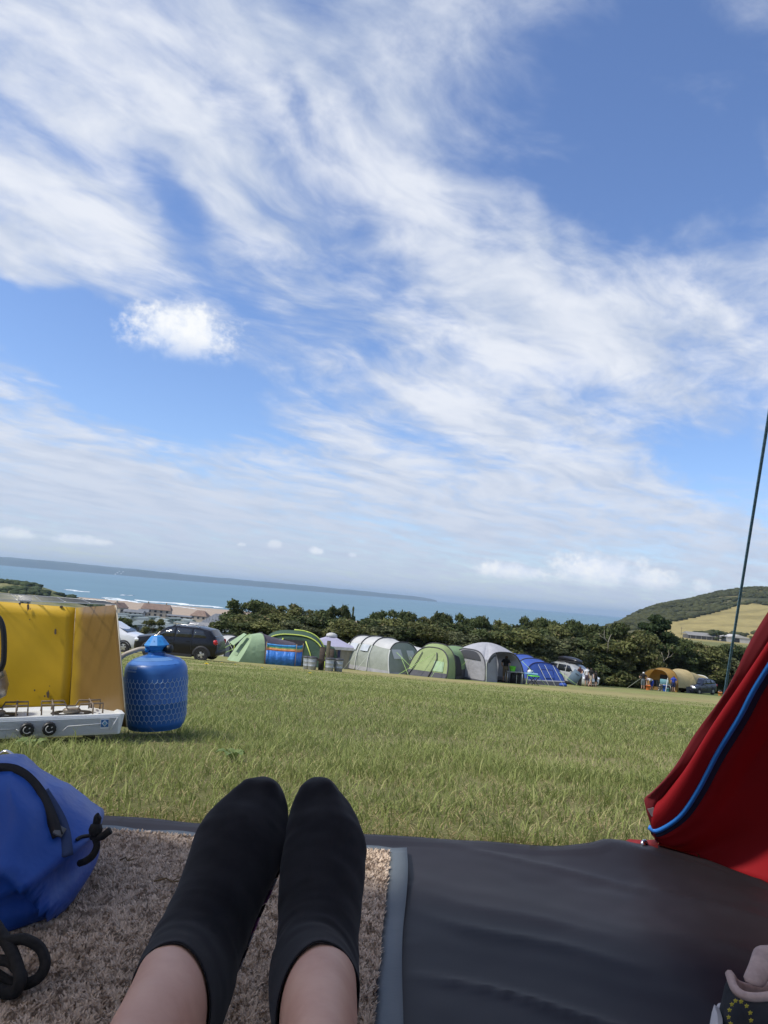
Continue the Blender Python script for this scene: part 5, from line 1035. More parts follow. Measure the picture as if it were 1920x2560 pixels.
_cr0 = atz(975, 2132, .012); _cr1 = atz(932, 2560, .012); _dir = (_cr1-_cr0).normalized(); _cl0 = atz(60, 2062, .012)
CARP_Y = _cr0.y
def CARP_R(Y): return _cr0.x+_dir.x/_dir.y*(np.asarray(Y)-_cr0.y)+.03
groundsheet()
def carpet():
    t = thing('carpet_mat', 'beige pile carpet mat with grey rubber border under the feet', 'mat', (0, 0, .005))
    FR, FL = Vector((_cr0.x, _cr0.y, 0)), Vector((_cl0.x, _cl0.y, 0)); NR, NL = FR+Vector((_dir.x, _dir.y, 0))*1.0, FL+Vector((_dir.x, _dir.y, 0))*1.0
    MB().poly([NL+Vector((0, 0, .008)), NR+Vector((0, 0, .008)), FR+Vector((0, 0, .008)), FL+Vector((0, 0, .008))], .006, (0, 0, 1)).build('backing', M('carpet_backing', (.34, .27, .21), (.42, .34, .27), scale=60, rough=.95), t, smooth=False)
    rub = M('rubber_border', (.075, .092, .105), (.10, .118, .13), scale=9, rough=.5, spec=.35, bump=.15, bscale=300); ed = (FR-NR).normalized(); ex = (FR-FL).normalized(); wv = []
    b = .025; n = 40; rows = []
    for k in range(n+1):
        p = NR.lerp(FR+ed*.018, k/n); z = .006+.004*math.sin(k*.55)*math.sin(k*.21+1); rows.append([p+Vector((-.003, 0, .007)), p+ex*b*.5+Vector((0, 0, .005+z*.6)), p+ex*b+Vector((.002*math.sin(k*.4), 0, .004+z))])
    MB().loft(rows, closed=False).build('rubber_border', rub, t, solid=.002)
    rows = []
    for k in range(n+1):
        p = FL.lerp(FR+ex*b*.98, k/n); rows.append([p+Vector((0, -.002, .0075)), p+ed*.02+Vector((0, 0, .007+.0015*math.sin(k*.9)))])
    MB().loft(rows, closed=False).build('rubber_border', rub, t, solid=.002)
    # the pile
    Mattr('pile_mat', .95, .1, trans=.15); r = np.random.default_rng(4); n = 170000
    a = r.random(n); bq = r.random(n)**.9*.72; P = np.array(FL)[None]+(np.array(FR)-np.array(FL))[None]*a[:, None]+np.array(_dir)[None]*np.array([1, 1, 0])*bq[:, None]; P[:, 2] = .008
    keep = P[:, 0] > -.62; P = P[keep]; n = len(P)
    cl = fbm(P[:, 0]*90, P[:, 1]*90, 2, 41); big = fbm(P[:, 0]*9, P[:, 1]*9, 3, 44)
    h = (.0035+.0028*r.random(n))*(.7+.6*cl); an = 6.283*vnoise(P[:, 0]*110, P[:, 1]*110, 47)*2+r.normal(size=n)*.9; lean = r.uniform(.3, 1.2, n)*h
    tip = P+np.c_[np.cos(an)*lean, np.sin(an)*lean, h]; w = r.uniform(.0007, .0012, n); side = np.c_[-np.sin(an), np.cos(an), np.zeros(n)]*w[:, None]; mid = P*.5+tip*.5+np.c_[np.zeros(n), np.zeros(n), h*.2]
    V = np.stack([P-side, P+side, mid+side, mid-side, tip], 1).reshape(-1, 3); k = 5*np.arange(n)[:, None]
    F3 = np.concatenate([k+np.array([[0, 1, 2]]), k+np.array([[0, 2, 3]]), k+np.array([[3, 2, 4]])]); tone = np.clip(.60+.9*(cl-.40)+.7*(big-.47)+.25*r.normal(size=n), 0, 1)[:, None]
    col = np.array([.38, .295, .225])*(1-tone)+np.array([.84, .70, .56])*tone
    o = npmesh('pile', V, F3, 'pile_mat', np.repeat(col, 5, 0), t); o['kind'] = 'stuff'
    for (u0, v0), (u1, v1) in (((385, 2203), (465, 2200)), ((300, 2150), (335, 2148)), ((215, 2118), (228, 2125))):
        p0, p1 = atz(u0, v0, .03), atz(u1, v1, .03); t2 = thing('straw', 'dry bent stalk lying on the carpet at pixel row %d' % v0 if False else ('dry bent stalk lying on the carpet left of the socked foot' if u0 == 385 else 'short dry stalk on the carpet further left of the foot' if u0 == 300 else 'tiny dry bit on the carpet beside the blue bag'), 'stalk', p0)
        e = p1-p0; MB().tube([(0, 0, 0), e*.35+Vector((0, .003, .002)), e*.6+Vector((0, -.004, 0)), e], .0011, 5).build('stem', M('dry_stalk', (.17, .12, .06)), t2); MB().tube([e*.6, e*.8+Vector((0, .008, .002))], .0008, 4).build('twig', MATS['dry_stalk'], t2)
carpet()
# ------------------------------------------------------------------ the legs
SKINM = M('skin', (.70, .45, .345), (.60, .35, .265), scale=22, rough=.56, spec=.35, bump=.05, bscale=220)
SKINM.node_tree.nodes['Principled BSDF'].inputs['Subsurface Weight'].default_value = 0.0; SKINM.node_tree.nodes['Principled BSDF'].inputs['Subsurface Radius'].default_value = (.012, .005, .003); SKINM.node_tree.nodes['Principled BSDF'].inputs['Subsurface Scale'].default_value = 1.0
SOCK = M('black_sock', (.006, .006, .0085), (.011, .011, .0145), scale=50, rough=.95, spec=.15, bump=.35, bscale=700, sheen=.09)
FOOT_D = [.765, .760, .745, .73, .705, .685, .66, .64, .618, .60]
FOOT_T = [.004, .012, .017, .022, .027, .030, .034, .038, .042, .0435]
LF = [((650, 1966), (686, 1962)), ((622, 1972), (702, 1977)), ((592, 1984), (714, 1994)), ((545, 2026), (722, 2045)), ((496, 2080), (716, 2108)), ((474, 2138), (692, 2168)), ((452, 2215), (655, 2245)), ((422, 2288), (622, 2312)), ((386, 2346), (598, 2378)), ((350, 2440), (586, 2440))]
RF = [((782, 1962), (818, 1963)), ((758, 1972), (836, 1976)), ((742, 1992), (850, 1992)), ((722, 2042), (882, 2040)), ((713, 2105), (908, 2105)), ((701, 2170), (913, 2170)), ((697, 2240), (902, 2250)), ((702, 2310), (894, 2320)), ((700, 2372), (891, 2388)), ((662, 2450), (893, 2450))]
LSH = [((337, 2462), (533, 2478), .575, .0375), ((300, 2560), (514, 2566), .500, .038), ((190, 2800), (420, 2800), .410, .043)]
RSH = [((699, 2470), (893, 2474), .575, .0375), ((697, 2562), (895, 2560), .500, .038), ((690, 2800), (900, 2800), .410, .043)]
def limb_rings(sts, n=24, grow=0.0, pw=.95, ridge=0.0):
    cen = [(a+b)/2 for a, b, th in sts]; rings = []
    for i, (a, b, th) in enumerate(sts):
        tg = (cen[min(i+1, len(cen)-1)]-cen[max(i-1, 0)]).normalized(); wv = (b-a)/2; hw = wv.length+grow; wd = (wv-tg*wv.dot(tg)).normalized(); nd = tg.cross(wd).normalized()
        if nd.z < 0: nd = -nd
        rings.append([cen[i]+wd*hw*math.copysign(abs(math.cos(q))**pw, math.cos(q))+nd*(th+grow)*(1.28 if math.sin(q) < 0 and .037 < th < .05 and len(sts) > 6 else 1)*math.copysign(abs(math.sin(q))**(pw if math.sin(q) < 0 else pw+ridge), math.sin(q)) for q in [2*math.pi*k/n for k in range(n)]])
    return rings
def legs():
    t = thing('person', 'outstretched bare legs in low black socks, feet together on the carpet', 'person', (0, .1, .02)); off = Vector((0, .1, .02)); body = MB()
    for F_, S_, sx in ((LF, LSH, -1), (RF, RSH, 1)):
        ft = [(aty(*l, d), aty(*r, d), th) for (l, r), d, th in zip(F_, FOOT_D, FOOT_T)]
        sh = [(aty(*l, d), aty(*r, d), th) for l, r, d, th in S_]
        # knee, thigh, hip continue under the camera
        kn = Vector((sx*.135, .20, .105)); th_ = Vector((sx*.12, -.05, .12)); hp = Vector((sx*.095, -.30, .13)); up = []
        for c, w, h in ((kn, .052, .055), (th_, .066, .066), (hp, .08, .08)): up.append((c-Vector((w, 0, 0)), c+Vector((w, 0, 0)), h))
        rr = limb_rings([(a.lerp(b, .16), b.lerp(a, .16), th*.68) for a, b, th in ft[1:-1]]+[(ft[-1][0].lerp(ft[-1][1], .10), ft[-1][1].lerp(ft[-1][0], .10), ft[-1][2]*.74)]+sh+up, 24)
        body.loft([[p-off for p in r] for r in rr], True, True)
        # sock
        sk = limb_rings(ft, 32, .0015); shr = limb_rings(sh, 32, .003)
        a0, b0, c0 = ft[-1]; axis = (((sh[1][0]+sh[1][1])/2)-((a0+b0)/2)).normalized()
        full = limb_rings(ft+[(sh[0][0]-Vector((.001 if sx < 0 else .012, 0, 0)), sh[0][1]+Vector((.012 if sx < 0 else .001, 0, 0)), .040)]+sh[1:2], 32, .0015, ridge=.25)
        cuff = []
        base = full[-2]; cb = sum(base, Vector())/32
        e1 = full[-2]; e2 = full[-1]; top = [math.sin(2*math.pi*k/32) for k in range(32)]
        s9 = full[len(ft)-1]
        # the opening: dips at the instep, climbs at the back of the heel
        r_end = []
        for k in range(32):
            lat = math.cos(2*math.pi*k/32)*sx; f = min(2.0, 1.0+.62*max(0, top[k])**1.4+.95*max(0, -lat)*(1-.5*max(0, top[k]))+.25*max(0, -top[k]))
            q = s9[k].lerp(e1[k], min(1, f)) if f <= 1 else e1[k].lerp(e2[k], f-1)
            r_end.append(q)
        full = [[p+((p-sum(r_, Vector())/32).normalized()*(.0022*math.cos(5.2*math.pi*k/16+.4)*max(0, math.sin(2*math.pi*k/32))*(1.0 if 2 <= i_ <= 3 else .3 if i_ == 4 else 0))) for k, p in enumerate(r_)] for i_, r_ in enumerate(full)]
        r_mid = [s9[k].lerp(r_end[k], .55) for k in range(32)]
        rings = full[:len(ft)]+[r_mid, r_end]; inner = [p+(cb-p)*.05 for p in r_end]; rings.append([p.lerp(q, .5)+axis*.0015 for p, q in zip(r_end, inner)]); rings.append(inner)
        nr = 64; cols_ = [catmull([r[k] for r in rings[:-2]], nr) for k in range(32)]; fine_ = []
        for _ in range(40):
            for cl_ in cols_:
                q_ = [cl_[i] if i < 26 or i > nr-2 else (cl_[i-1]+cl_[i]*2+cl_[i+1])/4 for i in range(nr)]; cl_[:] = q_
        for i in range(nr):
            rr_ = [cols_[k][i] for k in range(32)]; cc_ = sum(rr_, Vector())/32; w_ = .35+.35*math.exp(-((i/nr-.80)/.10)**2)+.5*math.exp(-((i/nr-.33)/.06)**2); fade = min(1, i/6, (nr-1-i)/2); row_ = []
            for k in range(32):
                kk = min(k, 32-k); n_ = float(vnoise(i*.42+kk*.10+sx, kk*.22, 71))-.5; n2 = float(vnoise(i*.8, kk*.9+5*(k > 16), 75))-.5
                row_.append(rr_[k]+(rr_[k]-cc_).normalized()*(.0030*n_*w_+.0010*n2)*fade)
            fine_.append(row_)
        rings = fine_+rings[-2:]
        so = MB(); so.loft([[p-off for p in r] for r in rings], True, False); tip = sum(rings[0], Vector())/32; so.add([p-off for p in rings[0]], [tuple(range(31, -1, -1))])
        o = so.build('sock', SOCK, t, subd=1)
        # printed stripes along the sole on the inner side
        if sx < 0:
            cols = [(.30, .28, .32), (.02, .02, .025), (.33, .31, .34), (.20, .07, .18), (.03, .02, .03), (.28, .10, .24)]
            for j in range(9):
                i0 = 4+j*.42; i, f = int(i0), i0-int(i0); g = lambda k, i=i, f=f: full[i][k].lerp(full[i+1][k], f); i1 = i0+.36; i2, f2 = int(i1), i1-int(i1); g2 = lambda k: full[i2][k].lerp(full[i2+1][k], f2)
                cc = full[i]; ctr = sum(cc, Vector())/32
                pts = [g(30), g(28), g2(28), g2(30)]; pts = [ctr+(p-ctr)*1.05 for p in pts]
                MB().poly([p-off for p in pts], .001).build('sole_stripe', M('stripe_%d' % (j % 6), cols[j % 6], rough=.9), o, smooth=False)
    # hips
    n = 20
    body.loft([[(1.0*w*math.cos(2*math.pi*k/n), y-off.y, z+h*math.sin(2*math.pi*k/n)-off.z) for k in range(n)] for y, w, h, z in ((-.22, .12, .07, .12), (-.30, .17, .10, .13), (-.40, .175, .105, .13), (-.52, .15, .10, .14), (-.75, .16, .105, .15), (-.9, .10, .08, .15))], True, True)
    o = body.build('body', SKINM, t); mo = o.modifiers.new('r', 'REMESH'); mo.mode = 'VOXEL'; mo.voxel_size = .005; mo.use_smooth_shade = True; ms = o.modifiers.new('s', 'SMOOTH'); ms.factor = .6; ms.iterations = 8
    sh = MB(); sh.loft([[(1.0*w*math.cos(2*math.pi*k/n), y-off.y, z+h*math.sin(2*math.pi*k/n)-off.z) for k in range(n)] for y, w, h, z in ((-.14, .19, .09, .125), (-.30, .195, .115, .13), (-.45, .19, .12, .135), (-.95, .18, .125, .15))], True, False); sh.build('clothes', M('dark_shorts', (.03, .03, .045), rough=.9), t)
legs()
# ------------------------------------------------------------------ blue drawstring bag
BAGM = M('bag_nylon', (.012, .068, .33), (.018, .088, .40), scale=8, rough=.42, spec=.4, bump=.25, bscale=14); CORD = M('black_cord', (.010, .010, .011), (.02, .02, .02), scale=200, rough=.85, bump=.5, bscale=900); WEB = M('black_webbing', (.012, .012, .014), rough=.7, bump=.3, bscale=500)
def bag():
    t = thing('stuff_sack', 'crumpled blue drawstring bag with black strap at the left edge', 'bag', (0, 0, 0)); d = .90; ctr = aty(-10, 2170, d)
    out = [(240, 2083), (216, 2108), (207, 2150), (215, 2195), (190, 2243), (150, 2300), (125, 2350), (85, 2372), (60, 2393), (0, 2402), (-120, 2390), (-220, 2280), (-240, 2150), (-200, 2000), (-100, 1925), (0, 1905), (60, 1917), (110, 1962), (165, 2020), (200, 2052)]
    ang, rad_ = [], []
    ex = _R; ez = _U; ey = _F
    for u, v in out:
        p = aty(u, v, d)-ctr; a, b = p.dot(ex), p.dot(ez); ang.append(math.atan2(b, a) % (2*math.pi)); rad_.append(math.hypot(a, b))
    o_ = np.argsort(ang); A = np.array(ang)[o_]; Rr = np.array(rad_)[o_]; A = np.r_[A[-1]-2*math.pi, A, A[0]+2*math.pi]; Rr = np.r_[Rr[-1], Rr, Rr[0]]
    n, m = 96, 40; rings = []
    for j in range(m+1):
        ps = math.pi*j/m-math.pi/2; row = []
        for k in range(n):
            a = 2*math.pi*k/n; r = float(np.interp(a, A, Rr)); c = math.cos(ps)**.75
            x, z = math.cos(a)*r*c, math.sin(a)*r*c; y = math.sin(ps)*.125
            fx, fz = x*11+3*y, z*11; fold = (1-abs(2*float(vnoise(fx*1.3+fz*.6, fz*.7-fx*.3, 52))-1))**3
            fold2 = float(fbm(x*26+y*9, z*26-y*5, 3, 55))-.45; y2 = y-.048*fold*c-.026*fold2*c+.016
            p = ctr+ex*x+ez*z+ey*y2; p.z = max(p.z, .019+.002*math.sin(k*.7)); row.append(p)
        rings.append(row)
    mb = MB(); mb.loft(rings, True, True); o = mb.build('sack', BAGM, t)
    bv = BVHTree.FromPolygons([Vector(v) for v in mb.v], mb.f); org = Vector((0, 0, CAMZ))
    def surf(u, v, off=.004):
        dr = ray(u, v).normalized(); h = bv.ray_cast(org, dr)
        return (h[0]-dr*off) if h[0] else aty(u, v, d-.01)
    def ribbon(name, pts, w, mat, off=.004):
        P = catmull([surf(u, v, off) for u, v in pts], 26); rows = []
        for i, p in enumerate(P):
            tg = (P[min(i+1, 25)]-P[max(i-1, 0)]).normalized(); s = tg.cross((org-p).normalized()).normalized()*w; rows.append([p-s, p+(org-p).normalized()*.002, p+s])
        MB().loft(rows, closed=False).build(name, mat, t, solid=.002)
    ribbon('strap', [(-60, 1935), (0, 1922), (50, 1932), (95, 1975), (125, 2035), (143, 2092)], .0058, WEB, .004)
    ribbon('mesh_panel', [(108, 1980), (142, 2035), (160, 2080), (168, 2140)], .006, M('mesh_grey', (.035, .06, .14), rough=.8), .002); ribbon('toggle', [(142, 2088), (155, 2068)], .005, M('toggle_grey', (.12, .125, .13)), .007)
    ribbon('seam', [(190, 2100), (205, 2092), (232, 2088)], .0012, WEB, .002)
    # cords
    c = lambda u, v, z=None, dd=.86: aty(u, v, dd)
    def cord(pts, r=.0045): MB().tube(catmull([aty(u, v, q) for u, v, q in pts], 40), r, 8).build('cord', CORD, t)
    cord([(236, 2088, .865), (240, 2070, .86), (244, 2045, .86), (247, 2041, .86)], .0042); cord([(232, 2092, .865), (252, 2092, .855), (270, 2080, .85), (276, 2076, .85)], .0040); cord([(238, 2096, .86), (242, 2115, .86), (232, 2138, .86), (215, 2152, .862), (200, 2158, .87)], .0038)
    MB().lathe([(.001, -.007), (.006, -.005), (.0075, 0), (.006, .005), (.001, .007)], 10, aty(239, 2074, .858)).build('knot', CORD, t)
    cord([(-20, 2340, .74), (15, 2352, .725), (60, 2348, .725), (100, 2370, .725), (113, 2410, .72), (95, 2445, .715), (55, 2462, .71), (20, 2455, .71), (-20, 2430, .71)], .0050)
    cord([(-20, 2300, .76), (0, 2330, .735), (25, 2370, .72), (45, 2420, .708), (50, 2455, .70), (35, 2480, .70), (5, 2478, .70), (-20, 2465, .70)], .0055)
    cord([(-25, 2400, .73), (0, 2400, .72), (30, 2408, .715), (55, 2440, .706), (50, 2450, .703)], .0048)
bag()
t = thing('tent_peg', 'shiny hooked metal tent peg behind the blue bag', 'peg', atz(-6, 1925, 0.0)); b0 = t.location
MB().tube(catmull([aty(-10, 1960, 1.42)-b0, aty(-6, 1905, 1.42)-b0, aty(0, 1888, 1.42)-b0, aty(10, 1880, 1.42)-b0, aty(20, 1880, 1.42)-b0, aty(32, 1888, 1.42)-b0], 20), .0035, 8).build('hook', M('bright_steel', (.62, .62, .62), rough=.2, metal=1.0), t)
# ------------------------------------------------------------------ shoe at the lower right
def shoe():
    base = atz(1960, 2640, .02); t = thing('shoe', 'dark trainer with ring of yellow stars at the lower right corner', 'shoe', base); o = base; D = .60
    navy = M('shoe_dark', (.010, .012, .018), (.022, .026, .034), scale=30, rough=.75, bump=.3, bscale=250); lin = M('shoe_lining', (.56, .43, .39), (.44, .33, .30), scale=120, rough=.95, bump=.4, bscale=500); wh = M('shoe_white', (.55, .53, .53), rough=.6)
    P = lambda u, v, d=D: aty(u, v, d)-o
    # outer upper: from the collar rim down to the sole, wrapped around to the unseen side
    rim = [(1824, 2436, .600), (1836, 2470, .588), (1858, 2488, .578), (1895, 2494, .572), (1945, 2486, .570), (2010, 2465, .58), (2060, 2430, .61), (2050, 2440, .645), (1985, 2448, .655), (1900, 2470, .64), (1846, 2462, .618)]
    mid = [(1808, 2478, .607), (1812, 2520, .588), (1835, 2555, .572), (1890, 2570, .562), (1960, 2560, .560), (2040, 2530, .575), (2100, 2480, .61), (2085, 2460, .655), (2000, 2470, .670), (1890, 2490, .655), (1826, 2480, .635)]
    low = [(1798, 2520, .612), (1792, 2580, .590), (1815, 2640, .570), (1880, 2670, .555), (1970, 2660, .550), (2070, 2620, .57), (2140, 2540, .61), (2115, 2500, .66), (2010, 2510, .685), (1880, 2520, .67), (1812, 2510, .645)]
    bot = [(u+ (u-1950)*.05, v+60, d) for u, v, d in low]
    def ring(L): q = catmull([P(*p) for p in L+L[:1]], 45)[:-1]; return q
    R0, R1, R2, R3 = ring(rim), ring(mid), ring(low), ring(bot)
    MB().loft([R0, [a.lerp(b, .5)+(a-sum(R0, Vector())/44)*.05 for a, b in zip(R0, R1)], R1, R2], True, False).build('upper', navy, t, subd=1)
    s = MB(); s.loft([R2, [a*1.0+(a-sum(R2, Vector())/44)*.06 for a in R2], [a+(a-sum(R3, Vector())/44)*.06 for a in R3], R3], True, True); s.build('sole', wh, t)
    c0 = sum(R0, Vector())/44
    MB().tube(R0+R0[:1], .0032, 8).build('collar', lin, t)
    MB().loft([R0, [a.lerp(c0, .10)-Vector((0, 0, .02)) for a in R0], [a.lerp(c0, .25)-Vector((0, 0, .055)) for a in R0], [c0-Vector((0, 0, .06)) for a in R0]], True, False).build('lining', lin, t)
    tg = []
    for l, r, d in (((1852, 2455), (1915, 2480), .592), ((1866, 2430), (1925, 2450), .600), ((1880, 2395), (1945, 2410), .612), ((1884, 2372), (1955, 2375), .622), ((1900, 2362), (1950, 2362), .628)):
        a, b = P(*l, d), P(*r, d); m_ = (a+b)/2; n_ = Vector((0, -1, .3)).normalized()*.006; tg.append([a, m_+n_, b, b-n_*.8, m_-n_*.3, a-n_*.8])
    MB().loft(tg, True, True).build('tongue', lin, t, subd=1)
    MB().poly([P(1798, 2520, .596), P(1806, 2545, .584), P(1808, 2575, .574), P(1786, 2575, .58), P(1792, 2540, .592)], .004).build('toe_panel', wh, t, smooth=False)
    ye = M('star_yellow', (.55, .46, .05), rough=.7)
    for (u, v) in ((1838, 2501), (1852, 2503), (1829, 2510), (1866, 2514), (1823, 2524), (1875, 2531), (1821, 2542), (1877, 2550), (1826, 2558), (1872, 2566)):
        c = P(u, v, .563 if u > 1835 else .572); pts = []
        for k in range(10):
            a = math.pi/2+k*math.pi/5; rr = .0016 if k % 2 == 0 else .0007; pts.append(c+_R*math.cos(a)*rr+_U*math.sin(a)*rr)
        MB().poly(pts, .0008).build('star', ye, t, smooth=False)
shoe()
# ------------------------------------------------------------------ our own red tent
REDM = M('red_canvas', (.36, .013, .020), (.31, .010, .016), scale=5, rough=.75, spec=.25, bump=.10, bscale=600, trans=.35); HEM = M('red_hem', (.14, .008, .014), rough=.75, bump=.2, bscale=500); PIPE = M('blue_piping', (.02, .15, .50), rough=.5); NAVY = M('navy_tape', (.010, .016, .045), rough=.8)
def red_tent():
    t = thing('red_tent', 'red tent with blue zip piping, its open door edge at the right', 'tent', (.2, .2, 0)); o = Vector((.2, .2, 0)); n = 40
    E = catmull([aty(*p) for p in ((1638, 2100, 1.315), (1612, 2012, 1.305), (1632, 1980, 1.29), (1700, 1895, 1.245), (1772, 1790, 1.185), (1840, 1675, 1.125), (1920, 1535, 1.05), (2010, 1370, .98))], n)
    H = catmull([aty(*p) for p in ((1646, 2100, 1.315), (1638, 2020, 1.300), (1664, 1985, 1.285), (1728, 1905, 1.238), (1800, 1795, 1.178), (1868, 1690, 1.118), (1950, 1560, 1.04), (2040, 1395, .97))], n)
    B = catmull([aty(*p) for p in ((1622, 2068, 1.313), (1645, 2076, 1.303), (1700, 2040, 1.272), (1745, 1975, 1.235), (1795, 1880, 1.188), (1850, 1790, 1.138), (1905, 1690, 1.085), (2060, 1460, .975))], n)
    B1 = catmull([aty(*p) for p in ((1628, 2084, 1.316), (1652, 2091, 1.306), (1714, 2052, 1.277), (1761, 1988, 1.243), (1811, 1896, 1.196), (1868, 1804, 1.148), (1927, 1697, 1.093), (2080, 1474, .987))], n)
    B2 = catmull([aty(*p) for p in ((1648, 2108, 1.322), (1690, 2112, 1.312), (1770, 2068, 1.285), (1830, 1985, 1.25), (1890, 1890, 1.205), (1950, 1800, 1.155), (2010, 1700, 1.10), (2160, 1500, 1.0))], n)
    bot = [atz(*p) for p in ((1640, 2116, -.004), (1700, 2132, -.004), (1760, 2152, -.004), (1840, 2184, -.004), (1920, 2218, -.004), (2100, 2300, -.004), (2400, 2450, -.004), (2800, 2700, -.004))]; W = catmull(bot, n)
    def lay(a, b, k, bulge=0.0):
        out = []
        for j in range(k+1):
            f = j/k; out.append([p.lerp(q, f)+Vector((1, .25, 0))*bulge*math.sin(math.pi*f)*math.sin(math.pi*i/(n-1)) for i, (p, q) in enumerate(zip(a, b))])
        return [[p-o for p in r] for r in out]
    wave = [p+Vector((0, -.006*math.sin(i*.55), 0)) for i, p in enumerate(E)]
    MB().loft(lay(wave, H, 3), closed=False).build('door_hem', HEM, t, solid=.003)
    MB().loft(lay(H, B, 10, -.018), closed=False).build('door_strip', REDM, t, solid=.0015)
    MB().tube([p-o for p in B], .0042, 8).build('blue_piping', PIPE, t); MB().loft(lay(B, B1, 4, .004), closed=False).build('zip_tape', NAVY, t, solid=.0015)
    MB().loft(lay(B1, B2, 4, .012)+lay(B2, W, 14, .03)[1:], closed=False).build('side_wall', REDM, t, solid=.0015)
    MB().poly([p-o for p in (aty(1618, 2022, 1.300), aty(1634, 2018, 1.298), aty(1642, 2040, 1.297), aty(1628, 2040, 1.299))], .002).build('grey_tab', M('tab_grey', (.16, .13, .14)), t, smooth=False)
    # unseen rest of the tent: arch and roof set to shade the mat
    P7 = E[-1]
    arch = catmull([P7, (.60, .80, .86), (.42, .68, 1.12), (0, .55, 1.34), (-.5, .60, 1.22), (-.96, .98, .80), (-1.20, 1.22, .36), (-1.28, 1.32, 0)], 40)
    side = catmull([(B2[-1].x, B2[-1].y, B2[-1].z), (.86, .72, .75), (.62, .45, 1.15), (0, .2, 1.5), (-.62, .3, 1.3), (-1.12, .55, .82), (-1.32, .72, .36), (-1.40, .8, 0)], 40)
    bk = [Vector((1.35*math.cos(math.pi*k/39)*1.0, -.75, 1.55*math.sin(math.pi*k/39)**.8)) for k in range(40)]; bk2 = [Vector((p.x*.5, -2.1, p.z*.25)) for p in bk]
    wl = [p.copy() for p in W]
    MB().loft([[p-o for p in arch], [p-o for p in side], [p-o for p in [a.lerp(b, .35)+Vector((0, 0, .06)) for a, b in zip(side, bk)]], [p-o for p in bk]], closed=False).build('canopy', M('canopy_light_fill', (.80, .73, .66), rough=.8, trans=.58), t, solid=.0015)  # pale translucent roof cloth, invented to throw soft light on legs and carpet
    # right flank joins side wall to the canopy
    fl = [p.copy() for p in [B2[-1], side[0], side[0].lerp(bk[0], .35), bk[0]]]; fl2 = [W[-1], W[-1]+Vector((.1, -.2, 0)), Vector((1.32, -.3, 0)), bk[0]+Vector((.02, 0, -.02))]
    MB().loft([[p-o for p in fl], [p-o for p in fl2]], closed=False).build('flank', REDM, t, solid=.0015)
    # webbing loop and peg at the corner
    s0, s1 = aty(1535, 2140, 1.30)-o, aty(1645, 2108, 1.315)-o
    MB().loft([[aty(1535, 2138, 1.285)-o, aty(1545, 2122, 1.31)-o+Vector((0, 0, .006))], [aty(1565, 2140, 1.28)-o, aty(1572, 2112, 1.315)-o+Vector((0, 0, .008))], [aty(1610, 2132, 1.29)-o, aty(1612, 2110, 1.32)-o+Vector((0, 0, .005))], [aty(1645, 2122, 1.30)-o, aty(1646, 2100, 1.325)-o]], closed=False).build('webbing_loop', M('red_webbing', (.26, .02, .022), (.18, .012, .015), scale=160, rough=.8, bump=.6, bscale=400), t, solid=.003)
    t2 = thing('tent_peg', 'silver tent peg in the red webbing loop at the tent corner', 'peg', aty(1607, 2130, 1.30)); b = t2.location
    MB().tube(catmull([aty(1610, 2150, 1.30)-b, aty(1608, 2120, 1.30)-b, aty(1606, 2108, 1.30)-b, aty(1612, 2103, 1.305)-b, aty(1617, 2110, 1.31)-b], 14), .0032, 8).build('hook', MATS['bright_steel'], t2)
    # guy line and its peg
    A_, B_ = aty(1817, 1700, 1.60), aty(1921, 1045, 1.20); dv = (B_-A_); pg = A_-dv*((A_.z-.0)/dv.z); up = B_+dv*.62; pg.z = gz(pg.x, pg.y)+.03
    gl = thing('guy_rope', 'thin blue-black guy rope running up past the red tent edge', 'rope', pg)
    R_ = [Vector((0, 0, 0)), (A_-pg)*.5, A_-pg, (A_-pg).lerp(B_-pg, .5), B_-pg, up-pg]
    MB().tube(catmull(R_, 60), .0026, 8).build('rope', M('rope_blue', (.03, .10, .16), (.14, .24, .30), scale=260, rough=.8), gl)
    MB().tube([(-.004, 0, -.12), (0, 0, .02), (.012, 0, .03), (.02, 0, .015)], .004, 8).build('peg', MATS['bright_steel'], gl)
red_tent()
# ------------------------------------------------------------------ camping stove with wind shield
YEL = M('yellow_paint', (.62, .36, .012), (.56, .30, .010), scale=3, rough=.38, spec=.45)
def worn(name, base, chip, base2=None, grad=None):
    m = M(name, base, base2 or tuple(q*.85 for q in base), scale=4, rough=.42, spec=.4); nt = m.node_tree; N, L = nt.nodes.new, nt.links.new; b = nt.nodes['Principled BSDF']; src = b.inputs['Base Color'].links[0].from_socket
    tc = N('ShaderNodeTexCoord'); n = N('ShaderNodeTexNoise'); n.inputs['Scale'].default_value = 19; n.inputs['Detail'].default_value = 5; L(tc.outputs['Object'], n.inputs['Vector'])
    mr = N('ShaderNodeMapRange'); L(n.outputs[0], mr.inputs[0]); mr.inputs[1].default_value = .71; mr.inputs[2].default_value = .725; mx = N('ShaderNodeMix'); mx.data_type = 'RGBA'; L(mr.outputs[0], mx.inputs[0]); L(src, mx.inputs[6]); mx.inputs[7].default_value = (*chip, 1); out = mx.outputs[2]
    if grad:   # blends towards the grad colour along the fold
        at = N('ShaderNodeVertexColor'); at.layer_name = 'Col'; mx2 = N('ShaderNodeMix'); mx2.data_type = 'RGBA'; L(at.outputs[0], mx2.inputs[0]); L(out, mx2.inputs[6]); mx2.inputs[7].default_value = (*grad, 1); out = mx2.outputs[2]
    L(out, b.inputs['Base Color']); return m
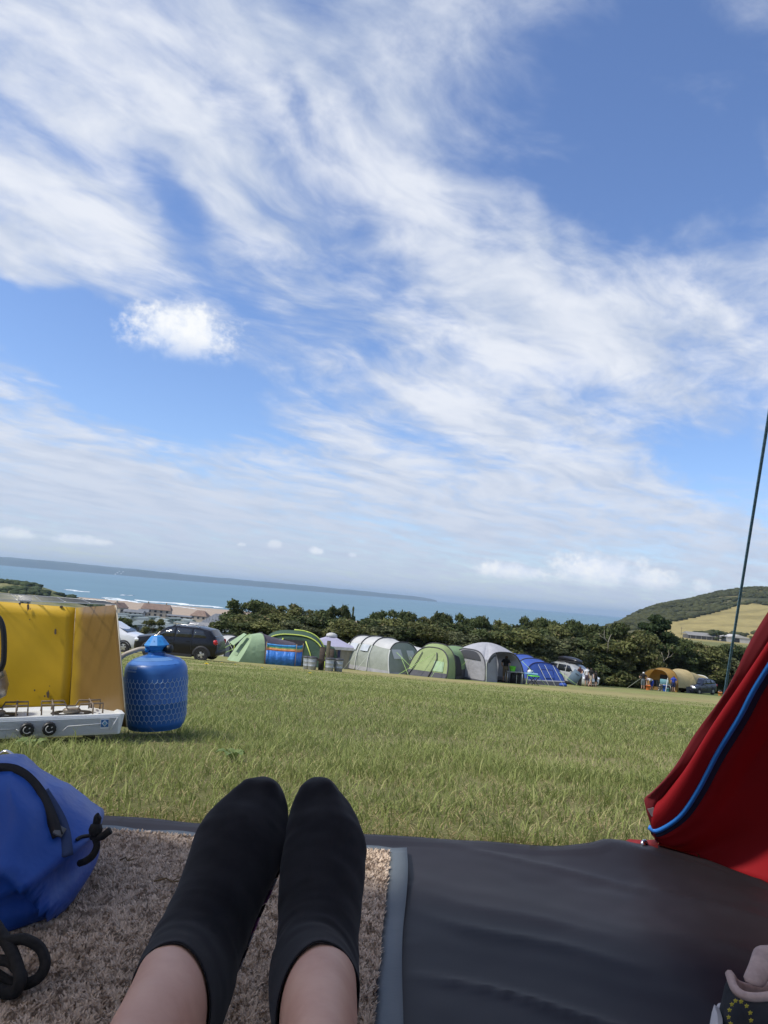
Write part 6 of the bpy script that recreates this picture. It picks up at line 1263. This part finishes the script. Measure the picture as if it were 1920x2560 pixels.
def stove():
    P1 = aty(304, 1838, 2.15); Pl = aty(0, 1852, 2.03); Pu = aty(302, 1788, 2.15); ex = (P1-Pl).normalized(); ez = (Pu-P1); ez = (ez-ex*ez.dot(ex)).normalized(); ez = (ez*.9+Vector((0, 0, 1))*.1); ez = (ez-ex*ez.dot(ex)).normalized(); ey = ez.cross(ex)
    t = thing('camping_stove', 'white two-burner camping stove with yellow wind shield on the grass', 'stove'); Mx = Matrix((ex, ey, ez)).transposed().to_4x4(); Mx.translation = P1; t.matrix_world = Mx; t.matrix_basis = Mx
    inv = Mx.inverted(); Wd, Dp, Hh = .425, .25, .056; loc = lambda p: inv @ p
    WHT = M('stove_white', (.64, .66, .66), (.56, .58, .58), scale=9, rough=.4, spec=.4); body = MB()
    # tray with sloping right end and recessed top
    body.loft([[(-Wd, 0, .004), (-.012, 0, .004), (-.004, .01, .004), (-.004, Dp, .004), (-Wd, Dp, .004)], [(-Wd, .004, Hh), (-.004, .004, Hh), (.006, .012, Hh), (.006, Dp, Hh), (-Wd, Dp, Hh)], [(-Wd, .012, Hh+.001), (-.012, .012, Hh+.001), (-.004, .02, Hh+.001), (-.004, Dp-.01, Hh+.001), (-Wd, Dp-.01, Hh+.001)], [(-Wd, .02, Hh-.006), (-.02, .02, Hh-.006), (-.012, .03, Hh-.006), (-.012, Dp-.02, Hh-.006), (-Wd, Dp-.02, Hh-.006)]], True, True)
    o = body.build('tray', WHT, t, sharp=30)
    fr = MB().box((-Wd/2, -.001, Hh*.52), (Wd-.02, .004, Hh*.82)).build('front_panel', WHT, t, smooth=False)
    rib = M('stove_rib', (.50, .52, .53), rough=.4)
    for k in range(13): MB().box((-Wd/2, -.0042, Hh*.16+k*.0032), (Wd-.024, .0022, .0015)).build('rib', rib, fr, smooth=False)
    for a, b in (((-.42, .030), (-.262, .028)), ((-.262, .028), (-.248, .018)), ((-.15, .018), (-.138, .030)), ((-.138, .030), (-.03, .034))): MB().tube([(a[0], -.0055, a[1]), (b[0], -.0055, b[1])], .0012, 5).build('embossed_line', rib, fr)
    MB().tube([(-.030, -.005, .016), (-.014, -.004, .048)], .0016, 6).build('edge_trim', M('trim_white', (.72, .73, .74), rough=.3), fr)
    kn = M('knob_black', (.013, .013, .014), rough=.5); wm = M('knob_mark', (.6, .6, .58))
    for x in (-.183, -.236):
        z = .027; n = 28; rg = lambda r, y, w=0: [(x+(r+(w if k % 2 else 0))*math.cos(2*math.pi*k/n), y, z+(r+(w if k % 2 else 0))*math.sin(2*math.pi*k/n)) for k in range(n)]
        ko = MB().loft([rg(.0155, -.004), rg(.0165, -.006, .0012), rg(.0165, -.020, .0012), rg(.0145, -.023), rg(.0008, -.0225)], True, False).build('knob', kn, t, sharp=35)
        MB().tube([(x+.0085*math.cos(a), -.0236, z+.0085*math.sin(a)) for a in np.linspace(1.9, 5.4, 14)], .0009, 5).build('mark', wm, ko); MB().box((x+.006, -.0236, z+.004), (.004, .001, .0016), ry=-.6).build('mark', wm, ko, smooth=False); MB().box((x+.007, -.0236, z-.006), (.0025, .001, .0025)).build('mark', wm, ko, smooth=False)
    # badge: blue square with pale diamond
    bx, bz = -.046, .033
    bd = MB().box((bx, -.0058, bz), (.022, .0012, .026)).build('badge', M('badge_white', (.6, .62, .64)), fr, smooth=False); MB().box((bx, -.0068, bz+.001), (.019, .0012, .019)).build('badge_field', M('badge_blue', (.02, .11, .28)), fr, smooth=False)
    MB().poly([(bx-.0075, -.0078, bz+.001), (bx, -.0078, bz-.0075), (bx+.0075, -.0078, bz+.001), (bx, -.0078, bz+.0095)], .0006).build('badge_diamond', MATS['badge_white'], fr, smooth=False); MB().poly([(bx-.005, -.0088, bz+.001), (bx, -.0088, bz-.005), (bx+.005, -.0088, bz+.001), (bx, -.0088, bz+.007)], .0006).build('badge_diamond', M('badge_teal', (.10, .26, .40)), fr, smooth=False)
    # burners and pan supports
    dk = M('burner_dark', (.02, .018, .016), rough=.6); rust = M('rusty_wire', (.12, .085, .055), (.20, .16, .12), scale=40, rough=.8)
    for x in (-.125, -.315):
        MB().lathe([(.055, 0), (.052, .002), (.03, -.002), (.001, -.002)], 26, (x, .115, Hh-.0045), caps=False).build('burner_well', dk, t); MB().lathe([(.022, 0), (.024, .008), (.02, .012), (.001, .013)], 18, (x, .115, Hh-.004)).build('burner', M('burner_cap', (.25, .22, .18), rough=.5, metal=.5), t)
        g = None
        for s in (-1, 1):
            for ax in (0, 1):
                q = lambda a, b, z: (x+(a if ax == 0 else b), .115+(b if ax == 0 else a), z)
                h1, h0 = Hh+.024, Hh-.003; w = .078
                o = MB().tube([q(-w, s*.05, h0), q(-w, s*.05, h1), q(-.02, s*.05, h1), q(-.012, s*.05, h0+.012), q(.012, s*.05, h0+.012), q(.02, s*.05, h1), q(w, s*.05, h1), q(w, s*.05, h0)], .0026, 6).build('pan_support', rust, t)
    for k in range(2): MB().box((-.08-.27*k, .05, -.006), (.03, .03, .022)).build('foot', kn, t, smooth=False)
    # wind shield: back panel and two splayed wings, standing on the tray
    ft, fb, wt, wb = aty(190, 1519, 2.44), aty(172, 1795, 2.44), aty(291, 1513, 2.23), aty(317, 1818, 2.23); lt, lb = aty(-190, 1489, 2.38), aty(-205, 1775, 2.38); l2t, l2b = aty(-330, 1500, 2.12), aty(-350, 1810, 2.12)
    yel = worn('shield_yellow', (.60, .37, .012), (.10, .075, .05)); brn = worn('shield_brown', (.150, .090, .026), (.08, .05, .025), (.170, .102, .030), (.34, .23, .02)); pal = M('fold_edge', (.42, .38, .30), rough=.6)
    def sheet(name, a, b, c, d, mat, g=False, nx=14, nz=10):
        rows = []; col = []
        for j in range(nz+1):
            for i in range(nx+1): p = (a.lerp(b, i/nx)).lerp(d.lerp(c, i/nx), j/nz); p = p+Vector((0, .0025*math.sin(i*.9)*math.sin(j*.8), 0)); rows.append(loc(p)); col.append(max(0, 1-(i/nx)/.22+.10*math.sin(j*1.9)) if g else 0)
        mb = MB(); mb.v = [tuple(p) for p in rows]; mb.f = [(j*(nx+1)+i, j*(nx+1)+i+1, (j+1)*(nx+1)+i+1, (j+1)*(nx+1)+i) for j in range(nz) for i in range(nx)]
        o = mb.build(name, mat, t, solid=.0016); cA = o.data.color_attributes.new('Col', 'FLOAT_COLOR', 'POINT'); cA.data.foreach_set('color', np.array([[min(1, q)]*3+[1] for q in col], np.float32).ravel()); return o
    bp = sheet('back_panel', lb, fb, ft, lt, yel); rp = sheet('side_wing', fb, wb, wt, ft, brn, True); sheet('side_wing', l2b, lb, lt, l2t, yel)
    MB().tube([loc(wb), loc(wt)], .002, 6).build('folded_edge', pal, rp); MB().tube([loc(ft), loc(fb)], .0022, 6).build('hinge', brn, rp)
    chip = M('paint_chip', (.085, .062, .045), rough=.8)
    def chipq(u, v, w, h, seed):
        r = random.Random(seed); k = 9; c = None; pts = []
        f = (u-(-190))/(190+190); dd = 2.38+.06*f-.004
        for i in range(k): a = 2*math.pi*i/k; q = r.uniform(.6, 1.15); pts.append(loc(aty(u+math.cos(a)*w*q, v+math.sin(a)*h*q, dd)))
        MB().poly(pts, .0008).build('paint_chip', chip, bp, smooth=False)
    for a in ((139, 1579, 3, 8), (120, 1735, 4, 10), (71, 1517, 3, 11), (50, 1509, 3, 4), (153, 1517, 4, 3), (124, 1715, 1.5, 1.5), (86, 1726, 2.5, 2.5), (74, 1549, 1.5, 1.5), (112, 1740, 2, 3)): chipq(*a, int(a[0]))
    # wire rack on the shield
    rk = M('rack_steel', (.34, .34, .33), rough=.35, metal=.7); cr = [aty(-190, 1492, 2.36), aty(291, 1511, 2.22), aty(262, 1502, 2.50), aty(-190, 1470, 2.66)]
    rk_o = MB().tube([loc(c) for c in cr+cr[:1]], .0016, 6).build('rack_frame', rk, t)
    for k in range(1, 6):
        f = k/6; a, b = cr[0].lerp(cr[3], f), cr[1].lerp(cr[2], f); MB().tube([loc(a), loc(b)], .0009, 5).build('rack_wire', rk, rk_o)
    for k in range(1, 8):
        f = k/8; a, b = cr[0].lerp(cr[1], f), cr[3].lerp(cr[2], f); MB().tube([loc(a), loc(b)], .0010, 5).build('rack_wire', rk, rk_o)
    # kettle on the left burner, only its handle reaches into view
    kb = aty(-62, 1745, 2.12); k_ = thing('kettle', 'kettle with thick black loop handle at the left edge of the stove', 'kettle', kb)
    MB().lathe([(.06, 0), (.075, .01), (.078, .04), (.065, .075), (.03, .09), (.012, .10), (.012, .115), (.001, .118)], 24).build('pot', M('kettle_steel', (.35, .33, .30), rough=.3, metal=.8), k_)
    hp = [aty(*p, 2.05)-kb for p in ((-10, 1690), (2, 1672), (9, 1650), (10, 1600), (6, 1565), (-6, 1542), (-30, 1528), (-70, 1522))]
    MB().tube(catmull(hp, 30), .0072, 10).build('handle', M('handle_black', (.012, .012, .013), rough=.5), k_); MB().tube([aty(-14, 1705, 2.05)-kb, aty(6, 1688, 2.05)-kb, aty(-2, 1668, 2.05)-kb], .006, 8, rs=[.004, .007, .003]).build('bracket', M('bracket_tarnished', (.22, .18, .13), rough=.5, metal=.6), k_)
stove()
# ------------------------------------------------------------------ gas cylinder
def cylinder():
    b = aty(388, 1817, 2.47); t = thing('gas_cylinder', 'blue gas cylinder in white hexagonal netting beside the stove', 'gas cylinder', b, rot=(R(2), R(-5), 0), scale=.945); blu = M('cylinder_blue', (.026, .118, .38), (.032, .14, .42), scale=5, rough=.38, spec=.45, bump=.06, bscale=60)
    r = .1015; prof = [(.085, .0), (.089, .008), (.093, .012), (.0955, .022), (.0975, .040), (.099, .086), (.1008, .089), (.0995, .092), (r, .180), (.0995, .196), (.092, .211), (.076, .223), (.052, .232), (.034, .237), (.030, .239), (.030, .246)]
    MB().lathe(prof, 48).build('tank', blu, t, sharp=40)
    lb = M('cylinder_lightblue', (.03, .22, .56), rough=.4)
    rg = MB().lathe([(.024, .240), (.025, .252), (.030, .256), (.033, .262), (.030, .266)], 20).build('regulator', lb, t, sharp=35)
    n = 10; ring = lambda q, z: [(q*math.cos(2*math.pi*k/n), q*math.sin(2*math.pi*k/n), z) for k in range(n)]
    MB().loft([ring(.030, .259), ring(.041, .266), ring(.042, .270), ring(.020, .297), ring(.017, .299)], True, True).build('regulator_cap', lb, t, smooth=False)
    for k in range(10): a = 2*math.pi*k/10+.3; MB().lathe([(.0018, 0), (.001, .001)], 6, (.031*math.cos(a), .031*math.sin(a), .2840)).build('rivet', M('rivet_dark', (.02, .05, .12)), rg)
    kn = M('knob_black', (.013, .013, .014)); MB().tube([(.022, -.005, .256), (.036, -.008, .256), (.050, -.010, .257), (.054, -.011, .257)], .012, 12, rs=[.007, .013, .014, .011]).build('tap_knob', kn, rg)
    MB().tube([(-.02, -.01, .256), (-.034, -.012, .256)], .011, 10).build('hose_nut', lb, rg)
    hose = catmull([(-.03, -.012, .256), (-.048, -.02, .257), (-.072, -.03, .250), (-.10, -.04, .236), (-.125, -.05, .20), (-.16, -.04, .14), (-.2, .03, .08)], 30); MB().tube(hose, .0075, 12).build('hose', M('hose_beige', (.46, .41, .34), (.40, .36, .30), scale=20, rough=.6), t)
    # faded label pieces on the shoulder
    def patch(a0, a1, z0, r0, z1, r1, c, nm):
        rows = [[((ra+.0008)*math.cos(a), (ra+.0008)*math.sin(a), z) for a in np.linspace(a0, a1, 10)] for ra, z in ((r0, z0), (r1, z1))]; MB().loft(rows, closed=False).build(nm, M('label_'+nm, c, rough=.6), t)
    patch(R(-138), R(-112), .190, .1005, .2085, .0937, (.16, .27, .46), 'worn_label'); patch(R(-150), R(-20), .2115, .0915, .2225, .0765, (.055, .17, .46), 'shoulder_label'); patch(R(-150), R(-30), .2232, .0757, .2317, .0525, (.10, .22, .45), 'neck_label')
    # hexagonal netting
    net = MB(); nx = 40; cw = 2*math.pi/nx; ch = .0172; rows = 8; z0 = .022
    RN = lambda z: float(np.interp(z, [.02, .04, .086, .18], [.0935, .0997, .1014, .1038])); P = lambda a, z: (RN(z)*math.cos(a), RN(z)*math.sin(a), z)
    for j in range(rows):
        for i in range(nx):
            a = (i+(.5 if j % 2 else 0))*cw; z = z0+j*ch
            net.tube([P(a, z), P(a, z+ch*.62)], .0008, 4, caps=False); net.tube([P(a, z+ch*.62), P(a+cw/2, z+ch)], .0008, 4, caps=False); net.tube([P(a, z+ch*.62), P(a-cw/2, z+ch)], .0008, 4, caps=False)
    for i in range(nx):
        a = (i+(.5 if rows % 2 else 0))*cw; net.tube([P(a, z0+rows*ch), P(a+.1*cw, z0+rows*ch+.008)], .0008, 4, caps=False)
    o = net.build('netting', M('net_white', (.40, .52, .66), rough=.6), t); o['kind'] = 'stuff'
cylinder()
# ------------------------------------------------------------------ dandelions
DY = M('petal_yellow', (.80, .62, .02), rough=.7); DS = M('flower_stem', (.12, .17, .05))
for i, (u, v, d, r, lab) in enumerate(((516, 1660, 8.5, .026, 'bright yellow dandelion below the rear wheel of the black car'), (588, 1661, 12, .018, 'small yellow flower in the grass left of the pale green tent'), (655, 1670, 11, .018, 'small yellow flower below the left end of the windbreak'), (686, 1674, 11, .018, 'small yellow flower below the middle of the windbreak'), (775, 1683, 10, .022, 'yellow flower in the grass below the left bins'), (555, 1657, 12, .015, 'tiny yellow flower right of the bright dandelion'))):
    p = aty(u, v, d); g = Vector((p.x, p.y, gz(p.x, p.y))); t = thing('dandelion', lab, 'flower', g, 0, 'yellow flowers in the lawn'); h = p.z-g.z
    MB().tube([(0, 0, 0), (.005, 0, h*.5), (0, 0, h)], .002, 5).build('stem', DS, t); mb = MB()
    for ring_, (rr, zz) in enumerate(((1.0, .15), (.7, .35), (.4, .5))):
        for k in range(14):
            a = 2*math.pi*k/14+ring_*.2; w = .16; mb.add([(0, 0, h), (math.cos(a-w)*r*rr, math.sin(a-w)*r*rr, h+r*zz), (math.cos(a)*r*rr*1.1, math.sin(a)*r*rr*1.1, h+r*zz), (math.cos(a+w)*r*rr, math.sin(a+w)*r*rr, h+r*zz)], [(0, 1, 2, 3)])
    mb.build('petals', DY, t)
# ------------------------------------------------------------------ grass
def build_grass():
    Mattr('grass_mat', .65, .25, trans=.36); r = np.random.default_rng(21)
    VV, FF, CC = [], [], []; base = 0
    g0 = np.array([.145, .188, .052]); g1 = np.array([.310, .350, .112]); g2 = np.array([.40, .40, .17]); st = np.array([.56, .47, .26]); st2 = np.array([.38, .29, .15])
    def emit(y0, y1, dens, hmin, hmax, w, seg, wide=.66, straw=.18, pad=.25, band=0):
        nonlocal base
        # area-uniform in a wedge in front of the camera
        area = wide*(y1**2-y0**2)+2*pad*(y1-y0); n = int(area*dens); y = np.sqrt(r.uniform(y0**2, y1**2, n)); x = r.uniform(-1, 1, n)*(wide*y+pad)
        if band: n = band; x = r.uniform(-.95, .52, n); y = sheet_edge(x)+np.abs(r.normal(size=n))*.05
        cl = fbm(x*2.2, y*2.2, 3, 61); cl2 = fbm(x*.5, y*.5, 3, 63); tuft = fbm(x*9, y*9, 2, 65)
        keep = r.random(n) < np.clip(.45+1.3*(tuft-.25), .3, 1)
        e = sheet_edge(x); keep &= (y > e+.004) | (x > .82)
        keep &= ~((x > .40+(1.31-y)*.33) & (y < 1.31) & (y > .3))                                    # inside the red tent
        keep &= ~((np.hypot(x-CYL.x, y-CYL.y) < .085))
        sx, sy = x-STV.translation.x, y-STV.translation.y; lx = sx*STV[0][0]+sy*STV[1][0]; ly = sx*STV[0][1]+sy*STV[1][1]; keep &= ~((lx < .0) & (lx > -.43) & (ly > .0) & (ly < .26))
        x, y, cl, cl2, tuft = x[keep], y[keep], cl[keep], cl2[keep], tuft[keep]; n = len(x); z = terrain(x, y)-.004
        dead = r.random(n) < np.clip(straw*(3.0-4.2*cl)+.35*np.exp(-(y-sheet_edge(x))/.10)*straw*3, .02, .8)
        h = (hmin+(hmax-hmin)*r.random(n)**1.6)*(.55+.95*cl)*(.7+.6*tuft); h = np.where(dead, h*.75, h)
        near_edge = np.clip((y-sheet_edge(x))/.05, .6, 1); h = h*near_edge
        an = r.uniform(0, 6.283, n)+1.5*cl2 if not band else r.normal(-1.57, .9, n); lean = h*np.where(dead, r.uniform(.5, 2.2, n), r.uniform(.25, 1.9, n)); dx, dy = np.cos(an)*lean, np.sin(an)*lean
        ww = w*r.uniform(.6, 1.4, n)*np.where(dead, .8, 1); vx, vy = -np.sin(an), np.cos(an)
        mixv = r.random(n)**2; face = mixv[:, None]; sxx = (vx*(1-mixv)+mixv)*ww; syy = vy*(1-mixv)*ww
        hz = np.where(dead, h*.55, h)
        P0 = np.c_[x, y, z]; T = P0+np.c_[dx, dy, hz]; S_ = np.c_[sxx, syy, np.zeros(n)]
        tone = np.clip(.10+1.1*cl2+.5*(tuft-.4)+.30*r.normal(size=n), 0, 1)[:, None]; hi = (r.random(n) < .16)[:, None]
        c = g0*(1-tone)+g1*tone; c = np.where(hi, g2, c); dm = dead[:, None]; q = r.random(n)[:, None]; c = np.where(dm, st*q+st2*(1-q), c)
        if seg == 2:
            Mi = P0+np.c_[dx*.35, dy*.35, hz*.68]; V = np.stack([P0-S_, P0+S_, Mi+S_*.8, Mi-S_*.8, T], 1).reshape(-1, 3); k = base+5*np.arange(n)[:, None]
            F = np.concatenate([k+np.array([[0, 1, 2]]), k+np.array([[0, 2, 3]]), k+np.array([[3, 2, 4]])]); m = 5
        else:
            V = np.stack([P0-S_, P0+S_, T], 1).reshape(-1, 3); k = base+3*np.arange(n)[:, None]; F = k+np.array([[0, 1, 2]]); m = 3
        VV.append(V); FF.append(F); CC.append(np.repeat(c, m, 0)); base += len(V)
    emit(1.10, 2.6, 30000, .012, .042, .0012, 2, straw=.32)
    emit(2.6, 5.0, 10500, .013, .038, .0016, 2, straw=.20)
    emit(5.0, 11, 2300, .016, .045, .0032, 2, straw=.14)
    emit(11, 22, 420, .02, .05, .009, 1, straw=.14)
    emit(22, 38, 80, .02, .05, .02, 1, straw=.18)
    emit(1.1, 1.2, 1, .020, .055, .0010, 2, straw=.6, band=14000)
    emit(1.15, 6, 120, .04, .09, .0012, 2, straw=.35)      # taller stalks
    emit(5, 14, 22, .07, .15, .0026, 2, straw=.5)
    V, F, Cc = np.concatenate(VV), np.concatenate(FF), np.concatenate(CC)
    o = npmesh('grass', V, F, 'grass_mat', Cc); tag(o, 'short lawn grass with dry straw covering the camping field', kind='stuff'); print('grass tris', len(F))
CYL = bpy.data.objects['gas_cylinder'].location; STV = bpy.data.objects['camping_stove'].matrix_basis
build_grass()
# broad-leaved weeds close to the mat
def weeds():
    m = M('weed_leaf', (.13, .19, .055), (.18, .24, .08), scale=30, rough=.6, trans=.25); r = random.Random(8)
    for u, v, lab in ((582, 1905, 'small round-leaved weed in the grass above the left sock'), (75, 1880, 'broad leaf weed below the stove front')):
        d = ray(u, v); y = 1.3
        for _ in range(30): y += (-(aty(u, v, y).z-gz(aty(u, v, y).x, y))*-1)*2.0 if False else 0
        lo, hi = 1.12, 6.0
        for _ in range(40):
            y = (lo+hi)/2; p = aty(u, v, y); lo, hi = (y, hi) if p.z > gz(p.x, y) else (lo, y)
        p = aty(u, v, y); t = thing('weed', lab, 'weed', (p.x, p.y, gz(p.x, p.y)), r.uniform(0, 6), 'broad-leaved weeds in the lawn')
        for k in range(6):
            a = k*1.05+r.uniform(-.2, .2); L_ = r.uniform(.025, .045); w = L_*.32; c, s = math.cos(a), math.sin(a); mb = MB()
            pr = [(0, .15, .0), (.3, .8, .018), (.6, 1.0, .026), (.85, .7, .024), (1, .05, .018)]
            mb.loft([[(c*L_*f-s*w*g, s*L_*f+c*w*g, z+.004), (c*L_*f, s*L_*f, z), (c*L_*f+s*w*g, s*L_*f-c*w*g, z+.004)] for f, g, z in pr], closed=False); mb.build('leaf', m, t)
weeds()
